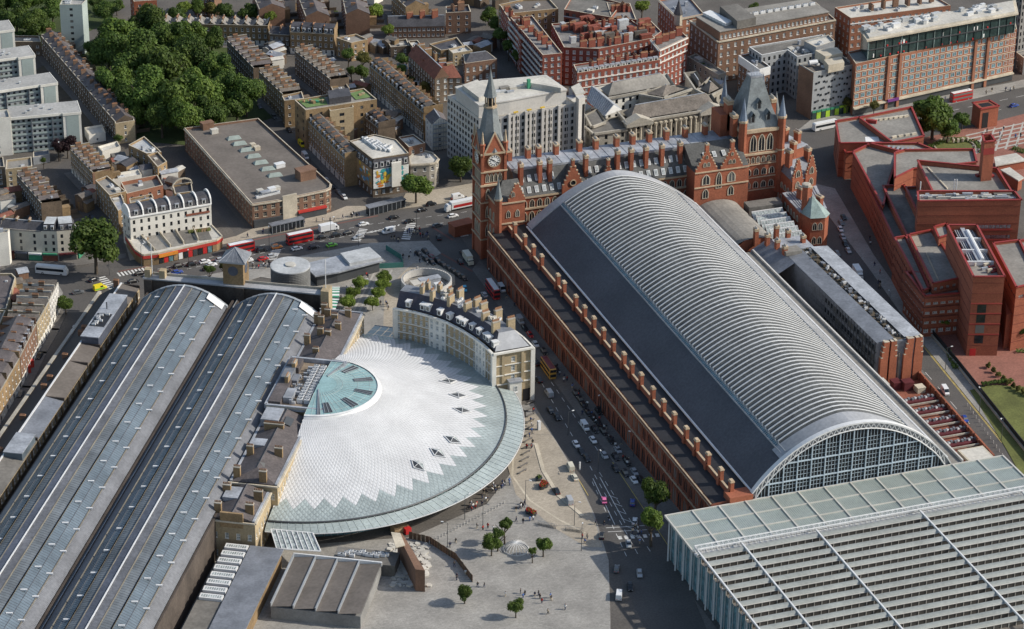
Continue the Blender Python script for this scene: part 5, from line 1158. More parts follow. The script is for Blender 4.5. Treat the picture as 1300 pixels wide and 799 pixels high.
dmsh = MB(); dmsh.box(-.75, -.1, 0, .75, 1.8, 1.55, 0, 'b'); dmsh.box(-.5, -.13, .25, .5, -.1, 1.35, 1); dmsh.box(-.95, -.35, 1.55, .95, 2.0, 1.85, 2); dmsh = dmsh.mesh('dormer', ['white_paint', 'glass_dark', 'metal_white'])
Fl = [0]
for a, c in zip(F, F[1:]): Fl.append(Fl[-1]+math.dist(a, c))
for x, y in ((-65.4, 150.7), (-61.4, 147.1), (-59.9, 145.5), (-57.2, 141.3), (-55.2, 137.5), (-52.9, 133.5), (-52, 131.0), (-50.3, 127.5), (-49.1, 123.3), (-48.2, 119.3), (-47.9, 117.0), (-47.3, 113)):
 k = min(range(len(F)-1), key=lambda j: math.dist(cen([F[j], F[j+1]]), (x, y))); d = (V2(F[k+1])-V2(F[k])).normalized(); n_ = Vector((-d.y, d.x)); p = V2((x, y))+n_*1.3; put('dormer', dmsh, gn, (p.x, p.y, 21.4), math.atan2(d.y, d.x), (1.1, 1, 1.25))
for x, y in ((-58.7, 155.2), (-55.8, 157.6), (-56.3, 150.7), (-52.4, 154.4), (-50.0, 150.0), (-51.5, 144.8), (-46.8, 148.2), (-47.5, 137.9), (-43.4, 139.5), (-42.4, 135.6), (-44.1, 128.7), (-39.3, 129.0), (-43.1, 120.6), (-37.3, 121.3)):
 k = min(range(len(F)-1), key=lambda j: math.dist(F[j], (x-7, y))); d = V2(F[k+1])-V2(F[k]); put('chimney', chimney_mesh('stock_yellow', 6), gn, (x, y-2, 23), math.atan2(d.y, d.x)+1.57, (2.9 if y < 150 else 2.0, 1.3, 6.3))
for k in range(16): i = random.randrange(2, 6); p = lerp(I2[i], I3[i], random.uniform(.2, .9)); put('air_handler', ac_mesh() if k % 2 else unit_box('roof_pale'), gn, (p[0], p[1]+random.uniform(-3, 3), 25.5), random.random(), (random.uniform(1, 2.2), 1.1, random.uniform(.7, 1.6)))
# ---------------------------------------------------------------- square in front of King's Cross
vc = thing('vent_drum', 'round grey louvred ventilation drum with flat pale top behind the station front', 'vent drum', (-89.5, 218.5, 0))
b = MB(); c = (-89.5, 218.5); b.lathe(c, [(7.3, 0), (7.3, 10.6)], 40, 0)
for k in range(14): b.lathe(c, [(7.32, .6+.7*k), (7.44, .65+.7*k), (7.44, .8+.7*k), (7.32, .85+.7*k)], 40, 0)
b.build('wall', 'drum_grey', vc); b = MB(); b.lathe(c, [(7.5, 10.6), (7.5, 11.1), (7, 11.15), (.01, 11.2)], 40, 0); b.build('roof', 'lead_pale', vc)
b = MB(); b.lathe(c, [(2, 11.2), (2, 11.6), (.01, 11.7)], 20, 0); b.build('hatch', 'roof_pale', vc)
pv = thing('entrance_pavilion', 'long low underground entrance pavilion with flat grey roof and glass sides', 'pavilion', (-66, 226, 0))
pp = SS(5, (384, 336), (443, 322), (469, 316), (487, 331), (430, 346), (400, 351))
b = MB(); b.prism(inset(pp, 1.2), 0, 4.6); b.build('wall', 'metal_dark', pv); b = MB(); b.prism(pp, 4.6, 5.2); b.build('roof', 'lead', pv)
b = MB(); b.prism(SS(5.2, (432, 325), (469, 317), (484, 330), (444, 338)), 5.2, 6.4); b.build('upper_roof', 'lead_pale', pv)
ro_ = thing('ramp_rotunda', 'ring walled circular cycle ramp with small plant boxes beside the curved hotel', 'rotunda', (-40.5, 204.3, 0))
b = MB(); c = (-40.3, 204.6); b.lathe(c, [(9.6, 0), (9.6, 4.2), (9.0, 4.2), (9.0, 1.4)], 48, 0); b.build('ring_wall', 'concrete', ro_)
b = MB()
for k in range(48): a = 2*math.pi*k/48; b.tube((c[0]+9.0*math.cos(a), c[1]+9.0*math.sin(a), 4.2), (c[0]+9.0*math.cos(a), c[1]+9.0*math.sin(a), 4.9), .12, 4)
b.build('louvres', 'metal_grey', ro_, kind='stuff')
b = MB(); b.lathe(c, [(8.6, 1.2), (.01, 1.2)], 32, 0); b.build('floor', 'roof_grey', ro_)
for x, y, sx, sy, sz, mk in ((-43, 205, 6, 4, 2.2, 'roof_pale'), (-38.5, 206.5, 8, 3, 2.4, 'lead'), (-36.5, 202, 3, 2, 2, 'metal_white'), (-42, 200.5, 5, 2.5, 1.6, 'lead')): put('plant_box', unit_box(mk), ro_, (x, y, 1.2), .1, (sx, sy, sz))
# ================================================================= the library on Midland Road
li = thing('library', 'huge stepped red brick library with grey flat roofs edged in bright red', 'library', (150, 180, 0))
def lib(px, z, z0=0., par=.7, rows=None, bay=2.6, ww=1.5, wh=1.3, joints=3.6, roof='roof_grey', t=None, world=None, style='red'):
 poly = ccw(world or SS(z, *px)); t = t or li; b = MB(); sp = []; n = len(poly)
 for k in range(n):
  A, B = poly[k], poly[(k+1) % n]; L = math.dist(A, B)
  if rows and seen(A, B) and L > 6: sp += facade(b, A, B, z0, z, [(r, wh) for r in rows], max(2, int(L/bay)), ww, .3)
  else: facade(b, A, B, z0, z, [], 0, 0)
 b.build('wall', 'library_brick', t); windows(t, sp, style)
 b = MB(); inn = inset(poly, .55)
 for k in range(n): b.obox(poly[k], poly[(k+1) % n], .75, z-.1, z+.32, 0, .3)
 b.build('coping', 'library_trim', t); b = MB(); b.sheet(inset(poly, .3), z-par); b.build('roof', roof, t); b = MB()
 for k in range(n): A, B, C, D = poly[k], poly[(k+1) % n], inn[(k+1) % n], inn[k]; b.face([(*C, z-par-.02), (*D, z-par-.02), (*D, z-.08), (*C, z-.08)])
 b.build('parapet', 'library_brick', t)
 zz = z0+joints
 while joints and zz < z-1:
  b = MB()
  for k in range(n):
   A, B = poly[k], poly[(k+1) % n]
   if seen(A, B): d = (V2(B)-V2(A)).normalized(); o_ = Vector((d.y, -d.x))*.05; b.obox(V2(A)+o_, V2(B)+o_, .1, zz, zz+.16)
  if b.f: b.build('string_course', 'library_joint', t)
  zz += joints
 return poly
dm('library_joint', (.17, .045, .03), .85, .1, .2, 2, .06)
lib(((1061, 154), (1091, 149), (1132, 181), (1066, 182)), 15); lib(((1091, 149.5), (1157, 136), (1173, 173), (1133, 181)), 16.5); lib(((1066, 182), (1097, 182), (1112, 190), (1074, 194)), 12)
b = MB(); b.prism(SS(14, (1098, 175), (1115, 175), (1117, 182), (1099, 182)), 11, 14.4); b.build('roof_lantern', 'white_paint', li)
lib(((1083, 193), (1104, 183), (1142, 190), (1128, 232), (1121, 262)), 16)
lib(((1104, 182), (1165, 182), (1185, 190), (1142, 192)), 17)
lib(((1136, 194), (1148, 190.5), (1236, 189.5), (1240, 206), (1160, 214), (1136, 226)), 22)
# terraces stepping down to Midland Road
def strip(z, a0, a1, w, z0=0., **k): A, B = V2(S(*a0, z)), V2(S(*a1, z)); d = (B-A).normalized(); n_ = Vector((-d.y, d.x)); return lib(None, z, z0, world=[tuple(A), tuple(B), tuple(B+n_*w), tuple(A+n_*w)], **k)
strip(14, (1083, 194), (1156, 347), 7.5, rows=(2, 5.4, 8.8), roof='roof_felt'); strip(17, (1121, 236), (1152.5, 301), 8.5, roof='roof_felt'); strip(20, (1150, 238), (1164, 268), 9, roof='roof_felt')
lib(((1165, 204), (1266, 214), (1284, 243), (1184, 243)), 31, par=1.6); lib(((1165, 243), (1288, 243), (1296.5, 254), (1166, 255.5)), 31.3, par=1.0, rows=None)
p0, p1 = V2(S(1166, 255.5, 31.3)), V2(S(1296.5, 254, 31.3)); d = (p1-p0).normalized(); o_ = Vector((d.y, -d.x)); yaw = math.atan2(d.y, d.x)
for k in range(10):
 for z, f0, f1 in ((19.5, .56, .92), (15.2, .66, .92)): q = p0+d*((p1-p0).length*(f0+(f1-f0)*(k+.5)/10))+o_*.06; put('window', WIN['red'], li, (q.x, q.y, z), yaw, (1.6, 1, 1.6))
for z in (19.0, 14.7): b = MB(); q0, q1 = p0+d*((p1-p0).length*.55), p0+d*((p1-p0).length*.94); b.obox(q0+o_*.1, q1+o_*.1, .25, z-.3, z+.2); b.build('sill_band', 'library_trim', li)
for k in range(40): q = lerp(S(1170, 249, 31), S(1288, 248, 31), random.random()); put(*random.choice([('duct', unit_box('lead')), ('plant_box', unit_box('roof_pale')), ('plant_box', unit_box('metal_grey')), ('air_handler', ac_mesh())]), li, (q[0], q[1]+random.uniform(-2.4, 2.4), 30.3), yaw, (random.uniform(.8, 5), random.uniform(.5, 1.2), random.uniform(.4, 1.1)))
b = MB(); b.prism(SS(30, (1259, 244), (1282, 243.5), (1285, 249), (1262, 250)), 30.2, 31); b.build('plant_deck', 'roof_felt', li)
for k in range(26): q = lerp(S(1178, 214, 29.4), S(1203, 241, 29.4), k/26); put('rooflight', unit_box('stone'), li, (*q, 29.4), .7, (.7, .5, .5))
for k in range(5): q = lerp(S(1241, 224, 29.4), S(1259, 224.5, 29.4), k/4); put('rooflight', unit_box('library_trim'), li, (*q, 29.4), .1, (1.3, 1.6, .9))
for px, py in ((1211, 240), (1214, 240), (1168, 243)): b = MB(); q = S(px, py, 30); b.tube((*q, 29.5), (*q, 34), .22, 6); b.build('flue', 'metal_white', li)
ta = lib(((1247, 171.5), (1258, 171), (1263.5, 179), (1250, 180.5)), 46, par=2.2, joints=0); b = MB(); pa = inset(ta, -.06); b.prism(pa, 40.5, 43.2); b.build('louvre_band', 'library_trim', li)
lib(((1261, 309), (1294, 305), (1320, 358), (1290.5, 365)), 26, z0=0, rows=(21,), bay=4, ww=2.4, wh=1.4); lib(((1290, 306), (1340, 300), (1350, 350), (1316, 356)), 24, rows=(19,))
lib(((1154, 298), (1183, 292), (1224, 352), (1184.5, 360)), 21, rows=(17.6,), wh=1.5); lib(((1136, 302), (1150, 300), (1180, 366), (1172, 369)), 18, rows=(2.5, 6.4, 10.2, 14)); pz = lib(((1150, 345), (1174.5, 376), (1222, 372), (1226, 352)), 17, z0=0, rows=(13.3, 9.4, 5.5, 1.8), bay=2.7, ww=1.8, wh=1.5, style='pale')
for z in (15.6, 11.8, 7.8):
 b = MB()
 for k in range(4):
  A, B = pz[k], pz[(k+1) % 4]
  if seen(A, B): d = (V2(B)-V2(A)).normalized(); o_ = Vector((d.y, -d.x))*.5; b.obox(V2(A)+o_, V2(B)+o_, 1.0, z-.9, z+.6, 0, .4)
 b.build('brick_band', 'library_brick', li)
for k in range(24): q = lerp(S(1176, 322, 20.4), S(1192, 358, 20.4), k/24); put('rooflight', unit_box('stone'), li, (*q, 20.3), .5, (.55, .4, .35))
b = MB(); b.prism(SS(20.5, (1157, 301), (1166, 299), (1172, 312), (1163, 313)), 20.35, 20.5); b.build('roof_mat', 'paving_warm', li)
lib(((1186, 288), (1202, 284), (1206, 298), (1192, 302)), 24)
tw_ = lib(((1203, 286), (1240, 286), (1275.5, 351.5), (1236, 351.5)), 32, par=2.4, joints=4.2, roof='roof_grey')
A, B = V2(S(1236, 351.5, 32)), V2(S(1275.5, 351.5, 32)); d = (B-A).normalized(); o_ = Vector((d.y, -d.x)); L_ = (B-A).length; yaw = math.atan2(d.y, d.x)
for z in (5.2, 9.4, 13.6, 17.6): q = A+d*(L_*.36)+o_*.05; b = MB(); b.obox(q-d*1.6, q+d*1.6, .14, z, z+3.2); b.build('window_slot', 'glass_dark', li); b = MB(); b.obox(A-d*.1+o_*.12, B+d*.1+o_*.12, .3, z+3.5, z+3.8); b.build('string_course', 'library_trim', li)
b = MB(); q = A+d*(L_*.2)+o_*.06; b.obox(q-d*1.1, q+d*1.1, .14, 0, 3); b.build('door', 'plastic_red', li)
a0, a1, a2, a3 = SS(31, (1207, 289), (1237, 289), (1262, 333), (1228, 333))
for j in range(3):
 for s in (0, 1):
  f0, f1 = .04+.33*j, .30+.33*j; g0, g1 = (.06, .42) if s == 0 else (.62, .94); q = [lerp(lerp(a0, a1, g), lerp(a3, a2, g), f) for g, f in ((g0, f0), (g1, f0), (g1, f1), (g0, f1))]; b = MB(); b.sheet(q, 29.75); b.build('plant_well', 'black', li)
  for k in range(1, 4): b = MB(); b.obox(lerp(q[0], q[1], k/4), lerp(q[3], q[2], k/4), .3, 29.8, 30.6); b.build('well_beam', 'lead', li)
for j in range(4): b = MB(); b.obox(lerp(a0, a3, j/3), lerp(a1, a2, j/3), .7, 29.8, 31.4); b.build('cross_beam', 'metal_white', li)
b = MB(); m0, m1 = lerp(a0, a1, .47), lerp(a3, a2, .47); b.obox(m0, m1, 1.6, 29.8, 31.2); b.build('walkway', 'lead', li); b = MB(); m0, m1 = lerp(lerp(a0, a1, .6), lerp(a3, a2, .6), .12), lerp(lerp(a0, a1, .6), lerp(a3, a2, .6), .95); b.tube((*m0, 31), (*m1, 31), .95, 10)
b.build('white_duct', 'metal_white', li)
for k in range(10): q = lerp(S(1238, 337, 29.6), S(1266, 346, 29.6), random.random()); put('plant_box', unit_box(random.choice(['stone', 'lead', 'library_trim', 'roof_pale'])), li, (q[0]+random.uniform(-2, 2), q[1]+random.uniform(-2, 3), 29.6), .1, (random.uniform(.8, 3), .8, random.uniform(.5, 1.6)))
b = MB(); q = SS(30, (1280, 296), (1300, 294), (1300, 300), (1282, 302)); b.prism(q, 18, 25); b.build('link_block', 'library_brick', li)
for z in (10, 15.5): b = MB(); A, B = V2(S(1292, 366, 20)), V2(S(1318, 360, 20)); d = (B-A).normalized(); o_ = Vector((d.y, -d.x)); b.obox(A+o_*1, B+o_*1, 2, z, z+2.6); b.build('bay_window', 'glass_green', li)
for a, c, n in (((1112, 153.5), (1150, 148.5), 7), ((1135, 175), (1160, 171), 4)):
 for k in range(n): q = lerp(S(*a, 15.8), S(*c, 15.8), k/(n-1)); put('rooflight', unit_box('stone'), li, (*q, 15.8), .15, (2.2, .9, .8))
q = S(1106, 156, 15.8); put('plant_box', unit_box('library_trim'), li, (*q, 15.8), -.7, (4.5, 1.4, 1.4))
for a, c in (((1128, 188), (1158, 191)),):
 for k in range(6): q = lerp(S(*a, 16.3), S(*c, 16.3), k/5); put('duct', unit_box('lead'), li, (*q, 16.3), .9, (3, .7, .6))
lw_ = thing('wall', 'low red brick garden wall and curved terrace at the side of the library tower', 'wall', (*S(1285, 430), 0))
b = MB(); b.prism(SS(14, (1275, 372), (1310, 366), (1320, 392), (1278, 400)), 0, 14); b.build('wall', 'library_brick', lw_)
pg = thing('portico', 'square red brick gateway with dark opening at the piazza corner', 'gateway', (*S(1250, 160), 0))
pp = SS(9.2, (1235, 131), (1256, 128), (1268, 135), (1245, 139)); b = MB(); b.prism(pp, 0, 9.2); b.build('wall', 'library_brick', pg); b = MB(); cpp = ccw(pp)
for k in range(4): b.obox(cpp[k], cpp[(k+1) % 4], .8, 9.1, 9.6, 0, .3)
b.build('coping', 'library_trim', pg); b = MB(); b.sheet(inset(pp, 1.6), 9.25); b.build('opening', 'black', pg); A, B = V2(pp[3]), V2(pp[2]); d = (B-A).normalized(); o_ = Vector((d.y, -d.x))*.05; b = MB(); b.obox(A+d*1.3+o_, A+d*4.2+o_, .12, 0, 7.2); b.build('doorway', 'black', pg)
for lab, px, h in (('white canvas roof over the piazza cafe', ((1262, 200), (1290, 195), (1303, 204), (1264, 211)), 4), ('red walled cafe block with white roof beside the hedge', ((1270, 216), (1282, 213), (1300, 226), (1293, 230)), 5)):
 t = thing('cafe_roof', lab, 'cafe', (*S(*px[0]), 0)); q = SS(h, *px); b = MB(); b.prism(inset(q, .5), 0, h-.3); b.build('wall', 'library_brick', t); b = MB(); b.prism(q, h-.3, h+.2); b.build('roof', 'roof_pale', t)
am = thing('sunken_garden', 'round sunken seating area with pale stone floor and hedge ring', 'garden seat', (*S(1215, 185), 0)); b = MB(); c = S(1212, 187); b.lathe(c, [(9, .05), (9, .7), (8.4, .7), (8.4, .05), (.01, .05)], 28); b.build('stone_ring', 'paving_warm', am)
for k in range(6): q = S(1198+k*6, 183-abs(k-2.5)); put('boulder', unit_box('stone'), am, (*q, .7), k, (.9, .9, 1.5))
# ================================================================= the town around
def put_local(name, mesh, parent, loc, rot=0., scale=(1, 1, 1), label=None):
 o = bpy.data.objects.new(name, mesh); link(o); o.parent = parent; o.location = loc; o.rotation_euler.z = rot; o.scale = scale
 return tag(o, label)
ORD = 'first second third fourth fifth sixth seventh eighth ninth tenth eleventh twelfth thirteenth fourteenth fifteenth sixteenth seventeenth eighteenth nineteenth twentieth'.split()
door_m = MB(); door_m.box(-.5, -.06, 0, .5, 0, 1); door_m = door_m.mesh('door', 'metal_dark')
def terrace(A, B, h, n, depth, desc, end, group, wall='stock_brick', roof='butterfly', floors=3, slate='slate_brown', stucco=0., bays=2, chim='chimney_brown', zs=None, rear=True, style='sash', dorm=True, ends=True):
 A, B = V2(A), V2(B); L = (B-A).length; t = (B-A)/L; yaw = math.atan2(t.y, t.x); w = L/n
 zs = zs or rows_of(0, h, floors, 1.0, 1.75, 1.0); gap = .0
 b = MB(); sp = facade(b, (0, 0), (w, 0), stucco, h, [r for r in zs if r[0] >= stucco], bays, 1.05, .2)
 low = [r for r in zs if r[0] < stucco]
 lb = MB(); sp2 = []
 if stucco: sp2 = facade(lb, (0, 0), (w, 0), 0, stucco, low, bays, 1.05, .2)
 sb = facade(b, (w, depth), (0, depth), 0, h-.6, zs, bays, 1.0, .2) if rear else (facade(b, (w, depth), (0, depth), 0, h-.6, [], 0, 0) or [])
 b.face([(w, 0, 0), (w, depth, 0), (w, depth, h-.6), (w, 0, h)], 0); b.face([(0, depth, 0), (0, 0, 0), (0, 0, h), (0, depth, h-.6)], 0)
 b.box(-.02, -.06, h-.02, w+.02, .35, h+.14, 1)
 if roof != 'mansard': b.box(-.2, .3, h-.6, .2, depth, h+1.5 if roof == 'butterfly' else h+.6, 0, 'b'); b.box(-.26, .3, h+1.5 if roof == 'butterfly' else h+.6, .26, depth, h+1.62 if roof == 'butterfly' else h+.72, 1, 'b')
 wm = b.mesh('terrace_wall', [wall, 'stone_grey'])
 lm = lb.mesh('terrace_ground_floor', 'stucco') if stucco else None
 r = MB(); cz = h+1.4; cy = depth*.5; dsp = []
 if roof == 'butterfly':
  r.face([(0, .3, h+1.2), (w/2, .3, h-.5), (w/2, depth, h-.9), (0, depth, h+.9)]); r.face([(w/2, .3, h-.5), (w, .3, h+1.2), (w, depth, h+.9), (w/2, depth, h-.9)])
 elif roof == 'pitched':
  r.face([(0, .2, h), (w, .2, h), (w, depth/2, h+2.4), (0, depth/2, h+2.4)]); r.face([(w, depth+.2, h-.4), (0, depth+.2, h-.4), (0, depth/2, h+2.4), (w, depth/2, h+2.4)])
  r.face([(0, depth, h-.6), (0, 0, h), (0, depth/2, h+2.4)], 1); r.face([(w, 0, h), (w, depth, h-.6), (w, depth/2, h+2.4)], 1); cz = h+2
 else:
  r.face([(0, .4, h), (w, .4, h), (w, 1.7, h+2.4), (0, 1.7, h+2.4)]); r.face([(0, 1.7, h+2.4), (w, 1.7, h+2.4), (w, depth*.55, h+3.3), (0, depth*.55, h+3.3)]); r.face([(w, depth+.1, h+.2), (0, depth+.1, h+.2), (0, depth*.55, h+3.3), (w, depth*.55, h+3.3)])
  for x0 in (0, w): r.box(x0-.18, .1, h-.4, x0+.18, depth, h+2.6, 1, 'b')
  cz = h+2.2; dsp = [w*(k+.5)/bays for k in range(bays)] if dorm else []
 rm = r.mesh('terrace_roof', [slate, wall])
 o2 = Vector((t.y, -t.x)); pb = MB(); pb.obox(A+o2*1.5, B+o2*1.5, 3.0, -.01, .13, 0, 1); pb.build('pavement', 'paving_dark', kind='structure')
 pb = MB(); pb.obox(A-o2*(depth+4.2), B-o2*(depth+4.2), 8.4, -.01, .06+.002*n); pb.build('garden', random.choice(['soil', 'grass_dark', 'paving_dark']), kind='structure')
 cm_ = chimney_mesh(chim, 5)
 for k in range(n):
  p = A+t*(w*k); lab = f'{ORD[min(k, 19)]} house from the {end} {desc}'
  o = thing('terrace_house', lab, 'house', (p.x, p.y, 0), yaw, group)
  put_local('wall', wm, o, (0, 0, 0))
  if lm: put_local('ground_floor', lm, o, (0, 0, 0))
  put_local('roof', rm, o, (0, 0, 0))
  for (x, y, z), yw, ww, hh in sp+sp2+sb: put_local('window', WIN[style], o, (x, y, z), yw, (ww, 1, hh))
  for x in dsp: put_local('dormer', dorm_mesh, o, (x, .55, h+.35))
  put_local('chimney', cm_, o, (.1, depth*(.36 if k % 2 else .42), cz-1.2), math.pi/2, (random.uniform(1.7, 2.4), .62, random.uniform(2.2, 2.9)))
  if k % 3: put_local('chimney', cm_, o, (.1, depth*.78, cz-1.5), math.pi/2, (1.4, .6, 2.2))
  put_local('door', door_m, o, (w*.8 if bays > 1 else w*.5, -.02, 0), 0, (1.0, 1, 2.4))
  put_local('garden_wall', unit_box('stock_dark'), o, (0, depth+4, 0), 0, (.25, 7.6, 1.7)); q = random.random()
  if q < .45: put_local('rear_extension', unit_box(random.choice(['stock_brick', 'stock_dark'])), o, (w*.3, depth+2, 0), 0, (w*.5, 4, h*random.uniform(.4, .75)))
  if random.random() < .3: put_local('skylight', unit_box('lead'), o, (w*.6, depth*.6, h+.2), 0, (1, .8, .9))
dm_ = MB(); dm_.box(-.55, 0, 0, .55, 1.4, 1.45, 0, 'bk'); dm_.box(-.38, -.04, .2, .38, 0, 1.25, 1); dm_.box(-.65, -.1, 1.45, .65, 1.6, 1.6, 2); dorm_mesh = dm_.mesh('dormer', ['white_paint', 'glass_dark', 'lead'])
G1 = 'houses of the brown brick terraces'
RFN = {'slate': 'slate', 'roof_felt': 'grey felt', 'slate_brown': 'brown', 'lead': 'blue grey', 'roof_pale': 'pale', 'tile_red': 'red'}
def yard(px, py, sx, sy, h, yaw, wall, roof, lab):
 x, y = S(px, py, h*.5); t = thing('outbuilding', lab, 'outbuilding', (x, y, 0), yaw, 'small yard buildings behind the terraces'); b = MB(); b.box(-sx/2, -sy/2, 0, sx/2, sy/2, h, 0, 'b'); t0 = (Vector((0, 0, 0)), 0.); put_local('wall', b.mesh('outbuilding_wall', wall), t, (0, 0, 0)); b = MB(); e = .3
 b.face([(-sx/2-e, -sy/2-e, h), (sx/2+e, -sy/2-e, h), (sx/2+e, 0, h+sy*.22), (-sx/2-e, 0, h+sy*.22)]); b.face([(sx/2+e, sy/2+e, h), (-sx/2-e, sy/2+e, h), (-sx/2-e, 0, h+sy*.22), (sx/2+e, 0, h+sy*.22)]); b.face([(-sx/2, sy/2, h), (-sx/2, -sy/2, h), (-sx/2, 0, h+sy*.22)]); b.face([(sx/2, -sy/2, h), (sx/2, sy/2, h), (sx/2, 0, h+sy*.22)]); put_local('roof', b.mesh('outbuilding_roof', roof), t, (0, 0, 0))
for a, c, n, w in (((2, 240), (30, 284), 9, 'behind the cream corner houses'), ((104, 232), (122, 262), 5, 'left of the white hotel'), ((142, 196), (186, 226), 9, 'between the white hotel and the park'), ((208, 214), (226, 244), 6, 'beside the long brick block'), ((440, 112), (466, 140), 6, 'behind the hostel'), ((425, 150), (450, 172), 6, 'beside the painted block'), ((482, 150), (504, 172), 5, 'behind the pale roofed house'), ((500, 86), (540, 124), 8, 'behind the school'), ((440, 50), (520, 62), 9, 'above the mansard terrace'), ((586, 52), (622, 66), 7, 'beside the mansion street'), ((340, 58), (372, 84), 7, 'between the park terraces'), ((385, 60), (420, 92), 5, 'behind the short terrace'), ((0, 352), (44, 412), 9, 'behind the street shops'), ((262, -2), (420, 8), 9, 'at the top edge'), ((470, -4), (640, 6), 9, 'along the top edge'), ((725, 118), (745, 150), 4, 'beside the town hall'), ((905, 60), (1010, 110), 8, 'behind the clinic')):
 for k in range(n): yard(random.uniform(a[0], c[0]), random.uniform(a[1], c[1]), random.uniform(3.5, 8), random.uniform(3, 5.5), random.uniform(2.6, 6.5), random.choice([.1, .5, -.9, .68]), *(wr2 := (random.choice(['stock_brick', 'stock_dark', 'stucco', 'brown_brick']), random.choice(list(RFN)))), f'small {dict(stock_brick="tan brick", stock_dark="dark brick", stucco="white walled", brown_brick="brown brick")[wr2[0]]} outbuilding with {RFN[wr2[1]]} roof {w}')
# terraces --------------------------------------------------------
P = lambda z, a, b: (S(*a, z), S(*b, z))
terrace(*P(9.5, (52, 46), (146, 155)), 9.5, 18, 9.0, 'of the long dark terrace beside the white flats', 'far end', G1, 'stock_dark', 'pitched', 3, 'slate_warm')
terrace(*P(10, (209, 30), (340, 33)), 10, 9, 9.0, 'of the brown terrace behind the park trees', 'left end', G1, 'stock_brick', 'butterfly', 3, 'roof_grey', 2.6)
terrace(*P(8, (341.5, 43.5), (367.5, 45)), 8, 2, 8.5, 'of the low pair between brown terraces', 'left end', G1, 'stock_dark', 'pitched', 3, 'slate', 2.4)
terrace(*P(10.5, (368, 41), (424, 44)), 10.5, 4, 9, 'of the dormered terrace behind the park', 'left end', G1, 'stock_brick', 'mansard', 3, 'slate', 2.8)
terrace(*P(12, (288, 51.5), (321.6, 86.5)), 12, 7, 9.5, 'of the dark terrace right of the park trees', 'far end', G1, 'stock_dark', 'butterfly', 4, 'slate_warm', bays=2)
terrace(*P(12, (328.5, 91), (358.5, 120)), 12, 6, 9.5, 'of the brown near half of the park terrace', 'far end', G1, 'stock_brick', 'butterfly', 4, 'slate_brown')
terrace(*P(11.5, (374, 65), (419, 101)), 11.5, 8, 9, 'of the short terrace behind the hostel', 'far end', G1, 'stock_dark', 'butterfly', 4, 'slate_brown')
terrace(*P(12.4, (469, 84), (537.5, 143.5)), 12.4, 13, 9, 'of the long mansard terrace beside the school', 'far end', G1, 'stock_brick', 'mansard', 4, 'slate_brown', 3.0)
terrace(*P(12.5, (390.5, 154), (437.5, 202)), 12.5, 8, 8.5, 'of the mansard terrace beside the painted block', 'far end', G1, 'stock_brick', 'mansard', 4, 'slate_brown', 3.0)
terrace(*P(10.5, (455, 143), (480, 163)), 10.5, 4, 8, 'of the short red mansard row near the hostel', 'far end', G1, 'stock_dark', 'mansard', 3, 'slate')
terrace(*P(10.5, (89, 190), (117, 219)), 10.5, 7, 8.5, 'of the brick row above the white hotel', 'far end', G1, 'stock_brick', 'butterfly', 4, 'slate_warm', 2.6)
terrace(*P(9.5, (21, 222), (52, 258)), 9.5, 6, 8.5, 'of the low row above the cream corner', 'far end', G1, 'stock_dark', 'butterfly', 3, 'slate_warm')
terrace(*P(10, (497, -8), (515, 9)), 10, 4, 10, 'of the brown row beyond the slate roof', 'far end', G1, 'stock_brick', 'pitched', 3, 'slate_warm')
terrace(*P(10.5, (433, -10), (439, 18)), 10.5, 4, 11, 'of the brown row above the corner house', 'far end', G1, 'brown_brick', 'pitched', 3, 'slate_warm')
terrace(*P(10.5, (376, -10), (388, 21)), 10.5, 4, 11, 'of the brown row left of the alley', 'far end', G1, 'brown_brick', 'pitched', 3, 'slate_warm')
terrace(*P(10.5, (320, -9), (329, 12)), 10.5, 3, 12, 'of the brown row above the small trees', 'far end', G1, 'brown_brick', 'pitched', 3, 'slate_warm')
terrace(*P(10, (246, -6), (272, -3)), 10, 3, 9, 'of the brown houses along the top edge', 'left end', G1, 'brown_brick', 'pitched', 3, 'slate_warm')
# the left foreground street, facing right
A_, B_ = S(-60, 600, 11.5), S(25, 455, 11.5)
terrace(A_, B_, 11.5, 10, 12, 'of the yellow shops facing the office range', 'near end', 'shops along the street beside the sheds', 'stock_brick', 'mansard', 3, 'slate_warm', 3.2, dorm=False)
A_, B_ = S(25.5, 454, 11.5), S(46, 412, 11.5)
terrace(A_, B_, 11.5, 4, 12, 'of the mansard shops facing the office range', 'near end', 'shops along the street beside the sheds', 'brown_brick', 'mansard', 3, 'slate_warm', 3.2)
A_, B_ = S(46.5, 411, 11.5), S(62.5, 383, 11.5)
terrace(A_, B_, 11.5, 3, 12, 'of the tall yellow shops near the corner', 'near end', 'shops along the street beside the sheds', 'stock_yellow', 'butterfly', 4, 'slate_brown', 3.2)
A_, B_ = S(62.5, 382, 11.5), S(74, 359, 11.5)
terrace(A_, B_, 11.5, 3, 12, 'of the pale stucco shops at the corner', 'near end', 'shops along the street beside the sheds', 'concrete', 'butterfly', 4, 'slate_brown', 3.2)
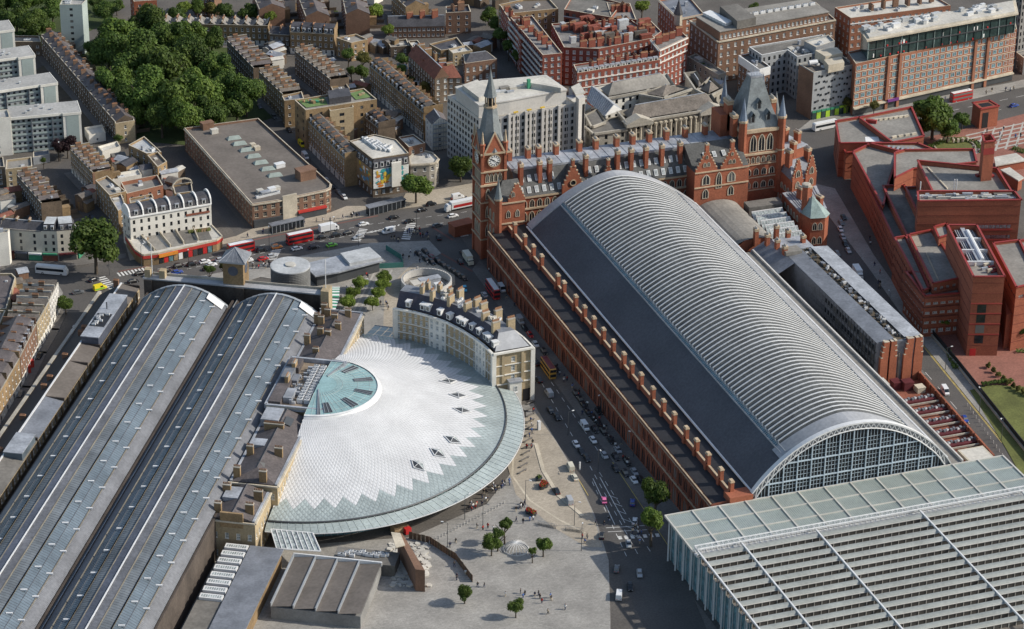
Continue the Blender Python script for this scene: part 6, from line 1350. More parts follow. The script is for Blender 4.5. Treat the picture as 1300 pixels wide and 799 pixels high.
# flats -----------------------------------------------------------
def flats(label, fl, fr, er, h, back, wide_left=None):
 "slab of flats: recessed balcony front between end bays"
 A, B, C_ = S(*fl, h), S(*fr, h), S(*er, h); d = (V2(B)-V2(A)).normalized(); n_ = Vector((-d.y, d.x))
 t = thing('apartment_block', label, 'apartment block', (*cen([A, B]), 0), group='white slab blocks of flats')
 p0, p1 = V2(A), V2(B); e0 = p1-n_*1.6; e1 = e0+d*7.5; bk = 11.0
 b = MB(); nb = max(3, int((p1-p0).length/4.2)); sp = facade(b, p0, p1, 0, h-.6, rows_of(0, h-.6, 6, 1.1, 1.3, .5), nb*2, 1.1, .15)
 sp2 = facade(b, e1, e1+n_*(bk+1.6), 0, h, rows_of(0, h, 6, 1.1, 1.2, .5), 1, 1.2, .15); facade(b, e1+n_*(bk+1.6), p0+n_*bk, 0, h, [], 0, 0); facade(b, p0+n_*bk, p0, 0, h, [], 0, 0)
 b.face([(*p1, 0), (*e0, 0), (*e0, h), (*p1, h)]); b.build('wall', 'flats_grey', t); windows(t, sp+sp2, 'dark')
 b = MB(); facade(b, e0, e1, 0, h, [], 0, 0); q0, q1 = e0+d*1.4, e1-d*1.0
 b.obox(q0-n_*.06, q1-n_*.06, .12, 1, h-.7, 1); b.build('end_bay', ['stucco', 'flats_panel'], t)
 for k in range(6):
  z = .35+(h-1)/6*k; b = MB(); b.obox(p0-n_*.3, p1-n_*.3, .12, z, z+.85); b.build('balcony', 'flats_panel', t)
 for k in range(0, nb+1, 2): q = p0+d*((p1-p0).length*k/nb); b = MB(); b.obox(q-n_*1.0, q, .3, 0, h-.6); b.build('party_fin', 'lead_dark' if 0 < k < nb else 'stucco', t)
 b = MB(); b.prism([tuple(p0-n_*1), tuple(p1-n_*1), tuple(p1-n_*1.7), tuple(e1+d*.1-n_*.1), tuple(e1+d*.1+n_*(bk+1.7)), tuple(p0+n_*(bk+.2))], h, h+.5); b.build('roof', 'flats_roof', t)
 b = MB(); b.obox(p0-n_*1.1, p1-n_*1.1, .3, h-.5, h+.6); b.obox(p1-n_*1.1, e0-n_*.1, .3, h-.5, h+.6); b.obox(e0-n_*.1, e1-n_*.1, .3, h-.5, h+.6); b.obox(e1+d*.1, e1+d*.1+n_*(bk+1.6), .3, h-.5, h+.6); b.build('parapet', 'stucco', t)
 for k in range(5): q = p0+d*random.uniform(2, (p1-p0).length)+n_*random.uniform(2, 9); put('vent', unit_box('lead_pale'), t, (q.x, q.y, h+.5), 0, (.9, .9, .9))
dm('flats_grey', (.30, .315, .32), .85, .12, .1, 1.5, .1); dm('flats_panel', (.33, .385, .365), .75, .1, .1, 1.5, .06); dm('flats_roof', (.33, .325, .31), .92, .2, .1, .9, .14)
flats('nearest white slab block of flats with green grey end bay beside the dark terrace', (13, 150), (79, 144), (97, 134), 16, 11)
flats('second white slab block of flats behind the nearest one at the left edge', (-22, 119), (50, 108), (66, 98), 16, 11)
flats('third white slab block of flats counting back from the nearest', (-52, 83), (22, 73), (38, 66), 16, 11)
flats('farthest white slab block of flats in the row at the left edge', (-86, 50), (-4, 40), (12, 33), 16, 11)
st = block('stair_block', 'white stair tower with a column of small windows left of the nearest flats', 'building', SS(17, (-22, 152), (13, 149), (10, 139), (-25, 141)), 17, 'stucco', 'flats_roof', 6, 7, 1.2, 1.2, 'dark', kit=1)
block('tower_block', 'pale green grey tower block behind the trees at the top left', 'apartment block', SS(24, (75.5, 6), (104, 5.5), (110.5, -1), (80, -3)), 24, 'flats_panel', 'flats_roof', 8, 12, 1.4, 1.2, 'dark', kit=3)
block('low_block', 'long low dark roofed block behind the flats at the end of the terrace', 'building', SS(7, (13, 53), (52, 53), (50, 45.5), (13, 45)), 7, 'stock_dark', 'roof_grey', 2, 3, 1.2, 1.2, kit=1)
block('red_block', 'red brick block with white bands behind the park trees', 'building', SS(14, (170, 2), (199, 0), (192, -8), (165, -7)), 14, 'red_brick', 'roof_felt', 4, 4, 1.3, 1.6, kit=1)
block('low_block', 'small white walled shed beside the yellow end house of the terrace', 'building', SS(4, (107, 162), (130, 158), (134, 168), (113, 172)), 4, 'stucco', 'roof_pale', 1, 6, 1, 1, kit=0)
block('low_block', 'white rendered wall house below the yellow end house', 'building', SS(4.5, (124, 186), (149, 179), (153, 186), (130, 193)), 4.5, 'stucco', 'roof_pale', 1, 6, 1, 1.2, kit=0)
block('corner_house', 'yellow brick end house with slate top closing the long dark terrace', 'house', SS(9.6, (146.5, 157), (171, 153), (168.5, 148), (144, 151)), 9.6, 'stock_yellow', 'slate', 3, 9, 1, 1.5, kit=2)
block('corner_house', 'brown house with pale lead roof opposite the long brick block', 'house', SS(9, (163, 184), (186, 195), (205, 193), (183, 173)), 9, 'stock_brick', 'lead_pale', 3, 3.2, kit=3)
block('corner_house', 'brick house with brown flat top beside the long brick block', 'house', SS(9, (187, 197), (200, 212), (212, 205), (200, 192)), 9, 'stock_brick', 'roof_felt_brown', 3, 3.2, kit=1)
block('corner_house', 'yellow corner house with grey roof at the head of the side street', 'house', SS(8.5, (7, 215), (41, 211), (40, 199), (8, 203)), 8.5, 'stock_yellow', 'roof_grey', 3, 3.4, kit=1)
block('corner_house', 'dark house with white windows at the left edge below the flats', 'house', SS(8.5, (-20, 212), (6, 212), (4, 199), (-20, 200)), 8.5, 'stock_dark', 'roof_felt', 3, 3, kit=1)
block('garage', 'small blue grey shed under the flats beside the purple tree', 'shed', SS(3.5, (42, 200), (63, 196), (62, 190), (42, 193)), 3.5, 'metal_grey', 'lead_dark', 0, kit=0)
block('corner_house', 'brick gable house closing the row above the white hotel', 'house', SS(10.2, (117.5, 220), (140, 214), (136, 206), (115, 211)), 10.2, 'brown_brick', 'slate_brown', 3, 6, 1, 1.5, kit=1)
block('town_house', 'brown brick town house with grey roof left of the white hotel', 'house', SS(11, (121, 229), (139, 248), (160, 243), (136, 223)), 11, 'stock_brick', 'roof_grey', 4, 3, kit=2)
block('town_house', 'narrow house with blue grey tarpaulin roof beside the white hotel', 'house', SS(10.5, (139, 250), (150, 268), (160, 262), (154, 246)), 10.5, 'stock_brick', 'lead', 3, 3, kit=1)
block('mews_house', 'orange brick mews with crenellated parapet behind the white hotel', 'house', SS(8, (161, 246), (207, 235), (200, 222), (153, 231)), 8, 'orange_brick', 'roof_grey', 2, 4, parapet=1.6, kit=2)
block('mews_house', 'white topped yard building behind the crenellated mews', 'house', SS(6, (140, 229), (180, 222), (176, 215), (140, 221)), 6, 'stucco', 'roof_pale', 1, 5, kit=1)
block('low_block', 'pale flat roofed annexe directly behind the white hotel', 'building', SS(9, (165, 258), (195, 251), (193, 246), (164, 252)), 9, 'stock_brick', 'roof_grey', 2, 4, kit=1)
cu = block('corner_house', 'pale slate roofed house with white gable boards beside the white hotel', 'house', SS(11, (222, 246), (245, 243), (243, 231), (219, 235)), 11, 'stock_brick', 'slate', 3, 4, kit=0)
b = MB()
for k in range(7): a0, a1 = math.pi*k/7, math.pi*(k+1)/7; c0, c1 = S(219, 238, 11), S(244, 233, 11); f = lambda a: (*lerp(c0, c1, .5-.5*math.cos(a)), 11+3*math.sin(a)); b.tube(f(a0), f(a1), .35, 4)
b.build('arched_coping', 'stone', cu)
# long flat brick block
hb = block('market_block', 'long flat roofed brown brick block with rooflights and rounded corner', 'building', SS(10.4, (234, 162.5), (320, 259), (352, 254), (413, 241), (419, 238), (420, 233), (328, 150)), 10.4, 'brown_brick', 'roof_felt_brown', 3, 3.3, 1.6, 1.9, 'stone', kit=0, cornice='stone', parapet=.9)
dm('rooflight_pale', (.27, .31, .28), .4, .15, .4, 2, .1)
for px, py in ((297, 176), (304, 183), (313, 191), (322, 199), (331, 207), (340, 215), (349, 223)):
 b = MB(); c = V2(S(px, py, 9.6)); d = (V2(S(328, 150, 10))-V2(S(234, 162, 10))).normalized(); n_ = Vector((-d.y, d.x)); q = [c+d*3+n_*1.6, c-d*3+n_*1.6, c-d*3-n_*1.6, c+d*3-n_*1.6]; r0, r1 = c+d*2, c-d*2
 for a, e, r in ((q[0], q[1], 1), (q[2], q[3], 1)): b.face([(*a, 9.6), (*e, 9.6), (*(r1 if a is q[0] else r0), 10.9), (*(r0 if a is q[0] else r1), 10.9)])
 b.face([(*q[1], 9.6), (*q[2], 9.6), (*r1, 10.9)]); b.face([(*q[3], 9.6), (*q[0], 9.6), (*r0, 10.9)]); b.build('rooflight', 'rooflight_pale', hb)
for px, py, sx, sy, sz, mk in ((272, 169, 3, 2, 2, 'roof_pale'), (263, 163, 5, 3, 3, 'brown_brick'), (326, 190, 2.4, 2, 1.6, 'stone'), (321, 187, 2, 2, 1.8, 'stone'), (337, 247, 4, 2, 1.6, 'lead'), (345, 243, 3, 2, 1.8, 'metal_white'), (352, 241, 2, 2, 1.6, 'roof_pale'), (388, 226, 7, 5, 4.2, 'brown_brick'), (355, 212, 4, 2.4, 1.8, 'metal_white'), (330, 245, 2.5, 2, 1.6, 'roof_pale')): put('plant_box', unit_box(mk), hb, (*S(px, py, 9.6), 9.5), .2, (sx, sy, sz))
for k in range(9): put('air_handler', ac_mesh(), hb, (*S(328+k*3, 251-k*.7, 9.6), 9.5), .1, (2, 1.3, 1.2))
b = MB(); A, B = V2(S(320, 259, 10.4)), V2(S(352, 254, 10.4)); n2 = (B-A).normalized()
for p0, p1 in ((S(358, 252.5, 10.4), S(376, 248.5, 10.4)),): d = (V2(p1)-V2(p0)).normalized(); o_ = Vector((d.y, -d.x))*.35; b.obox(V2(p0)+o_, V2(p1)+o_, .7, 0, 11.6)
b.build('stone_centre', 'stone', hb)
b = MB()
for p0, p1 in ((S(321, 259, 10.4), S(358, 252.7, 10.4)), (S(377, 248.4, 10.4), S(413, 241, 10.4))): d = (V2(p1)-V2(p0)).normalized(); o_ = Vector((d.y, -d.x))*.5; b.obox(V2(p0)+o_, V2(p1)+o_, 1.0, 0, 3.4)
b.build('shopfront', 'metal_dark', hb); b = MB()
p0, p1 = S(377, 248.4, 10.4), S(413, 241, 10.4); d = (V2(p1)-V2(p0)).normalized(); o_ = Vector((d.y, -d.x))*.7; b.obox(V2(p0)+o_, V2(p1)+o_, 1.4, 3.0, 3.8); b.build('fascia', 'shop_red', hb)
# white hotel with dark vaulted mansard
wh = block('white_hotel', 'white stucco hotel with dark mansard divided by white arched ribs', 'hotel', SS(14.2, (155, 266), (165, 276), (268, 258.5), (259, 247)), 14.2, 'stucco', 'roof_grey', 4, 2.8, 1.0, 1.75, 'dark', kit=0, cornice='white_paint', parapet=.5)
w0, w1, w2, w3 = SS(14.2, (165, 276), (268, 258.5), (259, 247), (155, 266)); n = 7
def wr_(f, g): return lerp(lerp(w0, w3, g), lerp(w1, w2, g), f)
for k in range(n-1):
 b = MB()
 for j in range(6):
  a0, a1 = math.pi*j/6, math.pi*(j+1)/6; h0, h1 = 13.8+3.6*math.sin(a0)**.7, 13.8+3.6*math.sin(a1)**.7; g0, g1 = .5-.47*math.cos(a0), .5-.47*math.cos(a1)
  b.face([(*wr_(k/(n-1)+.006, g0), h0), (*wr_((k+1)/(n-1)-.006, g0), h0), (*wr_((k+1)/(n-1)-.006, g1), h1), (*wr_(k/(n-1)+.006, g1), h1)])
 b.build('mansard_bay', 'slate', wh)
 d = (V2(w1)-V2(w0)).normalized(); q = wr_((k+.5)/(n-1), .05); put('dormer', dorm_mesh, wh, (*q, 14.4), math.atan2(d.y, d.x), (1.3, 1.3, 1.2))
for k in range(n):
 b = MB()
 for j in range(8):
  a0, a1 = math.pi*j/8, math.pi*(j+1)/8; b.obox(wr_(k/(n-1), .5-.49*math.cos(a0)), wr_(k/(n-1), .5-.49*math.cos(a1)), .55, 13.9, 14.3+3.8*math.sin(a0)**.7, 0, 0, 13.9, 14.3+3.8*math.sin(a1)**.7)
 b.build('white_rib', 'white_paint', wh)
b = MB(); p0, p1 = S(236, 273.5, 11), S(266, 268.5, 11); d = (V2(p1)-V2(p0)).normalized(); b.obox(V2(p0)+Vector((d.y, -d.x))*.2, V2(p1)+Vector((d.y, -d.x))*.2, .25, 10.6, 11.4); b.build('sign_band', 'red_brick_dark', wh)
po = thing('shop_parade', 'single storey parade of red fronted shops with terrace roof before the white hotel', 'shops', (*S(215, 310), 0))
pp = SS(4.6, (158, 289), (160, 300), (172, 318), (182, 324.5), (200, 322.5), (275, 305.5), (282, 301), (268, 286))
b = MB(); b.prism(pp, 0, 3.2); b.build('wall', 'stock_brick', po); b = MB(); b.prism(inset(pp, -.25), 3.1, 4.4); b.build('fascia', 'shop_red', po)
b = MB(); b.prism(inset(pp, .3), 4.4, 4.65); b.build('roof', 'roof_pale', po); b = MB()
cpp = ccw(pp)
for k in range(len(cpp)): b.obox(cpp[k], cpp[(k+1) % len(cpp)], .5, 4.4, 5.1)
b.build('parapet', 'stone', po)
for f, g, mk in ((.18, .5, 'roof_grey'), (.42, .4, 'roof_grey'), (.62, .45, 'roof_felt'), (.84, .5, 'roof_felt')):
 a_, c_ = lerp(S(168, 300, 4.7), S(272, 289, 4.7), f), lerp(S(190, 320, 4.7), S(275, 302, 4.7), f); b = MB(); b.obox(a_, c_, 4.6, 4.66, 4.9); b.build('roof_terrace', mk, po); b = MB(); d_ = (V2(c_)-V2(a_)).normalized(); o_ = Vector((d_.y, -d_.x))*3; b.obox(V2(a_)+o_, V2(c_)+o_, .4, 4.66, 6); b.build('party_wall', 'stone', po)
shopc = ['glass_dark', 'plastic_red', 'glass_blue', 'timber', 'white_paint', 'glass_dark', 'plastic_red', 'metal_dark']
for k in range(12):
 f = k/12; a_, c_ = lerp(S(201, 322.2, 4.6), S(275, 305.6, 4.6), f+.008), lerp(S(201, 322.2, 4.6), S(275, 305.6, 4.6), f+.075); b = MB(); d_ = (V2(c_)-V2(a_)).normalized(); o_ = Vector((d_.y, -d_.x))*.1; b.obox(V2(a_)+o_, V2(c_)+o_, .2, .3, 2.9); b.build('shop_window', shopc[k % 8], po)
b = MB(); a_, c_ = S(201, 322.2, 4.6), S(225, 316.7, 4.6); d_ = (V2(c_)-V2(a_)).normalized(); o_ = Vector((d_.y, -d_.x))*.5; b.obox(V2(a_)+o_, V2(c_)+o_, .5, 3.0, 4.2); b.build('shop_sign', 'orange_sign', po)
for k in range(8): put('planter', unit_box(random.choice(['grass', 'timber'])), po, (*S(242+k*3.2, 296-k*.4, 4.7), 4.9), .2, (1.8, 1.2, .9))
for k in range(10): put('roof_chair', unit_box(random.choice(['white_paint', 'timber', 'metal_grey'])), po, (*S(177+random.random()*12, 301+random.random()*9, 4.7), 4.7), random.random(), (.9, .9, .8))
for k in range(4): b = MB(); a_ = S(262+k*4, 312-k*.9, 0); b.box(a_[0]-.8, a_[1]-.2, .1, a_[0]+.8, a_[1]+.2, 2.6); b.build('poster_board', ['glass_blue', 'stock_yellow', 'white_paint', 'glass_blue'][k], po)
# cream curved corner
cc = [(-20, 288.5), (0, 289.5), (17, 291), (34, 292.5), (52, 293.5), (72, 294), (96, 292), (103, 284)]
names = ['first cream fronted shop house from the left edge', 'second cream fronted house from the left edge with gable parapets', 'third cream fronted house, over the dark red shop', 'fourth cream fronted house, over the blue shop', 'fifth cream house with grey mansard at the curve', 'sixth cream house with pale lead roof at the curve', 'corner cream house behind the big round tree']
for k in range(7):
 A, B = S(*cc[k], 12.4), S(*cc[k+1], 12.4); d = (V2(B)-V2(A)).normalized(); n_ = Vector((-d.y, d.x))*9.5
 t = block('cream_house', names[k], 'house', [A, B, tuple(V2(B)+n_*.96), tuple(V2(A)+n_*.96)], 12.4, 'cream', 'slate' if k < 4 else 'lead_pale', 4, 2.8, 1.0, 1.6, 'dark', kit=0, parapet=.3, group='cream shop houses on the curved corner')
 if k in (4, 5): b = MB(); p_ = [A, B, tuple(V2(B)+n_*.9), tuple(V2(A)+n_*.9)]; q_ = inset(p_, 1.1); q_ = [q_[i] for i in range(4)]; pc = ccw(p_); [b.face([(*pc[i], 12.6), (*pc[(i+1) % 4], 12.6), (*inset(p_, 1.1)[(i+1) % 4], 15), (*inset(p_, 1.1)[i], 15)]) for i in range(4)]; b.build('mansard', 'slate', t); b = MB(); b.sheet(inset(p_, 1.0), 15.02); b.build('lead_roof', 'lead_pale', t); [put('dormer', dorm_mesh, t, (*lerp(A, B, f), 12.9), math.atan2(d.y, d.x), (1, 1, 1)) for f in (.28, .72)]
 if k < 4: b = MB(); pitched(t, [A, B, tuple(V2(B)+n_*.9), tuple(V2(A)+n_*.9)], 12.3, 2.2, 'slate', 'cream', name='slate_roof'); put('chimney', chimney_mesh('stock_brick', 5), t, (*(V2(A)+n_*.5), 12.4), math.atan2(d.y, d.x)+1.57, (2.4, .8, 3.2))
 b = MB(); o_ = Vector((d.y, -d.x)); b.obox(V2(A)+o_*.35+d*.25, V2(B)+o_*.35-d*.25, .7, 0, 3.2); b.build('shopfront', ['plastic_green', 'red_brick_dark', 'metal_dark'][k % 3], t)
 b = MB(); b.obox(V2(A)+o_*.8+d*.25, V2(B)+o_*.8-d*.25, 1.0, 2.7, 3.3); b.build('awning', ['plastic_green', 'rack_red', 'kx_metal_blue', 'white_paint'][k % 4], t)
block('pale_slab', 'white rendered slab building cut by the left edge below the cream houses', 'building', SS(14, (-30, 300), (10, 295), (12, 291), (-30, 291)), 14, 'stucco', 'roof_grey', 0, kit=1)
block('back_building', 'dark roofed back building behind the street shops at the left edge', 'building', SS(8, (-20, 347), (15, 347), (20, 352), (8, 392), (-20, 392)), 8, 'stock_yellow', 'slate_warm', 2, 4, kit=3)
block('back_building', 'green clad back building behind the brick shops at the left edge', 'building', SS(8, (-30, 394), (7, 394), (-4, 420), (-30, 420)), 8, 'stock_yellow', 'roof_felt', 2, 4, kit=3)
# hostel with roof garden, painted corner block and neighbours
ht = block('hostel', 'tall yellow brick hostel with a green play lawn on its roof', 'hostel', SS(18, (374, 127), (388, 140), (478.5, 126), (462, 112)), 18, 'stock_brick', 'roof_grey', 5, 4.2, 1.3, 1.5, 'dark', kit=2)
block('hostel_tower', 'sunlit yellow brick stair tower standing forward from the hostel', 'building', SS(17, (416, 134), (419, 141), (449, 136), (447, 129)), 17, 'stock_yellow', 'roof_pale', 5, 6, 2.2, 1.4, 'dark', kit=1)
dm('turf', (.13, .20, .07), .95, .2, .3, 2, .15)
for q in (((378, 128), (389, 137), (416, 133), (412, 124)), ((444, 119), (452, 127), (474, 123), (462, 114))): b = MB(); b.sheet(SS(17.4, *q), 17.5); b.build('play_lawn', 'turf', ht)
b = MB(); b.prism(SS(18, (416, 121), (418, 131), (446, 127), (443, 117)), 17, 20); b.build('slate_hut', 'slate', ht)
for k in range(14): px, py = random.choice([(385+random.random()*25, 127+random.random()*6), (450+random.random()*18, 118+random.random()*5)]); put('play_equipment', unit_box(random.choice(['plastic_red', 'timber', 'stock_yellow', 'glass_blue', 'plastic_green'])), ht, (*S(px, py, 17.5), 17.5), random.random()*3, (random.uniform(.6, 1.8), .8, random.uniform(.4, 1.3)))
mb_ = block('painted_block', 'corner block with grey mansard and a colourful painted street front', 'building', SS(17, (444, 179), (473, 202), (519, 194.5), (503, 177), (475, 170.5)), 17, 'stock_dark', 'roof_pale', 4, 3.0, 1.1, 1.7, 'pale', kit=0, parapet=.5)
for (pa, pb) in (((444.5, 180), (473, 202.5)), ((473.5, 202.5), (518.5, 195))): A, B = S(*pa, 17), S(*pb, 17); d = (V2(B)-V2(A)).normalized(); o_ = Vector((d.y, -d.x)); b = MB(); b.face([(*(V2(A)+o_*.35), 12.6), (*(V2(B)+o_*.35), 12.6), (*(V2(B)-o_*.5), 17.05), (*(V2(A)-o_*.5), 17.05)]); b.build('mansard', 'slate', mb_); L_ = math.dist(A, B); [put('dormer', dorm_mesh, mb_, (*(V2(A)+d*(L_*(k+.5)/6)+o_*.25), 13.1), math.atan2(d.y, d.x), (1.2, 1.0, 1.4)) for k in range(6)]
cols = {'mural_teal': (.05, .30, .29), 'mural_yellow': (.62, .42, .05), 'mural_orange': (.55, .19, .04), 'mural_white': (.66, .66, .62), 'mural_blue': (.10, .26, .42)}
for k_, c_ in cols.items(): dm(k_, c_, .75, .15, .5, 2, .12)
for (pa, pb), nn in ((((473.5, 202.5), (518.5, 195)), 60), (((452, 186), (473, 202.5)), 20)):
 A, B = S(*pa, 17), S(*pb, 17); d = (V2(B)-V2(A)).normalized(); o_ = Vector((d.y, -d.x)); L_ = math.dist(A, B)
 b = MB(); b.face([(*(V2(A)+o_*.24), 4.0), (*(V2(B)+o_*.24), 4.0), (*(V2(B)+o_*.24), 12.5), (*(V2(A)+o_*.24), 12.5)]); b.build('painted_front', 'mural_white' if nn > 20 else 'stock_brick', mb_)
 for k in range(nn):
  x, z, w_, h_ = random.uniform(.5, L_-2), random.uniform(4.2, 11), random.uniform(.8, 3.4), random.uniform(.7, 2.9); h_ = min(h_, 12.4-z); b = MB(); m_ = random.choice(list(cols)); off = .27+.004*k; npt = random.choice([5, 6, 7])
  b.face([(*(V2(A)+o_*off+d*(x+w_*(.5+.5*math.cos(6.283*i/npt+k)*random.uniform(.6, 1)))), z+h_*(.5+.5*math.sin(6.283*i/npt+k))) for i in range(npt)]); b.build('paint_patch', m_, mb_)
A, B = S(496, 199, 17), S(508, 197, 17); d = (V2(B)-V2(A)).normalized(); o_ = Vector((d.y, -d.x)); b = MB(); b.obox(V2(A)+o_*.8, V2(B)+o_*.8, 1.0, 4, 14.5); b.build('white_bay', 'stucco', mb_)
for k in range(10): put('air_handler', ac_mesh(), mb_, (*S(463+k*3.4+random.random()*2, 177+k*1.1+random.random()*5, 16.6), 16.5), .5, (2.2, 1.4, 1.4))
for k in range(4): b = MB(); b.obox(S(460+k*6, 176+k*1.2, 16.6), S(478+k*6, 190+k*1.2, 16.6), .7, 16.6, 17.5); b.build('duct', 'metal_white', mb_)
block('pale_roof_house', 'pale flat roofed brick house behind the painted corner block', 'building', SS(14.5, (506, 174), (519, 187), (540, 181.5), (525, 170.5)), 14.5, 'brown_brick', 'roof_pale', 4, 4, kit=2)
block('pale_roof_house', 'low stone faced corner house with pale roof beside the round street tree', 'building', SS(11.2, (519, 199), (521, 209), (545, 207.5), (553, 206), (557, 201), (549, 193), (531, 189)), 11.2, 'stone_grey', 'roof_pale', 3, 3, kit=2, cornice='stone')
sc_ = block('scaffold_house', 'end house with white gable wrapped in scaffolding beside the office block', 'house', SS(12, (540, 147), (549, 158), (568, 155), (562, 144)), 12, 'stucco', 'slate', 4, 3.4, kit=0)
pitched(sc_, [S(540, 147, 12), S(549, 158, 12), S(568, 155, 12), S(562, 144, 12)], 12, 2.6, 'slate_warm', 'stucco', name='slate_roof')
A, B = V2(S(549, 158, 12)), V2(S(568, 155, 12)); d = (B-A).normalized(); o_ = Vector((d.y, -d.x)); b = MB()
for k in range(7):
 q = A+d*((B-A).length*k/6)+o_*1.2; b.tube((q.x, q.y, 0), (q.x, q.y, 14), .09, 4)
for z in (2, 4, 6, 8, 10, 12): b.tube((*(A+o_*1.2), z), (*(B+o_*1.2), z), .07, 4); b.obox(A+o_*.7, B+o_*.7, 1.0, z-.1, z)
b.build('scaffold', 'metal_grey', sc_, kind='stuff')
# white office block
of = block('office_block', 'big white concrete office block of ribbed window bays behind the clock tower', 'office block', SS(27.5, (568, 121), (608, 150), (620, 149.5), (646, 146), (730, 131), (690, 101)), 27.5, 'concrete', 'roof_pale', 9, 2.45, 1.6, 2.05, 'hole', kit=0, parapet=.6, first=.9, nmax=40)
b = MB(); up = SS(33, (578.5, 111), (608, 133.5), (647, 127.5), (719, 114), (693, 96), (669, 98.5), (612, 103)); b.prism(up, 27, 33); b.build('upper_storey', 'concrete', of); b = MB(); b.prism(inset(up, -.3), 32.6, 33.2); b.build('coping', 'concrete', of); b = MB(); b.sheet(inset(up, .5), 33.22); b.build('roof', 'roof_pale', of)
for q, z in ((((587, 108), (608, 124), (625, 118), (606, 101)), 35), (((664, 104), (690, 108), (712, 112), (690, 98)), 35.5)): b = MB(); b.prism(SS(z, *q), 33.2, z); b.build('roof_house', 'roof_pale', of)
for px, py, sx, sy, sz, mk in ((640, 115, 4, 2, 1.5, 'roof_grey'), (655, 112, 7, 3, 1, 'roof_pale'), (633, 118, 6, 2.5, .8, 'lead_pale'), (671, 113, 1.2, 1.2, 4, 'plastic_green'), (648, 118, 3, 1, .8, 'lead')): put('plant_box', unit_box(mk), of, (*S(px, py, 33), 33.2), .1, (sx, sy, sz))
A, B = V2(S(646, 146, 27.5)), V2(S(730, 131, 27.5)); d = (B-A).normalized(); o_ = Vector((d.y, -d.x))
for k in range(5): q0 = A+d*((B-A).length*k/4)-d*.55; b = MB(); b.obox(q0+o_*.5, q0+d*1.1+o_*.5, 1.0, 0, 28); b.build('pier', 'concrete', of)
for k in range(17):
 if k % 4: q0 = A+d*((B-A).length*k/16); b = MB(); b.obox(q0-d*.1+o_*.15, q0+d*.1+o_*.15, .25, 0, 26.8); b.build('fin', 'concrete', of)
for k in range(3): b = MB(); q0 = A+d*((B-A).length*(.1+.2*k)); b.obox(q0+o_*.3-d, q0+o_*.3+d, .5, 28.0, 28.6); b.build('yellow_cradle', 'mural_yellow', of)
tw = thing('stair_block', 'black glazed stair shaft between white fins on the office block end', 'stair tower', (*S(737, 120, 31), 0))
b = MB(); b.prism(SS(31, (731, 121), (735, 125), (743, 121.5), (733, 111)), 0, 30.6); b.build('wall', 'concrete', tw); b = MB(); p0, p1 = S(733.5, 124, 31), S(742.5, 121.7, 31); dd = (V2(p1)-V2(p0)).normalized(); oo = Vector((dd.y, -dd.x)); b.obox(V2(p0)+oo*.15+dd*.2, V2(p1)+oo*.15-dd*.2, .5, 0, 27.5); b.build('black_glazing', 'black', tw); b = MB(); b.prism(SS(31, (725, 111), (731, 121), (743, 118), (735, 106)), 30.6, 31.2); b.build('roof', 'roof_pale', tw)
# town hall
th = thing('town_hall', 'grey stone classical town hall with columns and hipped slate roofs', 'town hall', (*S(855, 150, 15), 0))
def thb(px, z, rise, floors, bay=3.3, roof='slate_brown', hip=4., wall='stone_grey', kit=0, style='dark'):
 poly = SS(z, *px); b = MB(); p = ccw(poly); sp = []
 for k in range(len(p)):
  A, B = p[k], p[(k+1) % len(p)]
  if seen(A, B) and floors: sp += facade(b, A, B, 0, z, rows_of(0, z, floors, 1.3, 2.2, 1.6), max(2, int(math.dist(A, B)/bay)), 1.3, .4)
  else: facade(b, A, B, 0, z, [], 0, 0)
 b.build('wall', wall, th); windows(th, sp, style)
 b = MB()
 for k in range(len(p)):
  if seen(p[k], p[(k+1) % len(p)]): d = (V2(p[(k+1) % len(p)])-V2(p[k])).normalized(); o_ = Vector((d.y, -d.x))*.4; b.obox(V2(p[k])+o_, V2(p[(k+1) % len(p)])+o_, .8, z-.9, z+.1); b.obox(V2(p[k])+o_*.5, V2(p[(k+1) % len(p)])+o_*.5, .5, z*.33, z*.33+.5)
 b.build('cornice', 'stone_grey', th)
 if rise and len(poly) == 4: pitched(th, inset(poly, 1.6) if ccw(poly)[0] == tuple(poly[0]) else inset(poly, 1.6), z-.2, rise, roof, None, hip, 0)
 else: b = MB(); b.sheet(inset(poly, .5), z-.6); b.build('roof', 'roof_felt', th)
 return p
thb(((797, 155), (915, 136), (903, 119), (785, 141)), 17, 4.5, 4); thb(((744, 160), (754, 169), (796, 163), (792, 146)), 14.5, 0, 4); thb(((770, 124), (857, 108), (847, 93), (756, 111)), 15, 4, 4, wall='stucco', roof='roof_grey')
thb(((812, 119), (842, 124), (878, 112), (848, 106)), 15, 3, 2); thb(((870, 92), (884, 113), (898, 110), (884, 90)), 15, 1.5, 0); thb(((884, 113), (900, 121), (918, 112), (902, 97)), 15, 3, 3, hip=3)
A, B = V2(S(800, 155, 17)), V2(S(914, 136.5, 17)); d = (B-A).normalized(); o_ = Vector((d.y, -d.x)); L_ = (B-A).length
for k in range(19):
 if 3 < k < 15 or k in (0, 1, 2, 16, 17, 18): q = A+d*(L_*k/18)+o_*.75; b = MB(); b.lathe((q.x, q.y), [(.55, 5.5), (.46, 14.6)], 10); b.box(q.x-.6, q.y-.6, 14.6, q.x+.6, q.y+.6, 15.2); b.box(q.x-.65, q.y-.65, 4.9, q.x+.65, q.y+.65, 5.5); b.build('column', 'stone', th)
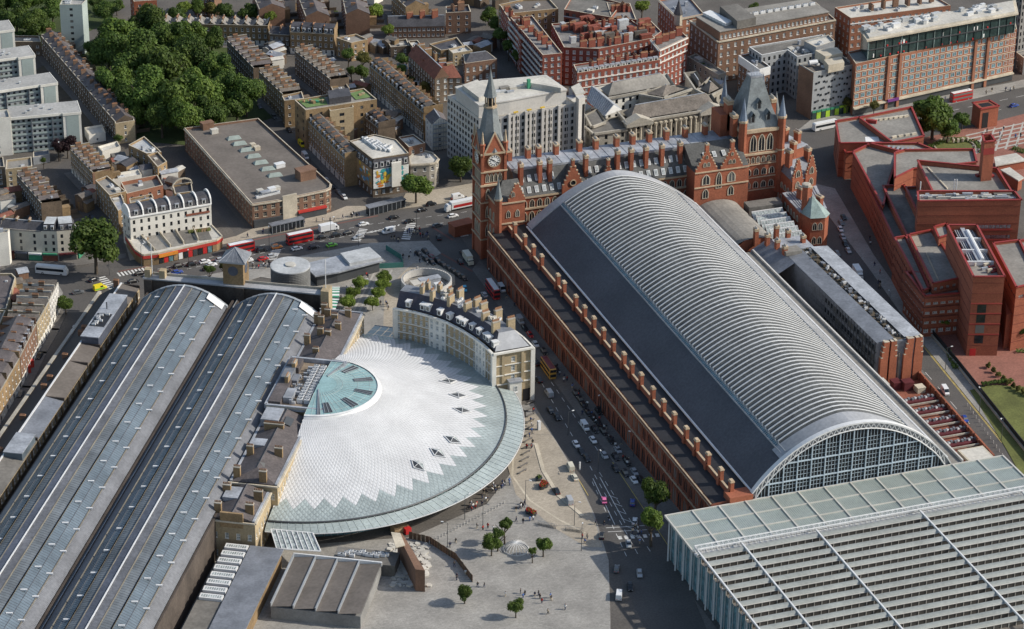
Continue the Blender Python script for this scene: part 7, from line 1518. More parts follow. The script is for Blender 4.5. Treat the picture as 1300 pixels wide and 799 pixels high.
for f in (.09, .91):
 c = A+d*(L_*f); b = MB(); w_ = d*6.2; b.obox(c-w_+o_*.9, c+w_+o_*.9, 1.9, 15.2, 16.6); b.face([(*(c-w_+o_*1.9), 16.6), (*(c+w_+o_*1.9), 16.6), (*(c+o_*1.9), 19.2)]); b.face([(*(c+w_+o_*1.9), 16.6), (*(c+w_-o_*3), 16.6), (*(c-o_*3), 19.2), (*(c+o_*1.9), 19.2)]); b.face([(*(c-w_-o_*3), 16.6), (*(c-w_+o_*1.9), 16.6), (*(c+o_*1.9), 19.2), (*(c-o_*3), 19.2)]); b.build('pediment', 'stone_grey', th)
gp = SS(15.5, (745, 126), (768, 146), (790, 138), (757, 110)); pitched(th, [gp[0], gp[1], gp[2], gp[3]], 15, 3.6, 'lead', 'white_paint', 0, .2, 'glazed_roof'); b = MB()
for k in range(14): f = k/13; a_, c_ = lerp(gp[0], gp[1], f), lerp(gp[3], gp[2], f); m_ = lerp(a_, c_, .5); b.obox(a_, m_, .2, 15, 15.25, 0, 0, 18.6, 18.85)
b.build('glazing_bars', 'lead_pale', th, kind='stuff')
thb(((744, 145), (752, 160), (768, 154), (758, 138)), 15.4, 0, 0)
# red mansion flats
dm('mansion_roof', (.20, .19, .18), .9, .3, .2, 1, .2)
mk_ = dict(wall='mansion_brick', roof='mansion_roof', style='pale')
def stacks(t, px0, px1, z, n, mk='mansion_brick'):
 for k in range(n): q = lerp(S(*px0, z), S(*px1, z), (k+.5)/n); put('chimney', chimney_mesh(mk, 6), t, (*q, z-.6), random.choice([.1, .1, 1.6]), (random.uniform(2.2, 3.4), 1.1, random.uniform(3, 4.6)))
def bands(t, px0, px1, ztop, zs, mk='stucco'):
 A, B = V2(S(*px0, ztop)), V2(S(*px1, ztop)); d = (B-A).normalized(); o_ = Vector((d.y, -d.x))*.15
 for z in zs: b = MB(); b.obox(A+o_, B+o_, .3, z, z+.45); b.build('string_course', mk, t)
t = block('mansion_block', 'long red brick mansion block front with white dormers behind the town hall', 'mansion block', SS(17, (733, 93), (838, 76), (832, 67), (728, 82)), 17, floors=5, bay=2.9, ww=1.3, wh=2.1, kit=0, **mk_); stacks(t, (745, 86), (834, 70), 17.5, 8); bands(t, (733, 93), (838, 76), 17, (13, 9.5))
A, B = S(734, 93, 17), S(837, 76.5, 17); d = (V2(B)-V2(A)).normalized()
for k in range(15): q = lerp(A, B, (k+.5)/15); put('dormer', dorm_mesh, t, (q[0]-.0, q[1]+.6, 16.2), math.atan2(d.y, d.x), (1.7, 1.0, 1.3))
t = block('mansion_block', 'tall red brick mansion tower with white stone bands at the right end', 'mansion block', SS(21, (837, 63.5), (873, 47), (862, 37), (826, 50)), 21, floors=6, bay=2.8, ww=1.3, wh=2.2, kit=0, cornice='stucco', **mk_); stacks(t, (832, 56), (866, 42), 21, 4); bands(t, (837, 63.5), (873, 47), 21, (17.5, 14.5))
t = block('mansion_block', 'red brick mansion block with iron balconies along its long dark left side', 'mansion block', SS(19, (648, 22), (689, 70), (714, 67.5), (676, 20)), 19, floors=6, bay=3, kit=2, **mk_); stacks(t, (660, 26), (700, 62), 19, 7)
A, B = V2(S(648, 22, 19)), V2(S(689, 70, 19)); d = (B-A).normalized(); o_ = Vector((d.y, -d.x))
for k in range(6): b = MB(); b.obox(A+o_*.6, B+o_*.6, 1.2, 2+2.9*k, 2.2+2.9*k); b.obox(A+o_*1.2, B+o_*1.2, .1, 2.2+2.9*k, 3.2+2.9*k); b.build('balcony', 'lead_pale', t)
t = block('mansion_block', 'narrow bright red mansion strip in front of the balcony block', 'mansion block', SS(16.5, (636, 8), (661, 50), (671, 49), (647, 8)), 16.5, floors=5, bay=2.8, kit=0, **mk_); stacks(t, (642, 10), (664, 46), 16.5, 5)
t = block('mansion_block', 'red mansion courtyard range crowded with chimneys and white hatches', 'mansion block', SS(18, (716, 60), (760, 62), (832, 48), (800, 24), (700, 30)), 18, floors=6, bay=2.7, kit=8, **mk_); stacks(t, (712, 38), (800, 28), 18, 9); stacks(t, (722, 52), (820, 42), 18, 9); stacks(t, (735, 60), (800, 52), 18, 6)
for k in range(30):
 q = S(random.uniform(712, 826), random.uniform(30, 54), 17.6); put('stair_head', unit_box(random.choice(['mansion_brick', 'mansion_brick', 'lead_pale', 'slate_brown'])), t, (*q, 17.2), random.choice([.1, .12]), (random.uniform(2, 6), random.uniform(1.4, 2.6), random.uniform(2.2, 5.2)))
t = block('mansion_block', 'red stepped mansion range with a dark light well near the top', 'mansion block', SS(18.5, (776, 22), (808, 25), (800, 4), (770, 3)), 18.5, floors=5, bay=2.7, kit=2, **mk_); stacks(t, (776, 14), (800, 12), 18.5, 4)
t = block('mansion_block', 'red brick corner flats beside the leafy courtyard at the top', 'mansion block', SS(17, (805, 36), (826, 50), (840, 40), (822, 22)), 17, floors=5, bay=2.7, kit=2, **mk_); stacks(t, (812, 34), (830, 42), 17.5, 4)
t = block('brick_flats', 'yellow brick flats with brown roof behind the red mansions', 'apartment block', SS(16, (633, 6), (649, 17), (697, 12), (709, 11), (697, -2), (664, -1)), 16, 'stock_brick', 'roof_felt_brown', 5, 3, kit=3)
t = block('brick_flats', 'dark red flats with stacked white balconies at the top edge', 'apartment block', SS(19, (716, 12), (776, 22), (790, 4), (730, -12)), 19, 'red_brick_dark', 'roof_felt', 6, 3, 1.8, 1.6, 'dark', kit=3); bands(t, (716, 12), (776, 22), 19, (3.5, 6.5, 9.5, 12.5, 15.5), 'lead_pale')
t = block('brick_mansion', 'red brick and stone mansion with arched top windows and a dark turret', 'mansion block', SS(18, (836, 0), (861, 24), (894, 17.5), (872, -8)), 18, 'orange_brick', 'lead_dark', 5, 3, 1.4, 2, 'pale', kit=3, cornice='stone')
b = MB(); c = S(861, 23, 18); b.lathe(c, [(2, 15), (2, 20)], 8, 0); spire(b, c, 2.3, 20, 27, 8, 1); b.build('turret', ['stone', 'slate'], t)
t = block('brown_hotel', 'large brown brick hotel with white windows and set back top floor', 'hotel', SS(20, (876, 26), (912, 53), (1061, 25), (1036, 3)), 20, 'brown_brick', 'roof_felt_brown', 5, 3.6, 1.3, 2.0, 'pale', kit=0, cornice='stone', parapet=.6)
up = SS(24, (884, 22), (914, 41), (1052, 16), (1026, 0)); b = MB(); sp = facade(b, up[1], up[2], 19.4, 24, [(20.6, 1.8)], 26, 1.3); facade(b, up[0], up[1], 19.4, 24, [], 0, 0); facade(b, up[2], up[3], 19.4, 24, [], 0, 0); facade(b, up[3], up[0], 19.4, 24, [], 0, 0); b.build('upper_storey', 'brown_brick', t); windows(t, sp, 'pale'); b = MB(); b.prism(inset(up, -.3), 24, 24.4); b.build('upper_roof', 'roof_grey', t)
b = MB(); b.prism(SS(28, (914, 8), (936, 27), (960, 22), (936, 5)), 24.4, 28); b.build('plant_room', 'roof_felt', t)
for k in range(7): put('roof_tank', unit_box('metal_white'), t, (*S(899+k*4, 20+k*2, 24), 24.4), .4, (4.5, 2.4, 1.3))
for k in range(10): put('air_handler', ac_mesh(), t, (*S(950+k*9, 21-k*1.5, 24), 24.4), .1, (2.4, 1.4, 1.4))
t = block('brown_hotel', 'lower brown brick hotel wing running right towards the glass roofed hotel', 'hotel', SS(14, (1022, 41), (1061, 33), (1056, 27), (1020, 33)), 14, 'brown_brick', 'roof_felt', 4, 3.6, 1.3, 1.9, 'pale', kit=1, cornice='stone')
t = block('brown_hotel', 'projecting lower brown brick hotel wing at the left front', 'hotel', SS(15, (920, 63), (950, 57.5), (945, 53), (917, 58)), 15, 'brown_brick', 'roof_felt', 4, 3.6, 1.3, 1.9, 'pale', kit=0, cornice='stone')
block('stone_house', 'pale stone base building at the side of the brown hotel', 'building', SS(8, (873, 72), (912, 95), (922, 92), (884, 68)), 8, 'stone_grey', 'roof_grey', 2, 4, kit=1)
t = block('clinic', 'white and black clinic with grey parapet roof beside the gothic tower', 'building', SS(20, (951, 59.5), (967, 70), (1000, 63.5), (1012, 72), (1060, 62), (1044, 44)), 20, 'grey_render', 'roof_felt', 6, 2.6, 1.2, 1.8, 'dark', kit=8, coping='white_paint')
t = block('clinic', 'lower clinic wing with white top storey over red brick', 'building', SS(17, (938, 70.5), (964, 88.5), (978, 84.5), (954, 67)), 17, 'brown_brick', 'roof_felt', 5, 3, kit=3, coping='white_paint')
b = MB(); p_ = ccw(SS(17, (938, 70.5), (964, 88.5), (978, 84.5), (954, 67)))
for k in range(4):
 if seen(p_[k], p_[(k+1) % 4]): d = (V2(p_[(k+1) % 4])-V2(p_[k])).normalized(); o_ = Vector((d.y, -d.x))*.12; b.obox(V2(p_[k])+o_, V2(p_[(k+1) % 4])+o_, .24, 13.4, 17.1)
b.build('white_cladding', 'white_paint', t)
block('clinic', 'blue grey roof storey of the clinic with white parapet', 'building', SS(23, (1021, 52), (1036, 60), (1060, 52), (1052, 44)), 23, 'metal_grey', 'roof_pale', 2, 2.6, 1.2, 1.6, 'dark', kit=1)
t = block('grey_hotel', 'pale grey hotel with scattered small square windows and lime shopfronts', 'hotel', SS(22, (1014, 81), (1033, 92), (1086, 81.8), (1068, 70)), 22, 'grey_render', 'roof_felt_brown', 0, kit=3, coping='stone')
A, B = V2(S(1033.3, 92, 22)), V2(S(1085.6, 82, 22)); d = (B-A).normalized(); yaw = math.atan2(d.y, d.x); L_ = (B-A).length; o_ = Vector((d.y, -d.x))
for j in range(6):
 for k in range(15):
  if (k*7+j*5) % 3 != 1: q = A+d*(1+L_*.94*(k+.5)/15)+o_*.03; put('window', WIN['dark'], t, (q.x, q.y, 4.6+2.85*j+(.35 if k % 2 else 0)), yaw, (.95, 1, .95))
for k in range(9):
 q0, q1 = A+d*(L_*k/9+.15)+o_*.35, A+d*(L_*(k+1)/9-.15)+o_*.35; b = MB(); b.obox(q0, q1, .6, 0, 3.2); b.build('shopfront', 'lime' if k % 2 else 'glass_green', t); b = MB(); b.obox(q0+o_*.2, q1+o_*.2, .5, 3.2, 4.1); b.build('shop_sign', 'plastic_green' if k < 6 else 'lime', t)
b = MB(); b.face([(*S(1014, 81, 22), 0), (*S(1014, 81, 22), 22)][:1]*0 or [(*(V2(S(1014.2, 81.2, 22))-o_*0), 0), (*V2(S(1033, 92.05, 22)), 0), (*V2(S(1033, 92.05, 22)), 21.6), (*V2(S(1014.2, 81.2, 22)), 21.6)]); b.v = [(x-.06, y-.06, z) for x, y, z in b.v]; b.build('brick_flank', 'brown_brick', t)
for q, z in ((((1035, 64), (1048, 72), (1070, 67), (1062, 60)), 25), (((1046, 76), (1052, 83), (1072, 79), (1068, 72)), 24.6)): b = MB(); b.prism(SS(z, *q), 21, z); b.build('roof_house', 'stone', t)
b = MB(); c = S(1032, 80, 23); b.tube((c[0]-2, c[1], 23.2), (c[0]+2, c[1], 23.2), 1.1, 10); b.build('roof_tank', 'metal_white', t)
t = block('glass_top_hotel', 'long orange brick hotel with blue windows under a two storey glass top', 'hotel', SS(24.5, (1086.5, 81), (1291, 37), (1288, 22), (1076, 66)), 24.5, 'orange_brick', 'roof_grey', 0, kit=0, coping='stone')
A, B = V2(S(1086.6, 81, 24.5)), V2(S(1290.8, 37, 24.5)); d = (B-A).normalized(); o_ = Vector((d.y, -d.x)); L_ = (B-A).length; yaw = math.atan2(d.y, d.x)
for j in range(6):
 z = 4.6+3.25*j
 for k in range(27): q = A+d*(L_*(k+.5)/27)+o_*.03; put('window', WIN['blue'], t, (q.x, q.y, z+.35), yaw, (2.15, 1, 1.9))
 b = MB(); b.obox(A+o_*.12, B+o_*.12, .24, z-.55, z-.25); b.build('string_course', 'stone', t)
for f in (.20, .27, .74, .82): b = MB(); q = A+d*(L_*f); b.obox(q-d*.7+o_*.4, q+d*.7+o_*.4, .8, 0, 24.8); b.build('pier', 'orange_brick', t)
b = MB(); b.obox(A+o_*.6, B+o_*.6, 1.2, 3.4, 4.0); b.build('canopy', 'stone', t); b = MB(); b.obox(A+o_*.1, B+o_*.1, .3, .2, 3.3); b.build('shopfront', 'metal_dark', t)
b = MB(); q = A+d*(L_*.235); b.obox(q-d*3+o_*1.4, q+d*3+o_*1.4, .6, 3.6, 4.8); b.build('sign_band', 'mural_purple', t)
gl = SS(24.6, (1101, 75.5), (1287, 41.5), (1284, 27), (1092, 62)); G0, G1_ = V2(gl[0]), V2(gl[1]); b = MB(); b.prism(gl, 24.5, 33.2); b.build('glass_storeys', 'glass_green', t)
dg = (G1_-G0).normalized(); og = Vector((dg.y, -dg.x)); Lg = (G1_-G0).length
for k in range(19): q = G0+dg*(Lg*k/18)+og*.15; b = MB(); b.obox(q-dg*.14, q+dg*.14, .35, 24.5, 33.2); b.build('mullion', 'glass_green' if k % 2 else 'copper_green', t)
b = MB(); b.obox(G0+og*.2, G1_+og*.2, .5, 28.6, 29.0); b.build('floor_edge', 'metal_dark', t)
for k in range(26): q = G0+dg*random.uniform(2, Lg-2)+og*.1; put('window_seat', unit_box('plastic_red'), t, (q.x, q.y, random.choice([24.9, 29.1])), yaw, (.6, .35, .7)) if k % 3 else put('lit_blind', unit_box('white_paint'), t, (q.x, q.y, random.choice([25, 29.2])), yaw, (.5, .3, 1.6))
b = MB(); rp = inset(gl, -1.2); b.prism(rp, 33.2, 33.9); b.build('roof_edge', 'stone', t); b = MB(); b.prism(inset(gl, .3), 33.9, 34.6); b.build('roof', 'roof_pale', t)
for k in range(34): q = G0+dg*random.uniform(3, Lg-3)-og*random.uniform(3, 11); put(*random.choice([('air_handler', ac_mesh()), ('plant_box', unit_box('metal_white')), ('plant_box', unit_box('lead_pale'))]), t, (q.x, q.y, 34.6), yaw, (random.uniform(1.5, 4), random.uniform(1.2, 2.2), random.uniform(.8, 2)))
t = block('pale_roof_block', 'brown sided block with pale roof behind the glass topped hotel', 'building', SS(19, (1060, 9.5), (1080, 23), (1207, 7), (1180, -9)), 19, 'orange_brick', 'roof_pale', 5, 3, 1.4, 1.8, 'pale', kit=6); bands(t, (1080, 23), (1207, 7), 19, (15.8,), 'white_paint'); stacks(t, (1098, 12), (1190, 0), 19.4, 6, 'brown_brick')
t = block('dark_tower', 'ribbed dark grey tower cut by the right edge', 'tower block', SS(40, (1286, -30), (1300, -22), (1340, -34), (1320, -44)), 40, 'concrete_dark', 'roof_felt', 12, 2.2, 1, 2, 'dark', kit=0)
block('street_block', 'dark block beyond the glass topped hotel at the right edge', 'building', SS(8, (1290, 66), (1300, 74), (1330, 70), (1318, 60)), 8, 'concrete_dark', 'roof_grey', 2, 3, kit=1)
# houses and blocks at the top centre
t = block('slate_house', 'yellow brick house end with slate roof above the street trees', 'house', SS(10.5, (566, 16.5), (598, 15), (595, 6), (566, 8)), 10.5, 'brown_brick', 'slate', 3, 3, 1.1, 1.6, kit=0); stacks(t, (570, 12), (590, 11), 10.5, 2, 'brown_brick')
t = thing('slate_house', 'long low brick house with plain slate roof at the top centre', 'house', (*S(538, 35, 5), 0)); pl = SS(6, (493, 34), (565, 32.5), (565, 22), (495, 24)); b = MB(); sp = facade(b, ccw(pl)[0], ccw(pl)[1], 0, 6, rows_of(0, 6, 2, 1, 1.3, .6), 12, 1.2) if False else None
A, B = S(493, 34, 6), S(565, 32.5, 6); d = (V2(B)-V2(A)).normalized(); n_ = Vector((-d.y, d.x))*9; q = [A, B, tuple(V2(B)+n_), tuple(V2(A)+n_)]; b = MB(); sp = facade(b, A, B, 0, 6, rows_of(0, 6, 2, .9, 1.3, .6), 12, 1.2)
for k in (1, 2, 3): facade(b, q[k], q[(k+1) % 4], 0, 6, [], 0, 0)
b.build('wall', 'brown_brick', t); windows(t, sp, 'sash'); pitched(t, q, 6, 3.4, 'slate', 'brown_brick'); stacks(t, (512, 22), (560, 21), 9, 3, 'red_brick_dark')
t = thing('school', 'brown brick school with steep red tile roofs and white windows', 'school', (*S(560, 95, 8), 0))
def gab(px, h, rise, roof, floors, hip=0., bay=2.6):
 q = SS(h, *px); b = MB(); p = ccw(q)
 sp = []
 for k in range(4):
  A, B = p[k], p[(k+1) % 4]; sp += facade(b, A, B, 0, h, rows_of(0, h, floors, 1, 1.9, .7), max(2, int(math.dist(A, B)/bay)), 1.3) if seen(A, B) else (facade(b, A, B, 0, h, [], 0, 0) or [])
 b.build('wall', 'stock_dark', t); windows(t, sp, 'pale'); pitched(t, q, h, rise, roof, 'brown_brick', hip)
gab(((518.5, 69), (552, 100), (570, 97), (538, 66)), 12, 4.5, 'tile_red', 4); gab(((551, 99), (586, 98), (577, 84), (546, 86)), 11.5, 4.5, 'tile_red', 4, 3)
stacks(t, (530, 62), (575, 88), 14, 5, 'stock_brick')
b = MB()
for px, py in ((528, 68), (540, 80)): c = S(px, py, 12); b.box(c[0]-1.8, c[1]-2, 11, c[0]+1.8, c[1]+1.5, 14.5)
b.build('dormers', 'tile_red', t)
t = block('brown_house', 'brown brick house with two rows of white windows before the mansion trees', 'house', SS(9.5, (590, 81), (631, 75), (618, 65), (588, 69)), 9.5, 'brown_brick', 'slate_warm', 2, 2.6, 1.3, 2.2, 'pale', kit=0); pitched(t, SS(9.4, (590, 81), (631, 75), (618, 65), (588, 69)), 9.3, 2.4, 'slate', 'brown_brick', 3, name='slate_roof')
for lab, px, h, wl, rf in (('low white roofed workshop in the school yard', ((518, 52), (524, 60), (536, 58), (530, 51)), 6, 'stock_dark', 'roof_pale'), ('low slate roofed hall behind the school', ((545, 56), (560, 64), (590, 60), (580, 47)), 6, 'stock_brick', 'slate'), ('small pale roofed hut at the end of the alley', ((492, 53), (496, 60), (520, 58), (516, 49)), 5, 'stock_dark', 'roof_grey'), ('flat roofed yard store beside the red tiled school', ((569, 62), (575, 68), (600, 64), (592, 57)), 6.5, 'stock_yellow', 'roof_pale'), ('two storey brick house on the corner by the street tree', ((427, 48), (446, 54.5), (467, 50), (452, 43)), 9, 'stock_brick', 'roof_grey'), ('small dark rooftop house beside the dormer terrace', ((420, 110), (423, 116), (444, 112), (440, 106)), 8, 'stock_brick', 'roof_felt'), ('mansard end house in front of the park terrace', ((358, 122), (361, 128), (386, 125), (383, 116)), 12.4, 'stock_brick', 'lead_dark')): block('brick_house', lab, 'house', SS(h, *px), h, wl, rf, 3, 3, 1.1, 1.5, kit=1)
# ================================================================= trees
def leaf_mat(name, col, rnd=.3):
 ma = mat(name, col, .6, .22, .25, 1.5, .25, rnd=rnd, spec=.25); n = ma.node_tree.nodes; l = ma.node_tree.links; bs = n['Principled BSDF']; out = n['Material Output']
 tr = n.new('ShaderNodeBsdfTranslucent'); l.new(bs.inputs['Base Color'].links[0].from_socket, tr.inputs[0]); mx = n.new('ShaderNodeMixShader'); mx.inputs[0].default_value = .38; l.new(bs.outputs[0], mx.inputs[1]); l.new(tr.outputs[0], mx.inputs[2]); l.new(mx.outputs[0], out.inputs[0]); M[name] = ma
LC = {'dark': [(.05, .09, .019), (.078, .13, .026), (.115, .17, .034)], 'mid': [(.06, .10, .018), (.088, .14, .026), (.125, .18, .035)], 'lime': [(.10, .15, .025), (.14, .20, .03), (.20, .26, .045)], 'olive': [(.10, .10, .025), (.14, .135, .035), (.18, .165, .045)], 'purple': [(.022, .012, .014), (.035, .017, .02), (.05, .025, .026)]}
for k_, cs in LC.items():
 for i, c_ in enumerate(cs): leaf_mat(f'leaf_{k_}_{i}', c_)
dm('bark', (.085, .068, .052), .95, .25, .5, 3, .25)
def crown_mesh(kind, seed, n=5200, slim=1., leaf=.074):
 "unit crown: radius 1 about the origin, uneven lobes of leaf clumps"
 rs = random.Random(seed); b = MB(); lobes = []
 for k in range(15):
  a, e = rs.uniform(0, 6.283), rs.uniform(-.5, 1.0); r = rs.uniform(.30, .72); lobes.append((Vector((math.cos(a)*r*math.cos(e)*.95, math.sin(a)*r*math.cos(e)*.95, .12+math.sin(e)*r*.75*slim)), rs.uniform(.26, .46)))
 lobes.append((Vector((0, 0, .1)), .55))
 per = n//len(lobes)
 for c, r in lobes:
  tone = rs.choice([0, 1, 1, 2])
  for k in range(per):
   d = Vector((rs.gauss(0, 1), rs.gauss(0, 1), rs.gauss(0, 1))).normalized(); rr = r*rs.uniform(.62, 1.06); p = c+Vector((d.x, d.y, d.z*.85*slim))*rr
   if d.z < -.55 and rs.random() < .6: continue
   nrm = (d+Vector((rs.gauss(0, .45), rs.gauss(0, .45), rs.gauss(0, .45)+.25))).normalized(); u = nrm.orthogonal().normalized(); v = nrm.cross(u); an = rs.uniform(0, 6.283); u, v = u*math.cos(an)+v*math.sin(an), v*math.cos(an)-u*math.sin(an); s = leaf*rs.uniform(.6, 1.3)
   t = tone if rs.random() < .6 else rs.choice([0, 1, 2]); b.face([p-u*s, p-v*s*.6, p+u*s, p+v*s*.6], t)
 return b.mesh(f'crown_{kind}_{seed}', [f'leaf_{kind}_{i}' for i in range(3)])
def trunk_mesh(seed):
 rs = random.Random(seed); b = MB(); b.tube((0, 0, 0), (.01, .01, .42), .035, 7, r2=.024, cap=False)
 for k in range(7): a = rs.uniform(0, 6.283); p = Vector((.01, .01, .3+.02*k)); q = p+Vector((math.cos(a)*.2, math.sin(a)*.2, .22)); b.tube(p, q, .016, 5, r2=.007); r_ = q+Vector((math.cos(a+.5)*.12, math.sin(a+.5)*.12, .14)); b.tube(q, r_, .007, 4, r2=.003)
 b.tube((.01, .01, .42), (0, 0, .75), .022, 5, r2=.006); return b.mesh(f'trunk_{seed}', 'bark')
CR = {k: [crown_mesh(k, 10*i+len(k), 5200) for i in range(3 if k in ('dark', 'mid') else 2)] for k in LC}; TRK = [trunk_mesh(i) for i in range(3)]; CRB = [crown_mesh('dark', 77+i, 10000, 1., .056) for i in range(3)]+[crown_mesh('mid', 87, 10000, 1., .056)]
def tree(px, py, rpx, kind, label, group=None, slim=1., h=None):
 z = 6.;
 for _ in range(4): x, y = S(px, py, z); sc = FPX/((Vector((x, y, z))-Vector((CX, CY, CZ))).length); r = rpx/sc; hh = h or max(4, r*1.75*slim); z = hh*.60
 t = thing('tree', label, 'tree', (x, y, 0), random.uniform(0, 6.28), group)
 put_local('trunk', random.choice(TRK), t, (0, 0, 0), 0, (hh, hh, hh)); cz = hh-r*.85*slim
 put_local('crown', random.choice(CRB if rpx > 16 and kind == 'dark' else CR[kind]), t, (0, 0, max(cz, r*.6)), random.uniform(0, 6.28), (r*random.uniform(.95, 1.1), r*random.uniform(.95, 1.1), r*slim*random.uniform(.9, 1.05)))
park = [(150, 40, 27), (187, 28, 24), (215, 48, 25), (242, 40, 21), (138, 64, 25), (175, 70, 30), (212, 84, 29), (247, 70, 27), (275, 84, 24), (148, 98, 26), (186, 114, 30), (222, 124, 28), (256, 114, 28), (288, 110, 25), (312, 116, 24), (300, 136, 20), (205, 148, 20), (168, 128, 22), (236, 146, 24), (266, 142, 22), (122, 58, 15), (268, 50, 16), (225, 20, 12), (170, 148, 15)]
park.sort(key=lambda q: q[1])
for j, RN in enumerate(('farthest', 'second', 'third', 'nearest')):
 for k, (x, y, r) in enumerate(sorted(park[j*6:j*6+6])): tree(x, y, r*1.15, 'dark' if (k+j) % 4 else 'mid', f'park tree, {ORD[k]} from the left in the {RN} row of crowns', 'trees packed in the park square', 1.22)
for k, (x, y, r) in enumerate(sorted(((20, 20, 24), (46, 28, 23), (66, 12, 19), (8, 0, 22), (32, 2, 22), (60, 34, 14), (40, 44, 11), (22, 44, 10), (132, 14, 17), (122, 4, 13), (148, 8, 12)))): tree(x, y, r, 'dark', f'dark tree, {ORD[k]} from the left in the wood around the grey tower block', 'trees around the tower block')
for x, y, r, kd, lab in ((233, 13, 11, 'lime', 'bright green small tree, leftmost above the pale roofed terrace'), (250, 12, 11, 'mid', 'green small tree, second above the pale roofed terrace'), (266, 10, 12, 'olive', 'yellowish olive tree above the pale roofed terrace'), (286, 14, 14, 'dark', 'round dark green tree above the pale roofed terrace'), (318, 14, 15, 'dark', 'broad dark tree next to the orange end wall'), (308, 19, 9, 'dark', 'small dark tree under the broad dark one above the terrace'), (342, 22, 10, 'lime', 'bright green bush right of the orange end wall'),
 (476, 13, 13, 'lime', 'bright green tree in the alley at the top centre'), (493, 40, 10, 'lime', 'round lime green tree left of the long slate roof'), (526, 5, 12, 'mid', 'green tree at the top edge above the slate roof'), (442, 72, 10, 'dark', 'dark round street tree beside the corner house'), (461, 77, 11, 'olive', 'olive tree at the head of the fenced street'), (459, 90, 13, 'mid', 'green tree overhanging the fenced street'), (446, 92, 8, 'dark', 'small dark tree beside the parked white car'), (512, 78, 10, 'dark', 'dark tree in the garden left of the school'), (508, 92, 10, 'dark', 'second dark tree in the garden behind the mansard terrace'), (540, 112, 9, 'olive', 'pale olive tree against the school wall'), (520, 104, 7, 'mid', 'small tree behind the mansard terrace roofs'),
 (620, 19, 12, 'mid', 'green street tree nearest the top of the mansion street'), (629, 31, 12, 'mid', 'second green tree down the mansion street'), (636, 47, 11, 'dark', 'third, darker tree down the mansion street'), (646, 62, 10, 'dark', 'fourth dark tree down the mansion street'), (656, 73, 9, 'mid', 'lowest green tree of the mansion street'), (815, 10, 11, 'lime', 'bright tree in the mansion courtyard at the top'), (896, 88, 8, 'dark', 'dark shrub tree at the foot of the brown hotel'), (957, 13, 9, 'mid', 'round tree behind the brown hotel roof'), (850, 89, 6, 'mid', 'small tree in front of the mansion tower'),
 (585, 210, 20, 'mid', 'full green street tree left of the clock tower'), (528, 234, 23, 'mid', 'round green street tree in front of the painted block'), (120, 308, 38, 'mid', 'huge round tree before the cream corner houses'), (83, 386, 13, 'mid', 'single green tree in the street by the ambulance'), (85, 184, 16, 'purple', 'dark purple leaved tree under the nearest white flats'), (74, 188, 10, 'purple', 'smaller purple tree left of the larger purple one'), (150, 178, 7, 'dark', 'small dark tree before the white walled house'), (55, 206, 5, 'mid', 'little green tree at the head of the side street'),
 (266, 346, 8, 'mid', 'small green tree left of the station clock turret'), (284, 341, 7, 'olive', 'olive sapling close to the station clock turret'), (925, 148, 8, 'olive', 'thin pale tree before the town hall columns'), (882, 166, 6, 'mid', 'small tree at the right end of the town hall front'), (815, 168, 7, 'olive', 'thin tree at the left end of the town hall front'), (830, 180, 5, 'mid', 'low green bush peeping over the hotel chimneys'),
 (624, 690, 13, 'mid', 'green plaza tree, leftmost and nearest the works fence'), (641, 671, 10, 'mid', 'taller slim plaza tree beside the leftmost one'), (632, 682, 9, 'dark', 'middle tree of the three on the plaza'), (690, 691, 13, 'mid', 'bushy plaza tree near the cycle stands'), (676, 703, 6, 'mid', 'small plaza sapling left of the bushy tree'), (832, 629, 21, 'mid', 'dark round tree against the red brick station wing'), (827, 663, 18, 'mid', 'lighter green tree just below the dark one on the corner'),
 (1186, 142, 33, 'mid', 'large round tree between the library and the main road'), (1168, 160, 18, 'mid', 'left lobe tree under the large round library tree'), (1204, 162, 18, 'dark', 'dark tree at the right foot of the large library tree'), (1222, 152, 12, 'dark', 'low dark tree beside the brick gateway'), (1076, 132, 8, 'olive', 'thin street tree before the lime shopfronts'), (1110, 136, 7, 'olive', 'thin pale street tree before the orange brick hotel'), (1190, 402, 8, 'dark', 'dark shrub bush at the foot of the library'), (1198, 412, 7, 'mid', 'green bush in the planting strip by the library'), (1296, 425, 9, 'mid', 'green shrub tree at the library wall on the right edge'), (590, 752, 12, 'mid', 'plaza tree nearest the bottom edge left'), (655, 770, 12, 'mid', 'plaza tree nearest the bottom edge right')): tree(x, y, r, kd, lab, slim=1.4 if y > 600 else 1.1, h=15 if 800 < x < 850 and y > 600 else r if r < 12 else None)
for k, (x, y) in enumerate(((456, 359), (450, 371), (443, 383))): tree(x, y, 11.5, 'lime', ['farthest', 'middle', 'nearest'][k]+' tree of the left row on the station square', 'two rows of young trees on the station square')
for k, (x, y) in enumerate(((489, 351), (485, 361), (479, 372), (473, 384))): tree(x, y, 11.5, 'lime', ['farthest', 'second', 'third', 'nearest'][k]+' tree of the right row on the station square', 'two rows of young trees on the station square')
for k in range(9): tree(1255+k*6.3, 463+k*6.2-(k*k)*.22, 4.2, 'olive', f'{ORD[k]} small yellow green shrub along the lawn from the library end', 'row of clipped shrubs on the lawn', 1.5, 2.6)
for k in range(8): tree(1248+k*5, 487-k*.6, 4, 'dark', 'low dark shrub in the bed between lawn and red terrace', 'shrubs in the terrace bed', 1., 2.0)
hd = MB(); rs = random.Random(5)
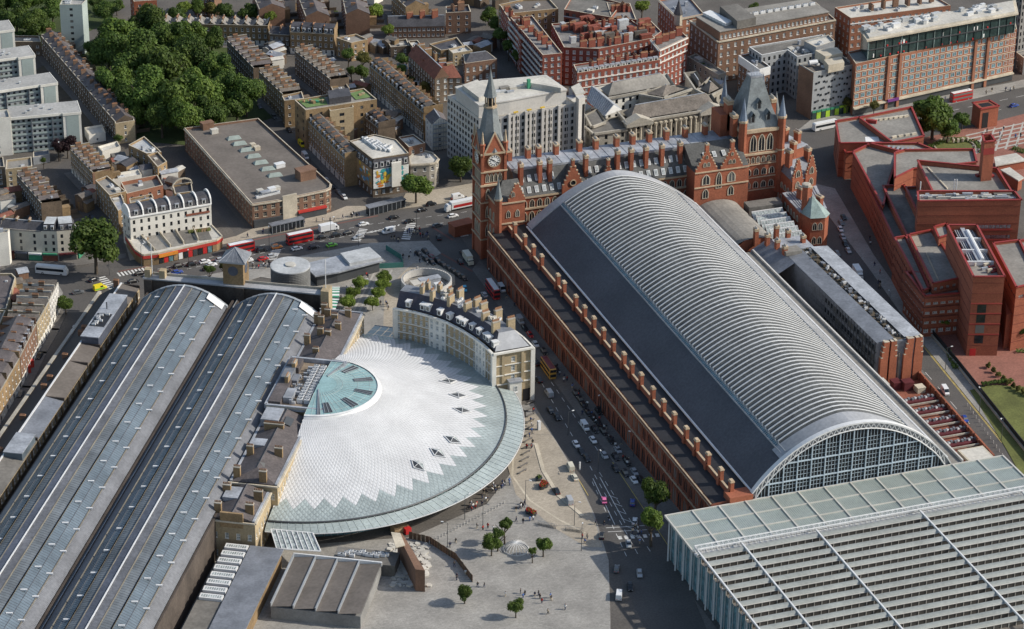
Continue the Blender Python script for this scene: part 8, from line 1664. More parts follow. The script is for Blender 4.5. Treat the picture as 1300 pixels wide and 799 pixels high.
for a, c, w, h in ((S(1176, 190), S(1205, 178), 2, 1.4), (S(1205, 178), S(1240, 182), 2, 1.4), (S(1240, 182), S(1246, 195), 2, 1.4), (S(1202, 445), S(1214, 470), 2.2, 1.3), (S(1290, 448), S(1320, 446), 2, 1.2), (S(1285, 190), S(1320, 200), 3, 1.4)):
 L = math.dist(a, c)
 for k in range(int(L*w*14)): f, g = rs.random(), rs.uniform(-.5, .5)*w; p = lerp(a, c, f); d = (V2(c)-V2(a)).normalized(); q = Vector((p[0]-d.y*g, p[1]+d.x*g, rs.uniform(.1, h))); u = Vector((rs.gauss(0, 1), rs.gauss(0, 1), rs.gauss(0, .5))).normalized()*.32; v = u.orthogonal().normalized()*.22; hd.face([q-u, q-v, q+u, q+v], rs.choice([0, 1, 2]))
hd.build('hedge', ['leaf_mid_0', 'leaf_mid_1', 'leaf_mid_2'], label='clipped green hedges edging the library gardens', cat='hedge', kind='stuff')
# ================================================================= vehicles, people, street furniture
PAINT = {'black': (.014, .014, .016), 'white': (.72, .72, .71), 'silver': (.38, .39, .40), 'grey': (.12, .125, .13), 'red': (.42, .02, .02), 'blue': (.02, .06, .28), 'sky': (.05, .36, .55), 'orange': (.62, .19, .03), 'green': (.18, .52, .06), 'pink': (.70, .16, .34), 'yellow': (.75, .62, .03), 'maroon': (.16, .02, .02), 'gold': (.50, .28, .05), 'cream': (.62, .58, .46)}
for k_, c_ in PAINT.items(): dm('paint_'+k_, c_, .28, .04, .3, 3, .03, spec=.6)
dm('tyre', (.012, .012, .012), .9, .1, 1, 5, .1)
wb = MB(); wb.lathe((0, 0), [(.02, -.1), (.33, -.1), (.33, .1), (.02, .1)], 12, 0); wb.lathe((0, 0), [(.02, .104), (.2, .104)], 8, 1); wb.lathe((0, 0), [(.2, -.104), (.02, -.104)], 8, 1); wb.v = [(x, z, y+.33) for x, y, z in wb.v]; wheel_m = wb.mesh('wheel', ['tyre', 'metal_grey'])
lb_ = MB(); lb_.box(-.03, -.2, -.08, .03, .2, .08); head_m = lb_.mesh('headlight', 'metal_white'); tl_m = lb_.mesh('tail_light', 'plastic_red')
def loft(b, st, m):
 "stations along x: (x, half width, z low, z high, half width at top)"
 rg = []
 for x, w, z0, z1, wt in st: i = len(b.v); b.v += [(x, -w, z0), (x, -w, (z0*.45+z1*.55)), (x, -wt, z1), (x, wt, z1), (x, w, (z0*.45+z1*.55)), (x, w, z0)]; rg.append(i)
 for i, j in zip(rg, rg[1:]):
  for k in range(5): b.f.append((i+k, i+k+1, j+k+1, j+k)[::-1]); b.m.append(m)
 for i, fl in ((rg[0], 1), (rg[-1], 0)): f = tuple(range(i, i+6)); b.f.append(f if fl else f[::-1]); b.m.append(m)
VM = {}
def vmesh(kind, col):
 k = (kind, col)
 if k in VM: return VM[k]
 body, glass, roof = MB(), MB(), MB()
 if kind in ('car', 'taxi'):
  H = 1.46 if kind == 'car' else 1.78; L = 2.2
  loft(body, [(-L, .72, .35, .78, .66), (-L+.12, .86, .28, .92, .78), (-1.1, .88, .24, .96, .80), (.9, .88, .24, .94, .80), (L-.25, .84, .26, .76, .74), (L, .70, .34, .66, .62)], 0)
  loft(glass, [(-1.95 if kind == 'taxi' else -1.75, .74, .90, .96, .70), (-1.35, .76, .90, H-.06, .60), (.35, .76, .90, H-.06, .60), (1.05, .74, .88, .94, .68)], 0)
  loft(roof, [(-1.40, .60, H-.08, H-.03, .55), (-1.1, .63, H-.09, H, .56), (.15, .63, H-.09, H, .56), (.42, .60, H-.10, H-.05, .55)], 0); wx = (-1.32, 1.36)
 elif kind == 'van':
  L = 2.6; loft(body, [(-L, .92, .4, 2.2, .84), (-L+.1, .96, .35, 2.28, .86), (1.0, .96, .35, 2.28, .86), (1.9, .94, .35, 1.25, .82), (L, .84, .4, .95, .76)], 0); loft(glass, [(1.15, .90, 1.2, 2.12, .80), (1.3, .9, 1.2, 1.98, .80), (1.97, .84, 1.16, 1.25, .80)], 0); glass.box(-.2, -.975, 1.3, .9, .975, 1.95); roof.box(-2.4, -.8, 2.26, .9, .8, 2.31); wx = (-1.6, 1.6)
 elif kind == 'bus':
  L = 5.4; loft(body, [(-L, 1.2, .35, 4.2, 1.1), (-L+.2, 1.27, .3, 4.32, 1.16), (L-.25, 1.27, .3, 4.32, 1.16), (L, 1.2, .35, 4.1, 1.1)], 0)
  for z in (1.2, 3.0):
   glass.box(-L+.3, -1.29, z, L-.5, 1.29, z+.85); glass.box(L-.2, -1.1, z-.1, L+.02, 1.1, z+.95); glass.box(-L-.02, -1.0, z, -L+.1, 1.0, z+.8)
  roof.box(-L+.35, -1.02, 4.3, L-.4, 1.02, 4.42); roof.box(-L+.6, -.6, 4.42, -L+2, .6, 4.55); wx = (-3.2, 3.4)
 elif kind == 'coach':
  L = 6.2; loft(body, [(-L, 1.2, .4, 3.3, 1.08), (-L+.3, 1.26, .35, 3.5, 1.12), (L-.9, 1.26, .35, 3.5, 1.12), (L, 1.16, .4, 2.2, 1.0)], 0); glass.box(-L+.4, -1.28, 1.7, L-1.2, 1.28, 2.75); glass.box(L-.9, -1.05, 1.5, L-.25, 1.05, 2.6); roof.box(-L+.5, -.9, 3.48, L-1.2, .9, 3.6); wx = (-3.4, 4.0)
 elif kind == 'truck':
  L = 4.0; loft(body, [(2.2, 1.1, .5, 2.6, 1.0), (3.2, 1.12, .45, 2.6, 1.0), (3.95, 1.08, .5, 1.9, .95)], 0); glass.box(3.1, -1.0, 1.6, 3.85, 1.0, 2.3); glass.box(2.6, -1.13, 1.5, 3.2, 1.13, 2.2); roof.box(-L, -1.22, .9, 2.05, 1.22, 3.4); roof.box(-L, -.9, .55, 2.1, .9, .9); wx = (-2.6, 3.0)
 elif kind == 'artic':
  L = 7.5; loft(body, [(5.3, 1.15, .6, 3.2, 1.05), (6.6, 1.15, .5, 3.2, 1.05), (7.3, 1.1, .5, 2.4, 1.0)], 0); glass.box(6.5, -1.0, 1.9, 7.15, 1.0, 2.7); roof.box(-L, -1.25, 1.1, 5.0, 1.25, 3.9); roof.box(-L, -.9, .7, 5, .9, 1.1); roof.box(-L+.5, -1.27, 1.6, 4.2, 1.27, 2.8, 1); wx = (-5.6, 5.9)
 ro = {'bus': 'paint_white' if col in ('red', ) else 'paint_maroon', 'artic': 'paint_white', 'truck': 'paint_'+col, 'coach': 'paint_white'}.get(kind, 'paint_'+col)
 VM[k] = (body.mesh(kind+'_body', 'paint_'+('white' if kind in ('artic',) else col)), glass.mesh(kind+'_windows', 'glass_dark'), roof.mesh(kind+'_roof', [ro, 'paint_red']), wx, L); return VM[k]
def vehicle(px, py, dx, dy, kind, col, label, group=None, z=.0):
 a, c = V2(S(px, py, .6)), V2(S(px+dx, py+dy, .6)); d = c-a; bm, gm, rm, wx, L = vmesh(kind, col)
 nm = {'car': 'parked_car' if group and 'parked' in group else 'car', 'taxi': 'taxi', 'van': 'van', 'bus': 'double_decker_bus', 'coach': 'coach', 'truck': 'box_truck', 'artic': 'articulated_lorry'}[kind]
 t = thing(nm, label, {'double_decker_bus': 'bus', 'box_truck': 'truck', 'articulated_lorry': 'truck', 'parked_car': 'car'}.get(nm, nm), (a.x, a.y, z), math.atan2(d.y, d.x), group)
 put_local('body', bm, t, (0, 0, 0)); put_local('windows', gm, t, (0, 0, 0)); put_local('roof', rm, t, (0, 0, 0)); s = 1 if L < 3 else 1.45
 w = .80 if L < 3 else 1.12
 for x in wx:
  for y in (-w, w): put_local('wheel', wheel_m, t, (x, y, 0), 0, (s, s, s))
 for y in (-.55*w/.8, .55*w/.8): put_local('headlight', head_m, t, (L-.03, y, .62)); put_local('tail_light', tl_m, t, (-L+.02, y, .72))
 return t
E1, E2, PR, PQ, MR = (10, -2.1), (-10, 2.1), (-4, -5.7), (4, 5.7), (3.3, 5.2)
V = [(66, 346, 10, .9, 'coach', 'white', 'long white coach waiting before the cream corner houses'), (99, 371, 10, -1.5, 'car', 'grey', 'dark grey car near the ambulance and the lone street tree'), (169, 357, 10, -2, 'car', 'black', 'black car tight against the end of the station front'), (178, 347, 10, -2, 'car', 'black', 'black car just behind the station front parapet'), (119, 355, 8, -3, 'car', 'black', 'black car under the huge round tree'),
 (210.5, 344, *E1, 'car', 'black', 'black car at the left of the queue behind the station front'), (225, 345.5, *E1, 'car', 'blue', 'dark blue car in the queue behind the station front'), (227, 337.5, *E1, 'taxi', 'black', 'black taxi in the second lane behind the station front'), (244, 335.5, *E1, 'taxi', 'black', 'black taxi left of the two white cars'), (264, 341, *E1, 'car', 'black', 'black car below the two white cars'), (260, 332, *E1, 'car', 'white', 'upper white car of the pair left of the clock turret'), (268.5, 336, *E1, 'car', 'white', 'lower white car of the pair left of the clock turret'), (280, 329.5, *E1, 'car', 'silver', 'silver car behind the clock turret'), (313, 331, *E1, 'van', 'white', 'white van half hidden by the clock turret'), (306, 319, *E1, 'bus', 'red', 'red double decker with white roof, left of the two on the main road'), (332, 317.5, *E1, 'taxi', 'black', 'black taxi between the red bus and the orange taxi'), (334, 328.5, *E1, 'car', 'red', 'red car beside the station square'), (351.5, 313.5, *E1, 'taxi', 'orange', 'orange taxi on the main road'), (377, 315.5, *E1, 'car', 'white', 'white car below the right red bus'), (380.5, 306, *E1, 'bus', 'red', 'red double decker with white roof, right of the two on the main road'), (421, 311, *E1, 'car', 'green', 'lime green car on the main road'), (417.5, 292, *E1, 'truck', 'white', 'white box truck before the long brick block'), (409.5, 301, *E1, 'car', 'black', 'black car below the white box truck'), (427, 298.5, *E1, 'taxi', 'black', 'black taxi right of the white box truck'), (442.5, 295.5, *E1, 'car', 'black', 'black car leading away from the white box truck'), (461.5, 284.5, *E1, 'car', 'white', 'white car beside the long dark shelter'), (493, 294, *E2, 'van', 'white', 'white van crossing the middle of the junction'), (500, 276, *E1, 'car', 'black', 'black car in front of the second dark shelter'), (536, 266.5, *E1, 'car', 'black', 'black car under the round street tree'), (547.5, 259, *E1, 'taxi', 'black', 'black taxi right of the round street tree'), (555.5, 286, *E1, 'car', 'grey', 'dark grey car heading for the clock tower'), (557, 301.5, -2, -6, 'car', 'black', 'black car turning at the crossing island'), (581, 250.5, *E1, 'van', 'white', 'white van left of the clock tower under the tree'), (586, 263.5, *E2, 'artic', 'red', 'white lorry with a red sided trailer beside the clock tower'), (590, 366.5, 1, 8, 'car', 'sky', 'bright blue car at the foot of the ring wall'), (594.5, 331, *PQ, 'truck', 'cream', 'cream box truck under the clock tower'), (625.5, 372, *PQ, 'bus', 'red', 'red double decker with white roof on the street by the brick station wing'), (637, 367, *PQ, 'van', 'white', 'white van beside the red bus by the station wing'), (615, 374, *PR, 'car', 'silver', 'silver car left of the red bus by the station wing'), (584, 332, *PR, 'car', 'black', 'black car left of the cream box truck'), (587, 321, *PR, 'car', 'black', 'black car above the cream box truck'),
 (549, 326.5, 6, 4.5, 'car', 'maroon', 'dark red car in the taxi queue above the ring wall'),
 (660.5, 407.5, *PQ, 'van', 'silver', 'silver people carrier behind the crescent hotel'), (666.5, 417, *PQ, 'car', 'black', 'black car behind the silver people carrier'), (673, 425, *PQ, 'car', 'red', 'red car between black ones behind the crescent hotel'), (680, 437, *PQ, 'car', 'white', 'white car beside the crescent hotel end'), (690.5, 446.5, *PQ, 'taxi', 'black', 'black taxi at the crescent hotel end'), (696, 472, *PQ, 'bus', 'gold', 'open topped gold and brown tour bus at the hotel corner'), (705.5, 468.5, *PQ, 'car', 'black', 'black car right of the tour bus'), (681, 460.5, *PR, 'car', 'black', 'black car left of the tour bus'), (684, 482, *PR, 'taxi', 'black', 'black taxi by the hotel archway'), (697, 500, *PR, 'van', 'silver', 'silver van below the tour bus'), (742.5, 542, *PQ, 'van', 'white', 'white van midway down the dark street'), (753, 558.5, *PQ, 'car', 'white', 'white car behind the white van on the dark street'), (731.5, 564, *PQ, 'car', 'white', 'white car by the taxi loop kerb'), (767.5, 578, *PQ, 'car', 'silver', 'silver car alone in the middle lane'), (784.5, 571, *PQ, 'car', 'silver', 'silver car among the black taxis by the station wing'), (805.5, 599, *PQ, 'car', 'silver', 'silver car near the tree at the end of the queue'), (805, 609.5, *PQ, 'car', 'white', 'white car next to the tree at the end of the queue'), (767, 635, -1, -7, 'car', 'pink', 'pink car at the lower end of the taxi loop'), (803, 638, 0, -7, 'car', 'blue', 'blue car in the painted lanes'), (706, 623.5, -4, -6, 'taxi', 'black', 'black taxi alone on the plaza beside the planters'), (722.5, 636, -3, -6, 'van', 'silver', 'silver van alone on the plaza'), (724, 593.5, -3, -6, 'van', 'cream', 'white topped yellow minibus in the taxi loop'), (729.5, 606, -3, -5, 'car', 'cream', 'cream yellow car in the taxi loop'), (806, 661.5, 1, -8, 'car', 'white', 'white car at the lower traffic lights'), (764, 680, 1, -8, 'car', 'black', 'black car waiting at the lower crossing'), (798, 690.5, 1, 8, 'car', 'silver', 'silver car passing the lower crossing'),
 (1220, 126, *E2, 'bus', 'red', 'red double decker beyond the library tree'), (1287.5, 134, *E1, 'car', 'blue', 'blue car by the piazza at the right edge'), (1048, 162, *E1, 'coach', 'white', 'white coach between the gothic hotel and the lime shopfronts'), (1200, 497, *MR, 'van', 'white', 'white van alone on the road beside the cooling yard'), (1225, 532, *MR, 'car', 'blue', 'blue car alone on the road beside the cooling yard'), (1276, 599, *MR, 'car', 'black', 'black car at the corner of the glass canopy'), (1089, 349, *MR, 'truck', 'white', 'white truck in the shade beside the library'), (459.5, 104, 4, 5, 'car', 'white', 'white car in the fenced street by the olive tree'), (383, 183.5, 5, 6, 'van', 'yellow', 'yellow and white van behind the long brick block'), (387.5, 199, 5, 6, 'van', 'white', 'white van behind the yellow one by the long brick block'), (100, 255, 3.5, 6, 'car', 'white', 'white car parked in the side street'), (107, 264, 3.5, 6, 'car', 'red', 'red car parked in the side street'), (117, 276, 3.5, 6, 'car', 'black', 'black car parked in the side street'), (94, 417.5, -4, 6, 'car', 'silver', 'pale blue silver car beside the office range'), (50, 452, -4, 6, 'car', 'black', 'black car in front of the mansard shops'), (26, 500, -4, 6, 'car', 'grey', 'grey car in the shade before the yellow shops'), (330, 135, 4, 7, 'car', 'grey', 'grey car at the right corner of the park')]
V += [(812, 728, 1, 8, 'car', 'silver', 'silver car beyond the lower crossing near the canopy'), (800, 745, 1, 8, 'taxi', 'black', 'black taxi nearest the bottom beside the canopy'), (783, 722, 1, -8, 'car', 'grey', 'grey car leaving the lower crossing'), (786, 756, 1, -8, 'van', 'white', 'white van nearest the bottom on the dark street'), (150, 362, 10, -2, 'car', 'silver', 'silver car between the ambulance and the black car'), (190, 349, *E1, 'car', 'white', 'white car at the left corner of the station front'), (345, 325, *E1, 'car', 'silver', 'silver car right of the red car by the square'), (398, 314, *E1, 'car', 'black', 'black car between the white car and the lime green car'), (455, 301, *E2, 'car', 'silver', 'silver car left of the white van at the junction'), (520, 281, *E1, 'car', 'black', 'black car approaching the crossing island'), (575, 274, *E1, 'car', 'white', 'white car in front of the white lorry'), (1150, 146, *E1, 'car', 'black', 'black car hidden partly by the library tree'), (1255, 137, *E2, 'taxi', 'black', 'black taxi behind the brick gateway'), (1110, 152, *E1, 'car', 'grey', 'grey car before the lime shopfronts')]
for v in V: vehicle(*v)
amb = vehicle(127, 366, 10, -2.6, 'van', 'yellow', 'yellow and green ambulance at the top of the street by the sheds'); amb.name = 'ambulance'; amb['category'] = 'ambulance'; put_local('green_band', unit_box('paint_green'), amb, (-.4, 0, .55), 0, (3.8, 1.96, .55))
Q1 = 'black taxis queueing beside the ring wall'; Q2 = 'black cars queueing beside the station wing'
for k, (x, y) in enumerate(((531.5, 322.5), (540, 319.5), (541, 330), (556, 331.5), (563, 337), (570, 341.5), (576, 345), (582, 349), (588, 352.5), (548, 333))): vehicle(x, y, 6, 4.6, 'taxi', 'black', f'black taxi, {ORD[k]} counted from the junction in the dense queue above the ring wall', Q1)
for k, (x, y) in enumerate(sorted(((699, 521), (707, 529.5), (738, 573), (745, 582), (755, 545.5), (766.5, 548.5), (775.5, 559), (781.5, 580.5), (796.5, 587), (781.5, 595), (794, 601), (814, 610), (741, 515), (747, 524), (754, 531.5), (761, 539), (760, 522), (731, 500), (737, 508)), key=lambda q: q[1])): kd = 'taxi' if int(x) % 3 else 'car'; vehicle(x, y, *PQ, kd, 'black', f'black {kd} in the station wing queue, {ORD[k]} from the crescent hotel end', Q2)
for x, y, c in ((1071, 276, 'black'), (1067, 291, 'white'), (1070, 301, 'silver'), (1073, 309.5, 'black'), (1077, 318, 'silver'), (1063, 322, 'grey'), (1068, 283, 'grey')): vehicle(x, y, *MR, 'car', c, f'{c} car parked under the hotel wing beside the library', 'cars parked along the shaded library road')
for k, (x, y) in enumerate(((415, 229), (422, 236.5), (430, 244), (437, 250), (405, 219), (367, 165), (348, 148))): vehicle(x, y, 5, 5.4, 'car', ['silver', 'black', 'grey', 'white', 'black', 'black', 'grey'][k], f'{["silver", "black", "grey", "white", "black", "black", "grey"][k]} car parked by the mansard terrace, {ORD[k]} along', 'cars parked behind the long brick block')
# people ------------------------------------------------------------
dm('skin', (.42, .26, .18), .7, .1, 1, 4, .05)
for k_, c_ in {'navy': (.03, .04, .08), 'charcoal': (.03, .03, .032), 'beige': (.45, .38, .28), 'white': (.65, .65, .63), 'red': (.4, .05, .04), 'blue': (.08, .15, .35), 'jeans': (.07, .09, .16), 'hair': (.03, .02, .015)}.items(): dm('cloth_'+k_, c_, .9, .1, 1, 4, .1)
def person_shape(stride, arm):
 me = bpy.data.meshes.new('person_rig'); v = [(0, 0, .95), (0, 0, 1.2), (0, 0, 1.42), (0, 0, 1.54), (.02, 0, 1.66), (.01, 0, 1.76)]; e = [(0, 1), (1, 2), (2, 3), (3, 4), (4, 5)]; rd = [.15, .135, .15, .06, .10, .075]
 for s in (-1, 1):
  i = len(v); v += [(0, .09*s, .86), (stride*s*.55, .10*s, .48), (stride*s-.05*abs(stride), .10*s, .08), (stride*s+.14, .11*s, .04)]; e += [(0, i), (i, i+1), (i+1, i+2), (i+2, i+3)]; rd += [.095, .07, .05, .04]
  i = len(v); v += [(0, .21*s, 1.40), (-stride*s*.4+arm*.1, .26*s, 1.12), (-stride*s*.6+arm*.28, .24*s, .88+arm*.2), (-stride*s*.65+arm*.34, .23*s, .80+arm*.22)]; e += [(2, i), (i, i+1), (i+1, i+2), (i+2, i+3)]; rd += [.065, .05, .04, .045]
 me.from_pydata(v, e, []); o = bpy.data.objects.new('person_rig', me); link(o); o.modifiers.new('s', 'SKIN')
 for k, sv in enumerate(me.skin_vertices[0].data): sv.radius = (rd[k], rd[k]*(1.25 if k in (0, 1, 2) else 1)); sv.use_root = k == 0
 dg_ = bpy.context.evaluated_depsgraph_get(); r = bpy.data.meshes.new_from_object(o.evaluated_get(dg_)); bpy.data.objects.remove(o); return r
SH = [person_shape(*p) for p in ((0, 0), (.28, 0), (.2, .8), (-.25, 0), (.05, .4))]; PM = []
for i in range(20):
 me = SH[i % 5].copy(); me.name = 'person'; me.materials.clear(); tp = ['charcoal', 'navy', 'white', 'charcoal', 'red', 'blue', 'beige', 'charcoal', 'navy', 'white'][i % 10]
 for k_ in ('cloth_'+['charcoal', 'jeans', 'navy', 'beige'][i % 4], 'cloth_'+tp, 'skin', 'cloth_hair'): me.materials.append(M[k_])
 for p in me.polygons: c = p.center; p.material_index = 3 if c.z > 1.7 or (c.z > 1.58 and c.x < -.01) else 2 if c.z > 1.5 or (c.z < .9 and abs(c.y) > .19) else 1 if c.z > .93 else 0
 PM.append((me, tp))
WD = {'charcoal': 'dark', 'navy': 'navy', 'white': 'white', 'red': 'red', 'blue': 'blue', 'beige': 'beige'}
def crowd(a, c, n, spread, where):
 for k in range(int(n*.86)):
  f = random.random(); p = lerp(a, c, f); me, tp = random.choice(PM); x, y = S(p[0]+random.gauss(0, spread), p[1]+random.gauss(0, spread*.6), .1)
  o = bpy.data.objects.new('person', me); link(o); o.location = (x, y, .12); o.rotation_euler.z = random.uniform(0, 6.28); s = random.uniform(.98, 1.12); o.scale = (s*1.25, s*1.25, s*1.05)
  tag(o, f'person in a {WD[tp]} top {where}', 'person', f'people {where}')
for a in (((518, 298), (545, 301), 18, 4, 'on the crossing island at the junction'), ((497, 305), (507, 307), 6, 2, 'waiting left of the crossing island'), ((320, 341), (346, 336), 18, 4, 'on the square behind the clock turret'), ((410, 395), (480, 345), 10, 6, 'between the young trees on the square'), ((512, 320), (545, 340), 10, 8, 'on the shaded square above the ring wall'), ((486, 372), (506, 412), 8, 5, 'on the warm paving beside the crescent hotel'), ((612, 628), (656, 612), 20, 3, 'under the rim of the glass dome'), ((590, 648), (640, 632), 16, 6, 'on the plaza beside the dome'), ((655, 650), (666, 642), 10, 2, 'sitting around the plaza planters'), ((560, 690), (680, 660), 16, 8, 'on the lower plaza'), ((676, 520), (672, 590), 12, 3, 'beside the curved plaza seats'), ((705, 470), (800, 590), 34, 4, 'on the shaded pavement of the station wing'), ((620, 340), (690, 440), 8, 4, 'on the upper pavement of the station wing'), ((806, 668), (814, 690), 12, 3, 'at the lower traffic lights'), ((330, 296), (480, 270), 22, 3, 'on the pavement before the long brick block'), ((160, 322), (330, 302), 14, 3, 'on the pavement before the red shops'), ((1190, 130), (1290, 113), 14, 3, 'on the pavement of the glass topped hotel'), ((1240, 185), (1298, 170), 18, 8, 'on the library piazza'), ((1100, 300), (1125, 380), 9, 3, 'on the library pavement'), ((60, 420), (40, 460), 8, 4, 'outside the street shops'), ((560, 262), (600, 252), 8, 3, 'under the tree beside the clock tower'), ((770, 660), (740, 690), 7, 5, 'near the cycle stands'), ((570, 720), (740, 780), 22, 12, 'on the open plaza at the bottom')): crowd(*a)
# street furniture ----------------------------------------------------
lp_pole = MB(); lp_pole.tube((0, 0, 0), (0, 0, 9), .12, 6, r2=.07); lp_arm = MB(); lp_arm.tube((0, 0, 8.9), (1.5, 0, 9.3), .06, 5); lp_hd = MB(); lp_hd.box(1.3, -.18, 9.2, 2.1, .18, 9.42)
LPM = (lp_pole.mesh('lamp_pole', 'metal_dark'), lp_arm.mesh('lamp_arm', 'metal_dark'), lp_hd.mesh('lamp_head', 'metal_white'))
for x, y, w in ((455, 313, 'on the main road beside the square'), (240, 343, 'behind the station front'), (180, 340, 'left of the station front'), (139, 350, 'by the ambulance'), (529, 292, 'at the crossing island'), (667, 640, 'on the plaza by the planters'), (729, 668, 'by the cycle stands'), (738, 700, 'at the plaza corner'), (721, 553, 'at the taxi loop kerb'), (759, 600, 'at the taxi loop bend'), (763, 530, 'among the queueing taxis'), (804, 580, 'near the end of the queue'), (590, 660, 'left of the plaza trees'), (568, 695, 'by the works fence'), (1243, 525, 'beside the railing'), (1271, 560, 'at the lower end of the railing'), (1200, 470, 'at the bend of the railing'), (342, 318, 'between the two red buses'), (420, 305, 'before the long brick block'), (77, 205, 'at the head of the side street'), (613, 667, 'left of the plaza sapling'), (1128, 400, 'on the library pavement')):
 t = thing('street_lamp', 'tall thin dark street lamp '+w, 'street lamp', (*S(x, y), .1), random.uniform(0, 6.28), 'street lamps'); put_local('pole', LPM[0], t, (0, 0, 0)); put_local('arm', LPM[1], t, (0, 0, 0)); put_local('lamp_head', LPM[2], t, (0, 0, 0))
bol = MB(); bol.lathe((0, 0), [(.16, 0), (.14, 1.0), (.1, 1.1), (.01, 1.12)], 8); bol = bol.mesh('bollard', 'concrete')
for k in range(26): p = lerp(S(541, 693), S(640, 640), k/25); o = put('bollard', bol, None, (*p, .1)); tag(o, 'pale bollard in the straight row across the lower plaza', 'bollard', 'bollards across the plaza')
for k in range(14): p = lerp(S(1228, 516), S(1276, 585), k/13); o = put('bollard', bol, None, (*p, .1)); tag(o, 'pale bollard along the pavement beside the railing', 'bollard', 'bollards beside the railing')
seat = MB(); seat.box(-2.1, -.3, .35, 2.1, .3, .5); seat_leg = MB(); seat_leg.box(-.12, -.25, 0, .12, .25, .35); seat, seat_leg = seat.mesh('seat', 'paving_dark'), seat_leg.mesh('leg', 'metal_dark')
for k in range(12): p = S(668+2*math.sin(k/3)-k*.9+6, 512+k*8); t = thing('bench', 'dark stone bench in the curved row between dome rim and taxi loop', 'bench', (*p, .12), .5, 'benches beside the dome'); put_local('seat', seat, t, (0, 0, 0)); put_local('leg', seat_leg, t, (-1.6, 0, 0)); put_local('leg', seat_leg, t, (1.6, 0, 0))
pl = MB(); pl.lathe((0, 0), [(.9, 0), (1.25, .9), (1.1, .9), (1.05, .75), (.01, .78)], 14); pl = pl.mesh('tub', 'metal_dark'); fm = crown_mesh('mid', 5, 260, .7, .16); fr_ = MB(); rs = random.Random(3)
for k in range(60): a, r, z = rs.uniform(0, 6.28), rs.uniform(.2, 1), rs.uniform(.1, .75); fr_.box(r*math.cos(a)-.09, r*math.sin(a)-.09, z, r*math.cos(a)+.09, r*math.sin(a)+.09, z+.15, 0, 'b')
fr_ = fr_.mesh('flowers', 'plastic_red')
for k, (x, y) in enumerate(((684, 610), (690, 617), (688, 621), (692, 619), (671, 652), (677, 655))): t = thing('planter', ['dark round planter with bushy green leaves, farthest on the plaza', 'round planter with red flowers right of the farthest', 'round planter with red flowers, lowest of the upper four', 'round planter with red flowers, rightmost of the upper four', 'round green planter by the seated people', 'round red flowered planter by the seated people'][k], 'planter', (*S(x, y), .12)); put_local('tub', pl, t, (0, 0, 0)); put_local('foliage', fm, t, (0, 0, 1.3), 0, (1.3, 1.3, 1.1)); put_local('flowers', fr_, t, (0, 0, 1.0), 0, (1.1, 1.1, 1)) if k else None
bk = MB()
for dx in (-.5, .5):
 for k in range(10): a0, a1 = k*.628, (k+1)*.628; bk.tube((dx+.33*math.cos(a0), 0, .34+.33*math.sin(a0)), (dx+.33*math.cos(a1), 0, .34+.33*math.sin(a1)), .03, 4, 1, cap=False)
for p, q in (((-.5, 0, .34), (-.1, 0, .75)), ((-.1, 0, .75), (.4, 0, .75)), ((.4, 0, .75), (.05, 0, .3)), ((.05, 0, .3), (-.5, 0, .34)), ((.5, 0, .34), (.38, 0, .95)), ((-.1, 0, .75), (-.15, 0, .9)), ((.38, -.25, .95), (.38, .25, .95))): bk.tube(p, q, .03, 4, 0)
bk = bk.mesh('bicycle', ['metal_grey', 'tyre'])
for a, c, n, w in (((683, 666), (707, 671), 16, 'left'), ((718, 673), (742, 676), 14, 'right')):
 for k in range(n): p = lerp(S(*a), S(*c), k/n); o = put('bicycle', bk, None, (*p, .12), 1.2+random.uniform(-.15, .15), (1.15, 1.15, 1.15)); tag(o, f'bicycle standing in the {w} row of cycle stands on the plaza', 'bicycle', f'bicycles in the {w} cycle row')
for lab, a, c, w in (('long dark shelter with flat roof before the long brick block', (344, 296), (384, 287), 3.2), ('long dark shelter with flat roof before the painted block', (467, 273), (512, 262), 3.6)):
 t = thing('shelter', lab, 'shelter', (*lerp(S(*a), S(*c), .5), .1)); A, B = V2(S(*a)), V2(S(*c)); b = MB(); b.obox(A, B, w*.8, .1, 3.4); b.build('wall', 'glass_dark', t); b = MB(); b.obox(A, B, w, 3.4, 3.7, 0, .4); b.build('roof', 'lead_dark', t); b = MB()
 for k in range(9): q = A+(B-A)*k/8; d = (B-A).normalized(); b.obox(q-d*.1-Vector((-d.y, d.x))*w*.42, q+d*.1-Vector((-d.y, d.x))*w*.42, .15, .1, 3.4)
 b.build('frame', 'metal_grey', t)
for k, (a, c, w) in enumerate((((412, 371), (431, 371), 9), ((411, 387), (428, 388), 11))):
 t = thing('market_canopy', ['upper', 'lower'][k]+' green and white striped canopy beside the station front', 'canopy', (*S(*a), 0)); A, B = V2(S(*a, 3)), V2(S(*c, 3)); n_ = Vector((-(B-A).y, (B-A).x)).normalized()*w*.5
 for j in range(8): f0, f1 = j/8, (j+1)/8; b = MB(); q = lambda f, g: (*(A+n_*(f*2-1)+(B-A)*g), 3+.5*math.sin(f*math.pi)); b.face([q(f0, 0), q(f0, 1), q(f1, 1), q(f1, 0)]); b.build('stripe', 'white_paint' if j % 2 else 'plastic_green', t)
 b = MB()
 for f in (.05, .95):
  for g in (.05, .95): p = A+n_*(f*2-1)+(B-A)*g; b.tube((p.x, p.y, 0), (p.x, p.y, 3), .08, 5)
 b.build('posts', 'metal_grey', t)
fh = thing('hoarding', 'green mesh hoarding around the works beside the entrance pavilion', 'hoarding', (*S(490, 335), 0)); fp = [S(472, 342), S(512, 340), S(509, 330), S(490, 318)]
for a, c in zip(fp, fp[1:]): b = MB(); b.obox(a, c, .12, 0, 2.3); b.build('panel', 'teal_mesh', fh)
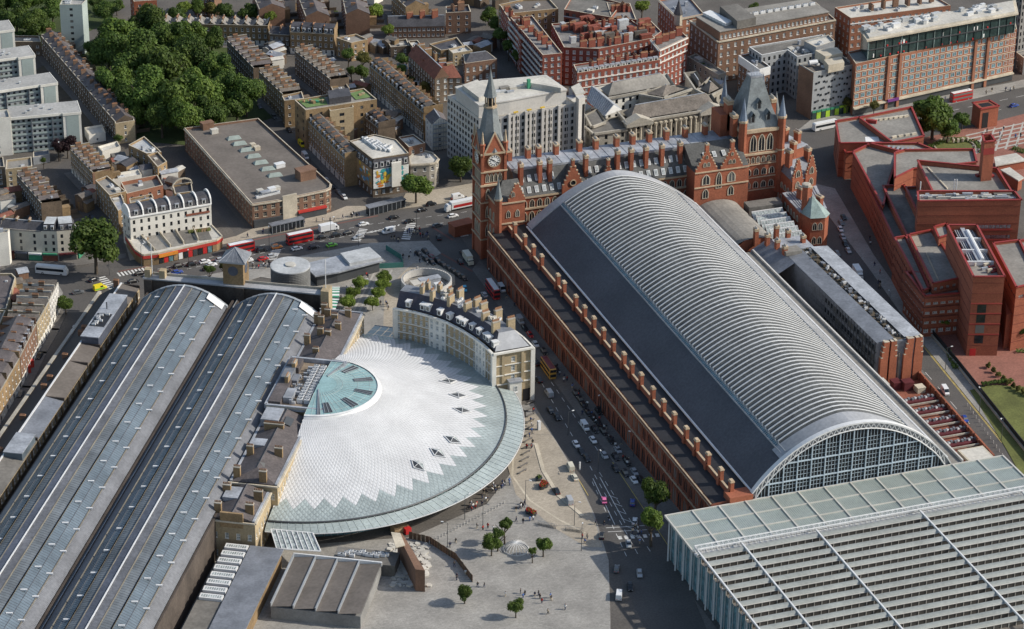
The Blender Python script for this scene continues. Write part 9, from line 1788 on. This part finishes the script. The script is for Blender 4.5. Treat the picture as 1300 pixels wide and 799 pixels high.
wf = thing('works_fence', 'brown timber works fence around the pale rubble yard below the dome', 'fence', (*S(560, 690), 0)); wp = [S(519, 684), S(545, 690), S(579, 712), S(600, 740)]
for a, c in zip(wp, wp[1:]):
 n = int(math.dist(a, c)/1.25)
 for k in range(n): b = MB(); p, q = lerp(a, c, (k+.04)/n), lerp(a, c, (k+.96)/n); b.obox(p, q, .1, 0, 2.6+random.uniform(-.1, .1)); b.build('panel', random.choice(['soil', 'timber_dark', 'timber_dark']), wf)
rb = MB(); rs = random.Random(2)
for k in range(260): p = S(rs.uniform(495, 545), rs.uniform(690, 745)); s = rs.uniform(.3, 1.5); rb.prism([(p[0]+s*math.cos(a+k)*rs.uniform(.6, 1), p[1]+s*math.sin(a+k)*rs.uniform(.6, 1)) for a in (0, 1.2, 2.5, 3.8, 5)], .1, .2+s*.3)
rb.build('rubble', 'roof_pale', label='pale rubble and boards inside the works yard below the dome', cat='rubble', kind='stuff')
for x, y, sx, sy, sz, mk, lab in ((507, 675, 5, 3, 2.4, 'timber', 'yellow timber site cabin in the works yard'), (517, 677, 2, 2, 2, 'plastic_red', 'red site box in the works yard'), (736, 597, .4, .4, 3, 'metal_white', 'white sign post in the taxi loop'), (586, 296, 9, 5, 4.6, 'red_brick', 'small red brick kiosk at the foot of the clock tower'), (684, 546, 1, 1, 3.4, 'metal_white', 'white ticket totem on the taxi loop'), (38, 466, 2.4, 2.4, 2.8, 'shop_red', 'red awning stall before the mansard shops'), (34, 473, 2.4, 2.4, 2.8, 'shop_red', 'second red awning stall before the mansard shops')):
 t = thing('kiosk', lab, 'kiosk', (*S(x, y), .1), .2); put_local('body', unit_box(mk), t, (0, 0, 0), 0, (sx, sy, sz))
sp_ = thing('sphere_sculpture', 'low white wire dome sculpture on the lower plaza', 'sculpture', (*S(655, 698), .12)); b = MB(); c = S(655, 698)
for k in range(10):
 a = math.pi*k/10
 for j in range(10): t0, t1 = math.pi*j/10, math.pi*(j+1)/10; b.tube((c[0]+4*math.cos(t0)*math.cos(a), c[1]+4*math.cos(t0)*math.sin(a), .1+2.6*math.sin(t0)), (c[0]+4*math.cos(t1)*math.cos(a), c[1]+4*math.cos(t1)*math.sin(a), .1+2.6*math.sin(t1)), .09, 4, cap=False)
b.build('wire_frame', 'metal_white', sp_); b = MB(); b.lathe(c, [(4.3, .1), (4.3, .4), (4, .4)], 24); b.build('ring_base', 'concrete', sp_)
bf = thing('street_barrier', 'white and red hoarding fence along the far mansard street', 'hoarding', (*S(505, 140), 0)); A, C_ = S(486, 118), S(516, 150)
for k in range(16): b = MB(); b.obox(lerp(A, C_, k/16+.003), lerp(A, C_, (k+1)/16-.003), .12, 0, 2.3); b.build('panel', 'white_paint' if k % 4 else 'shop_red', bf)
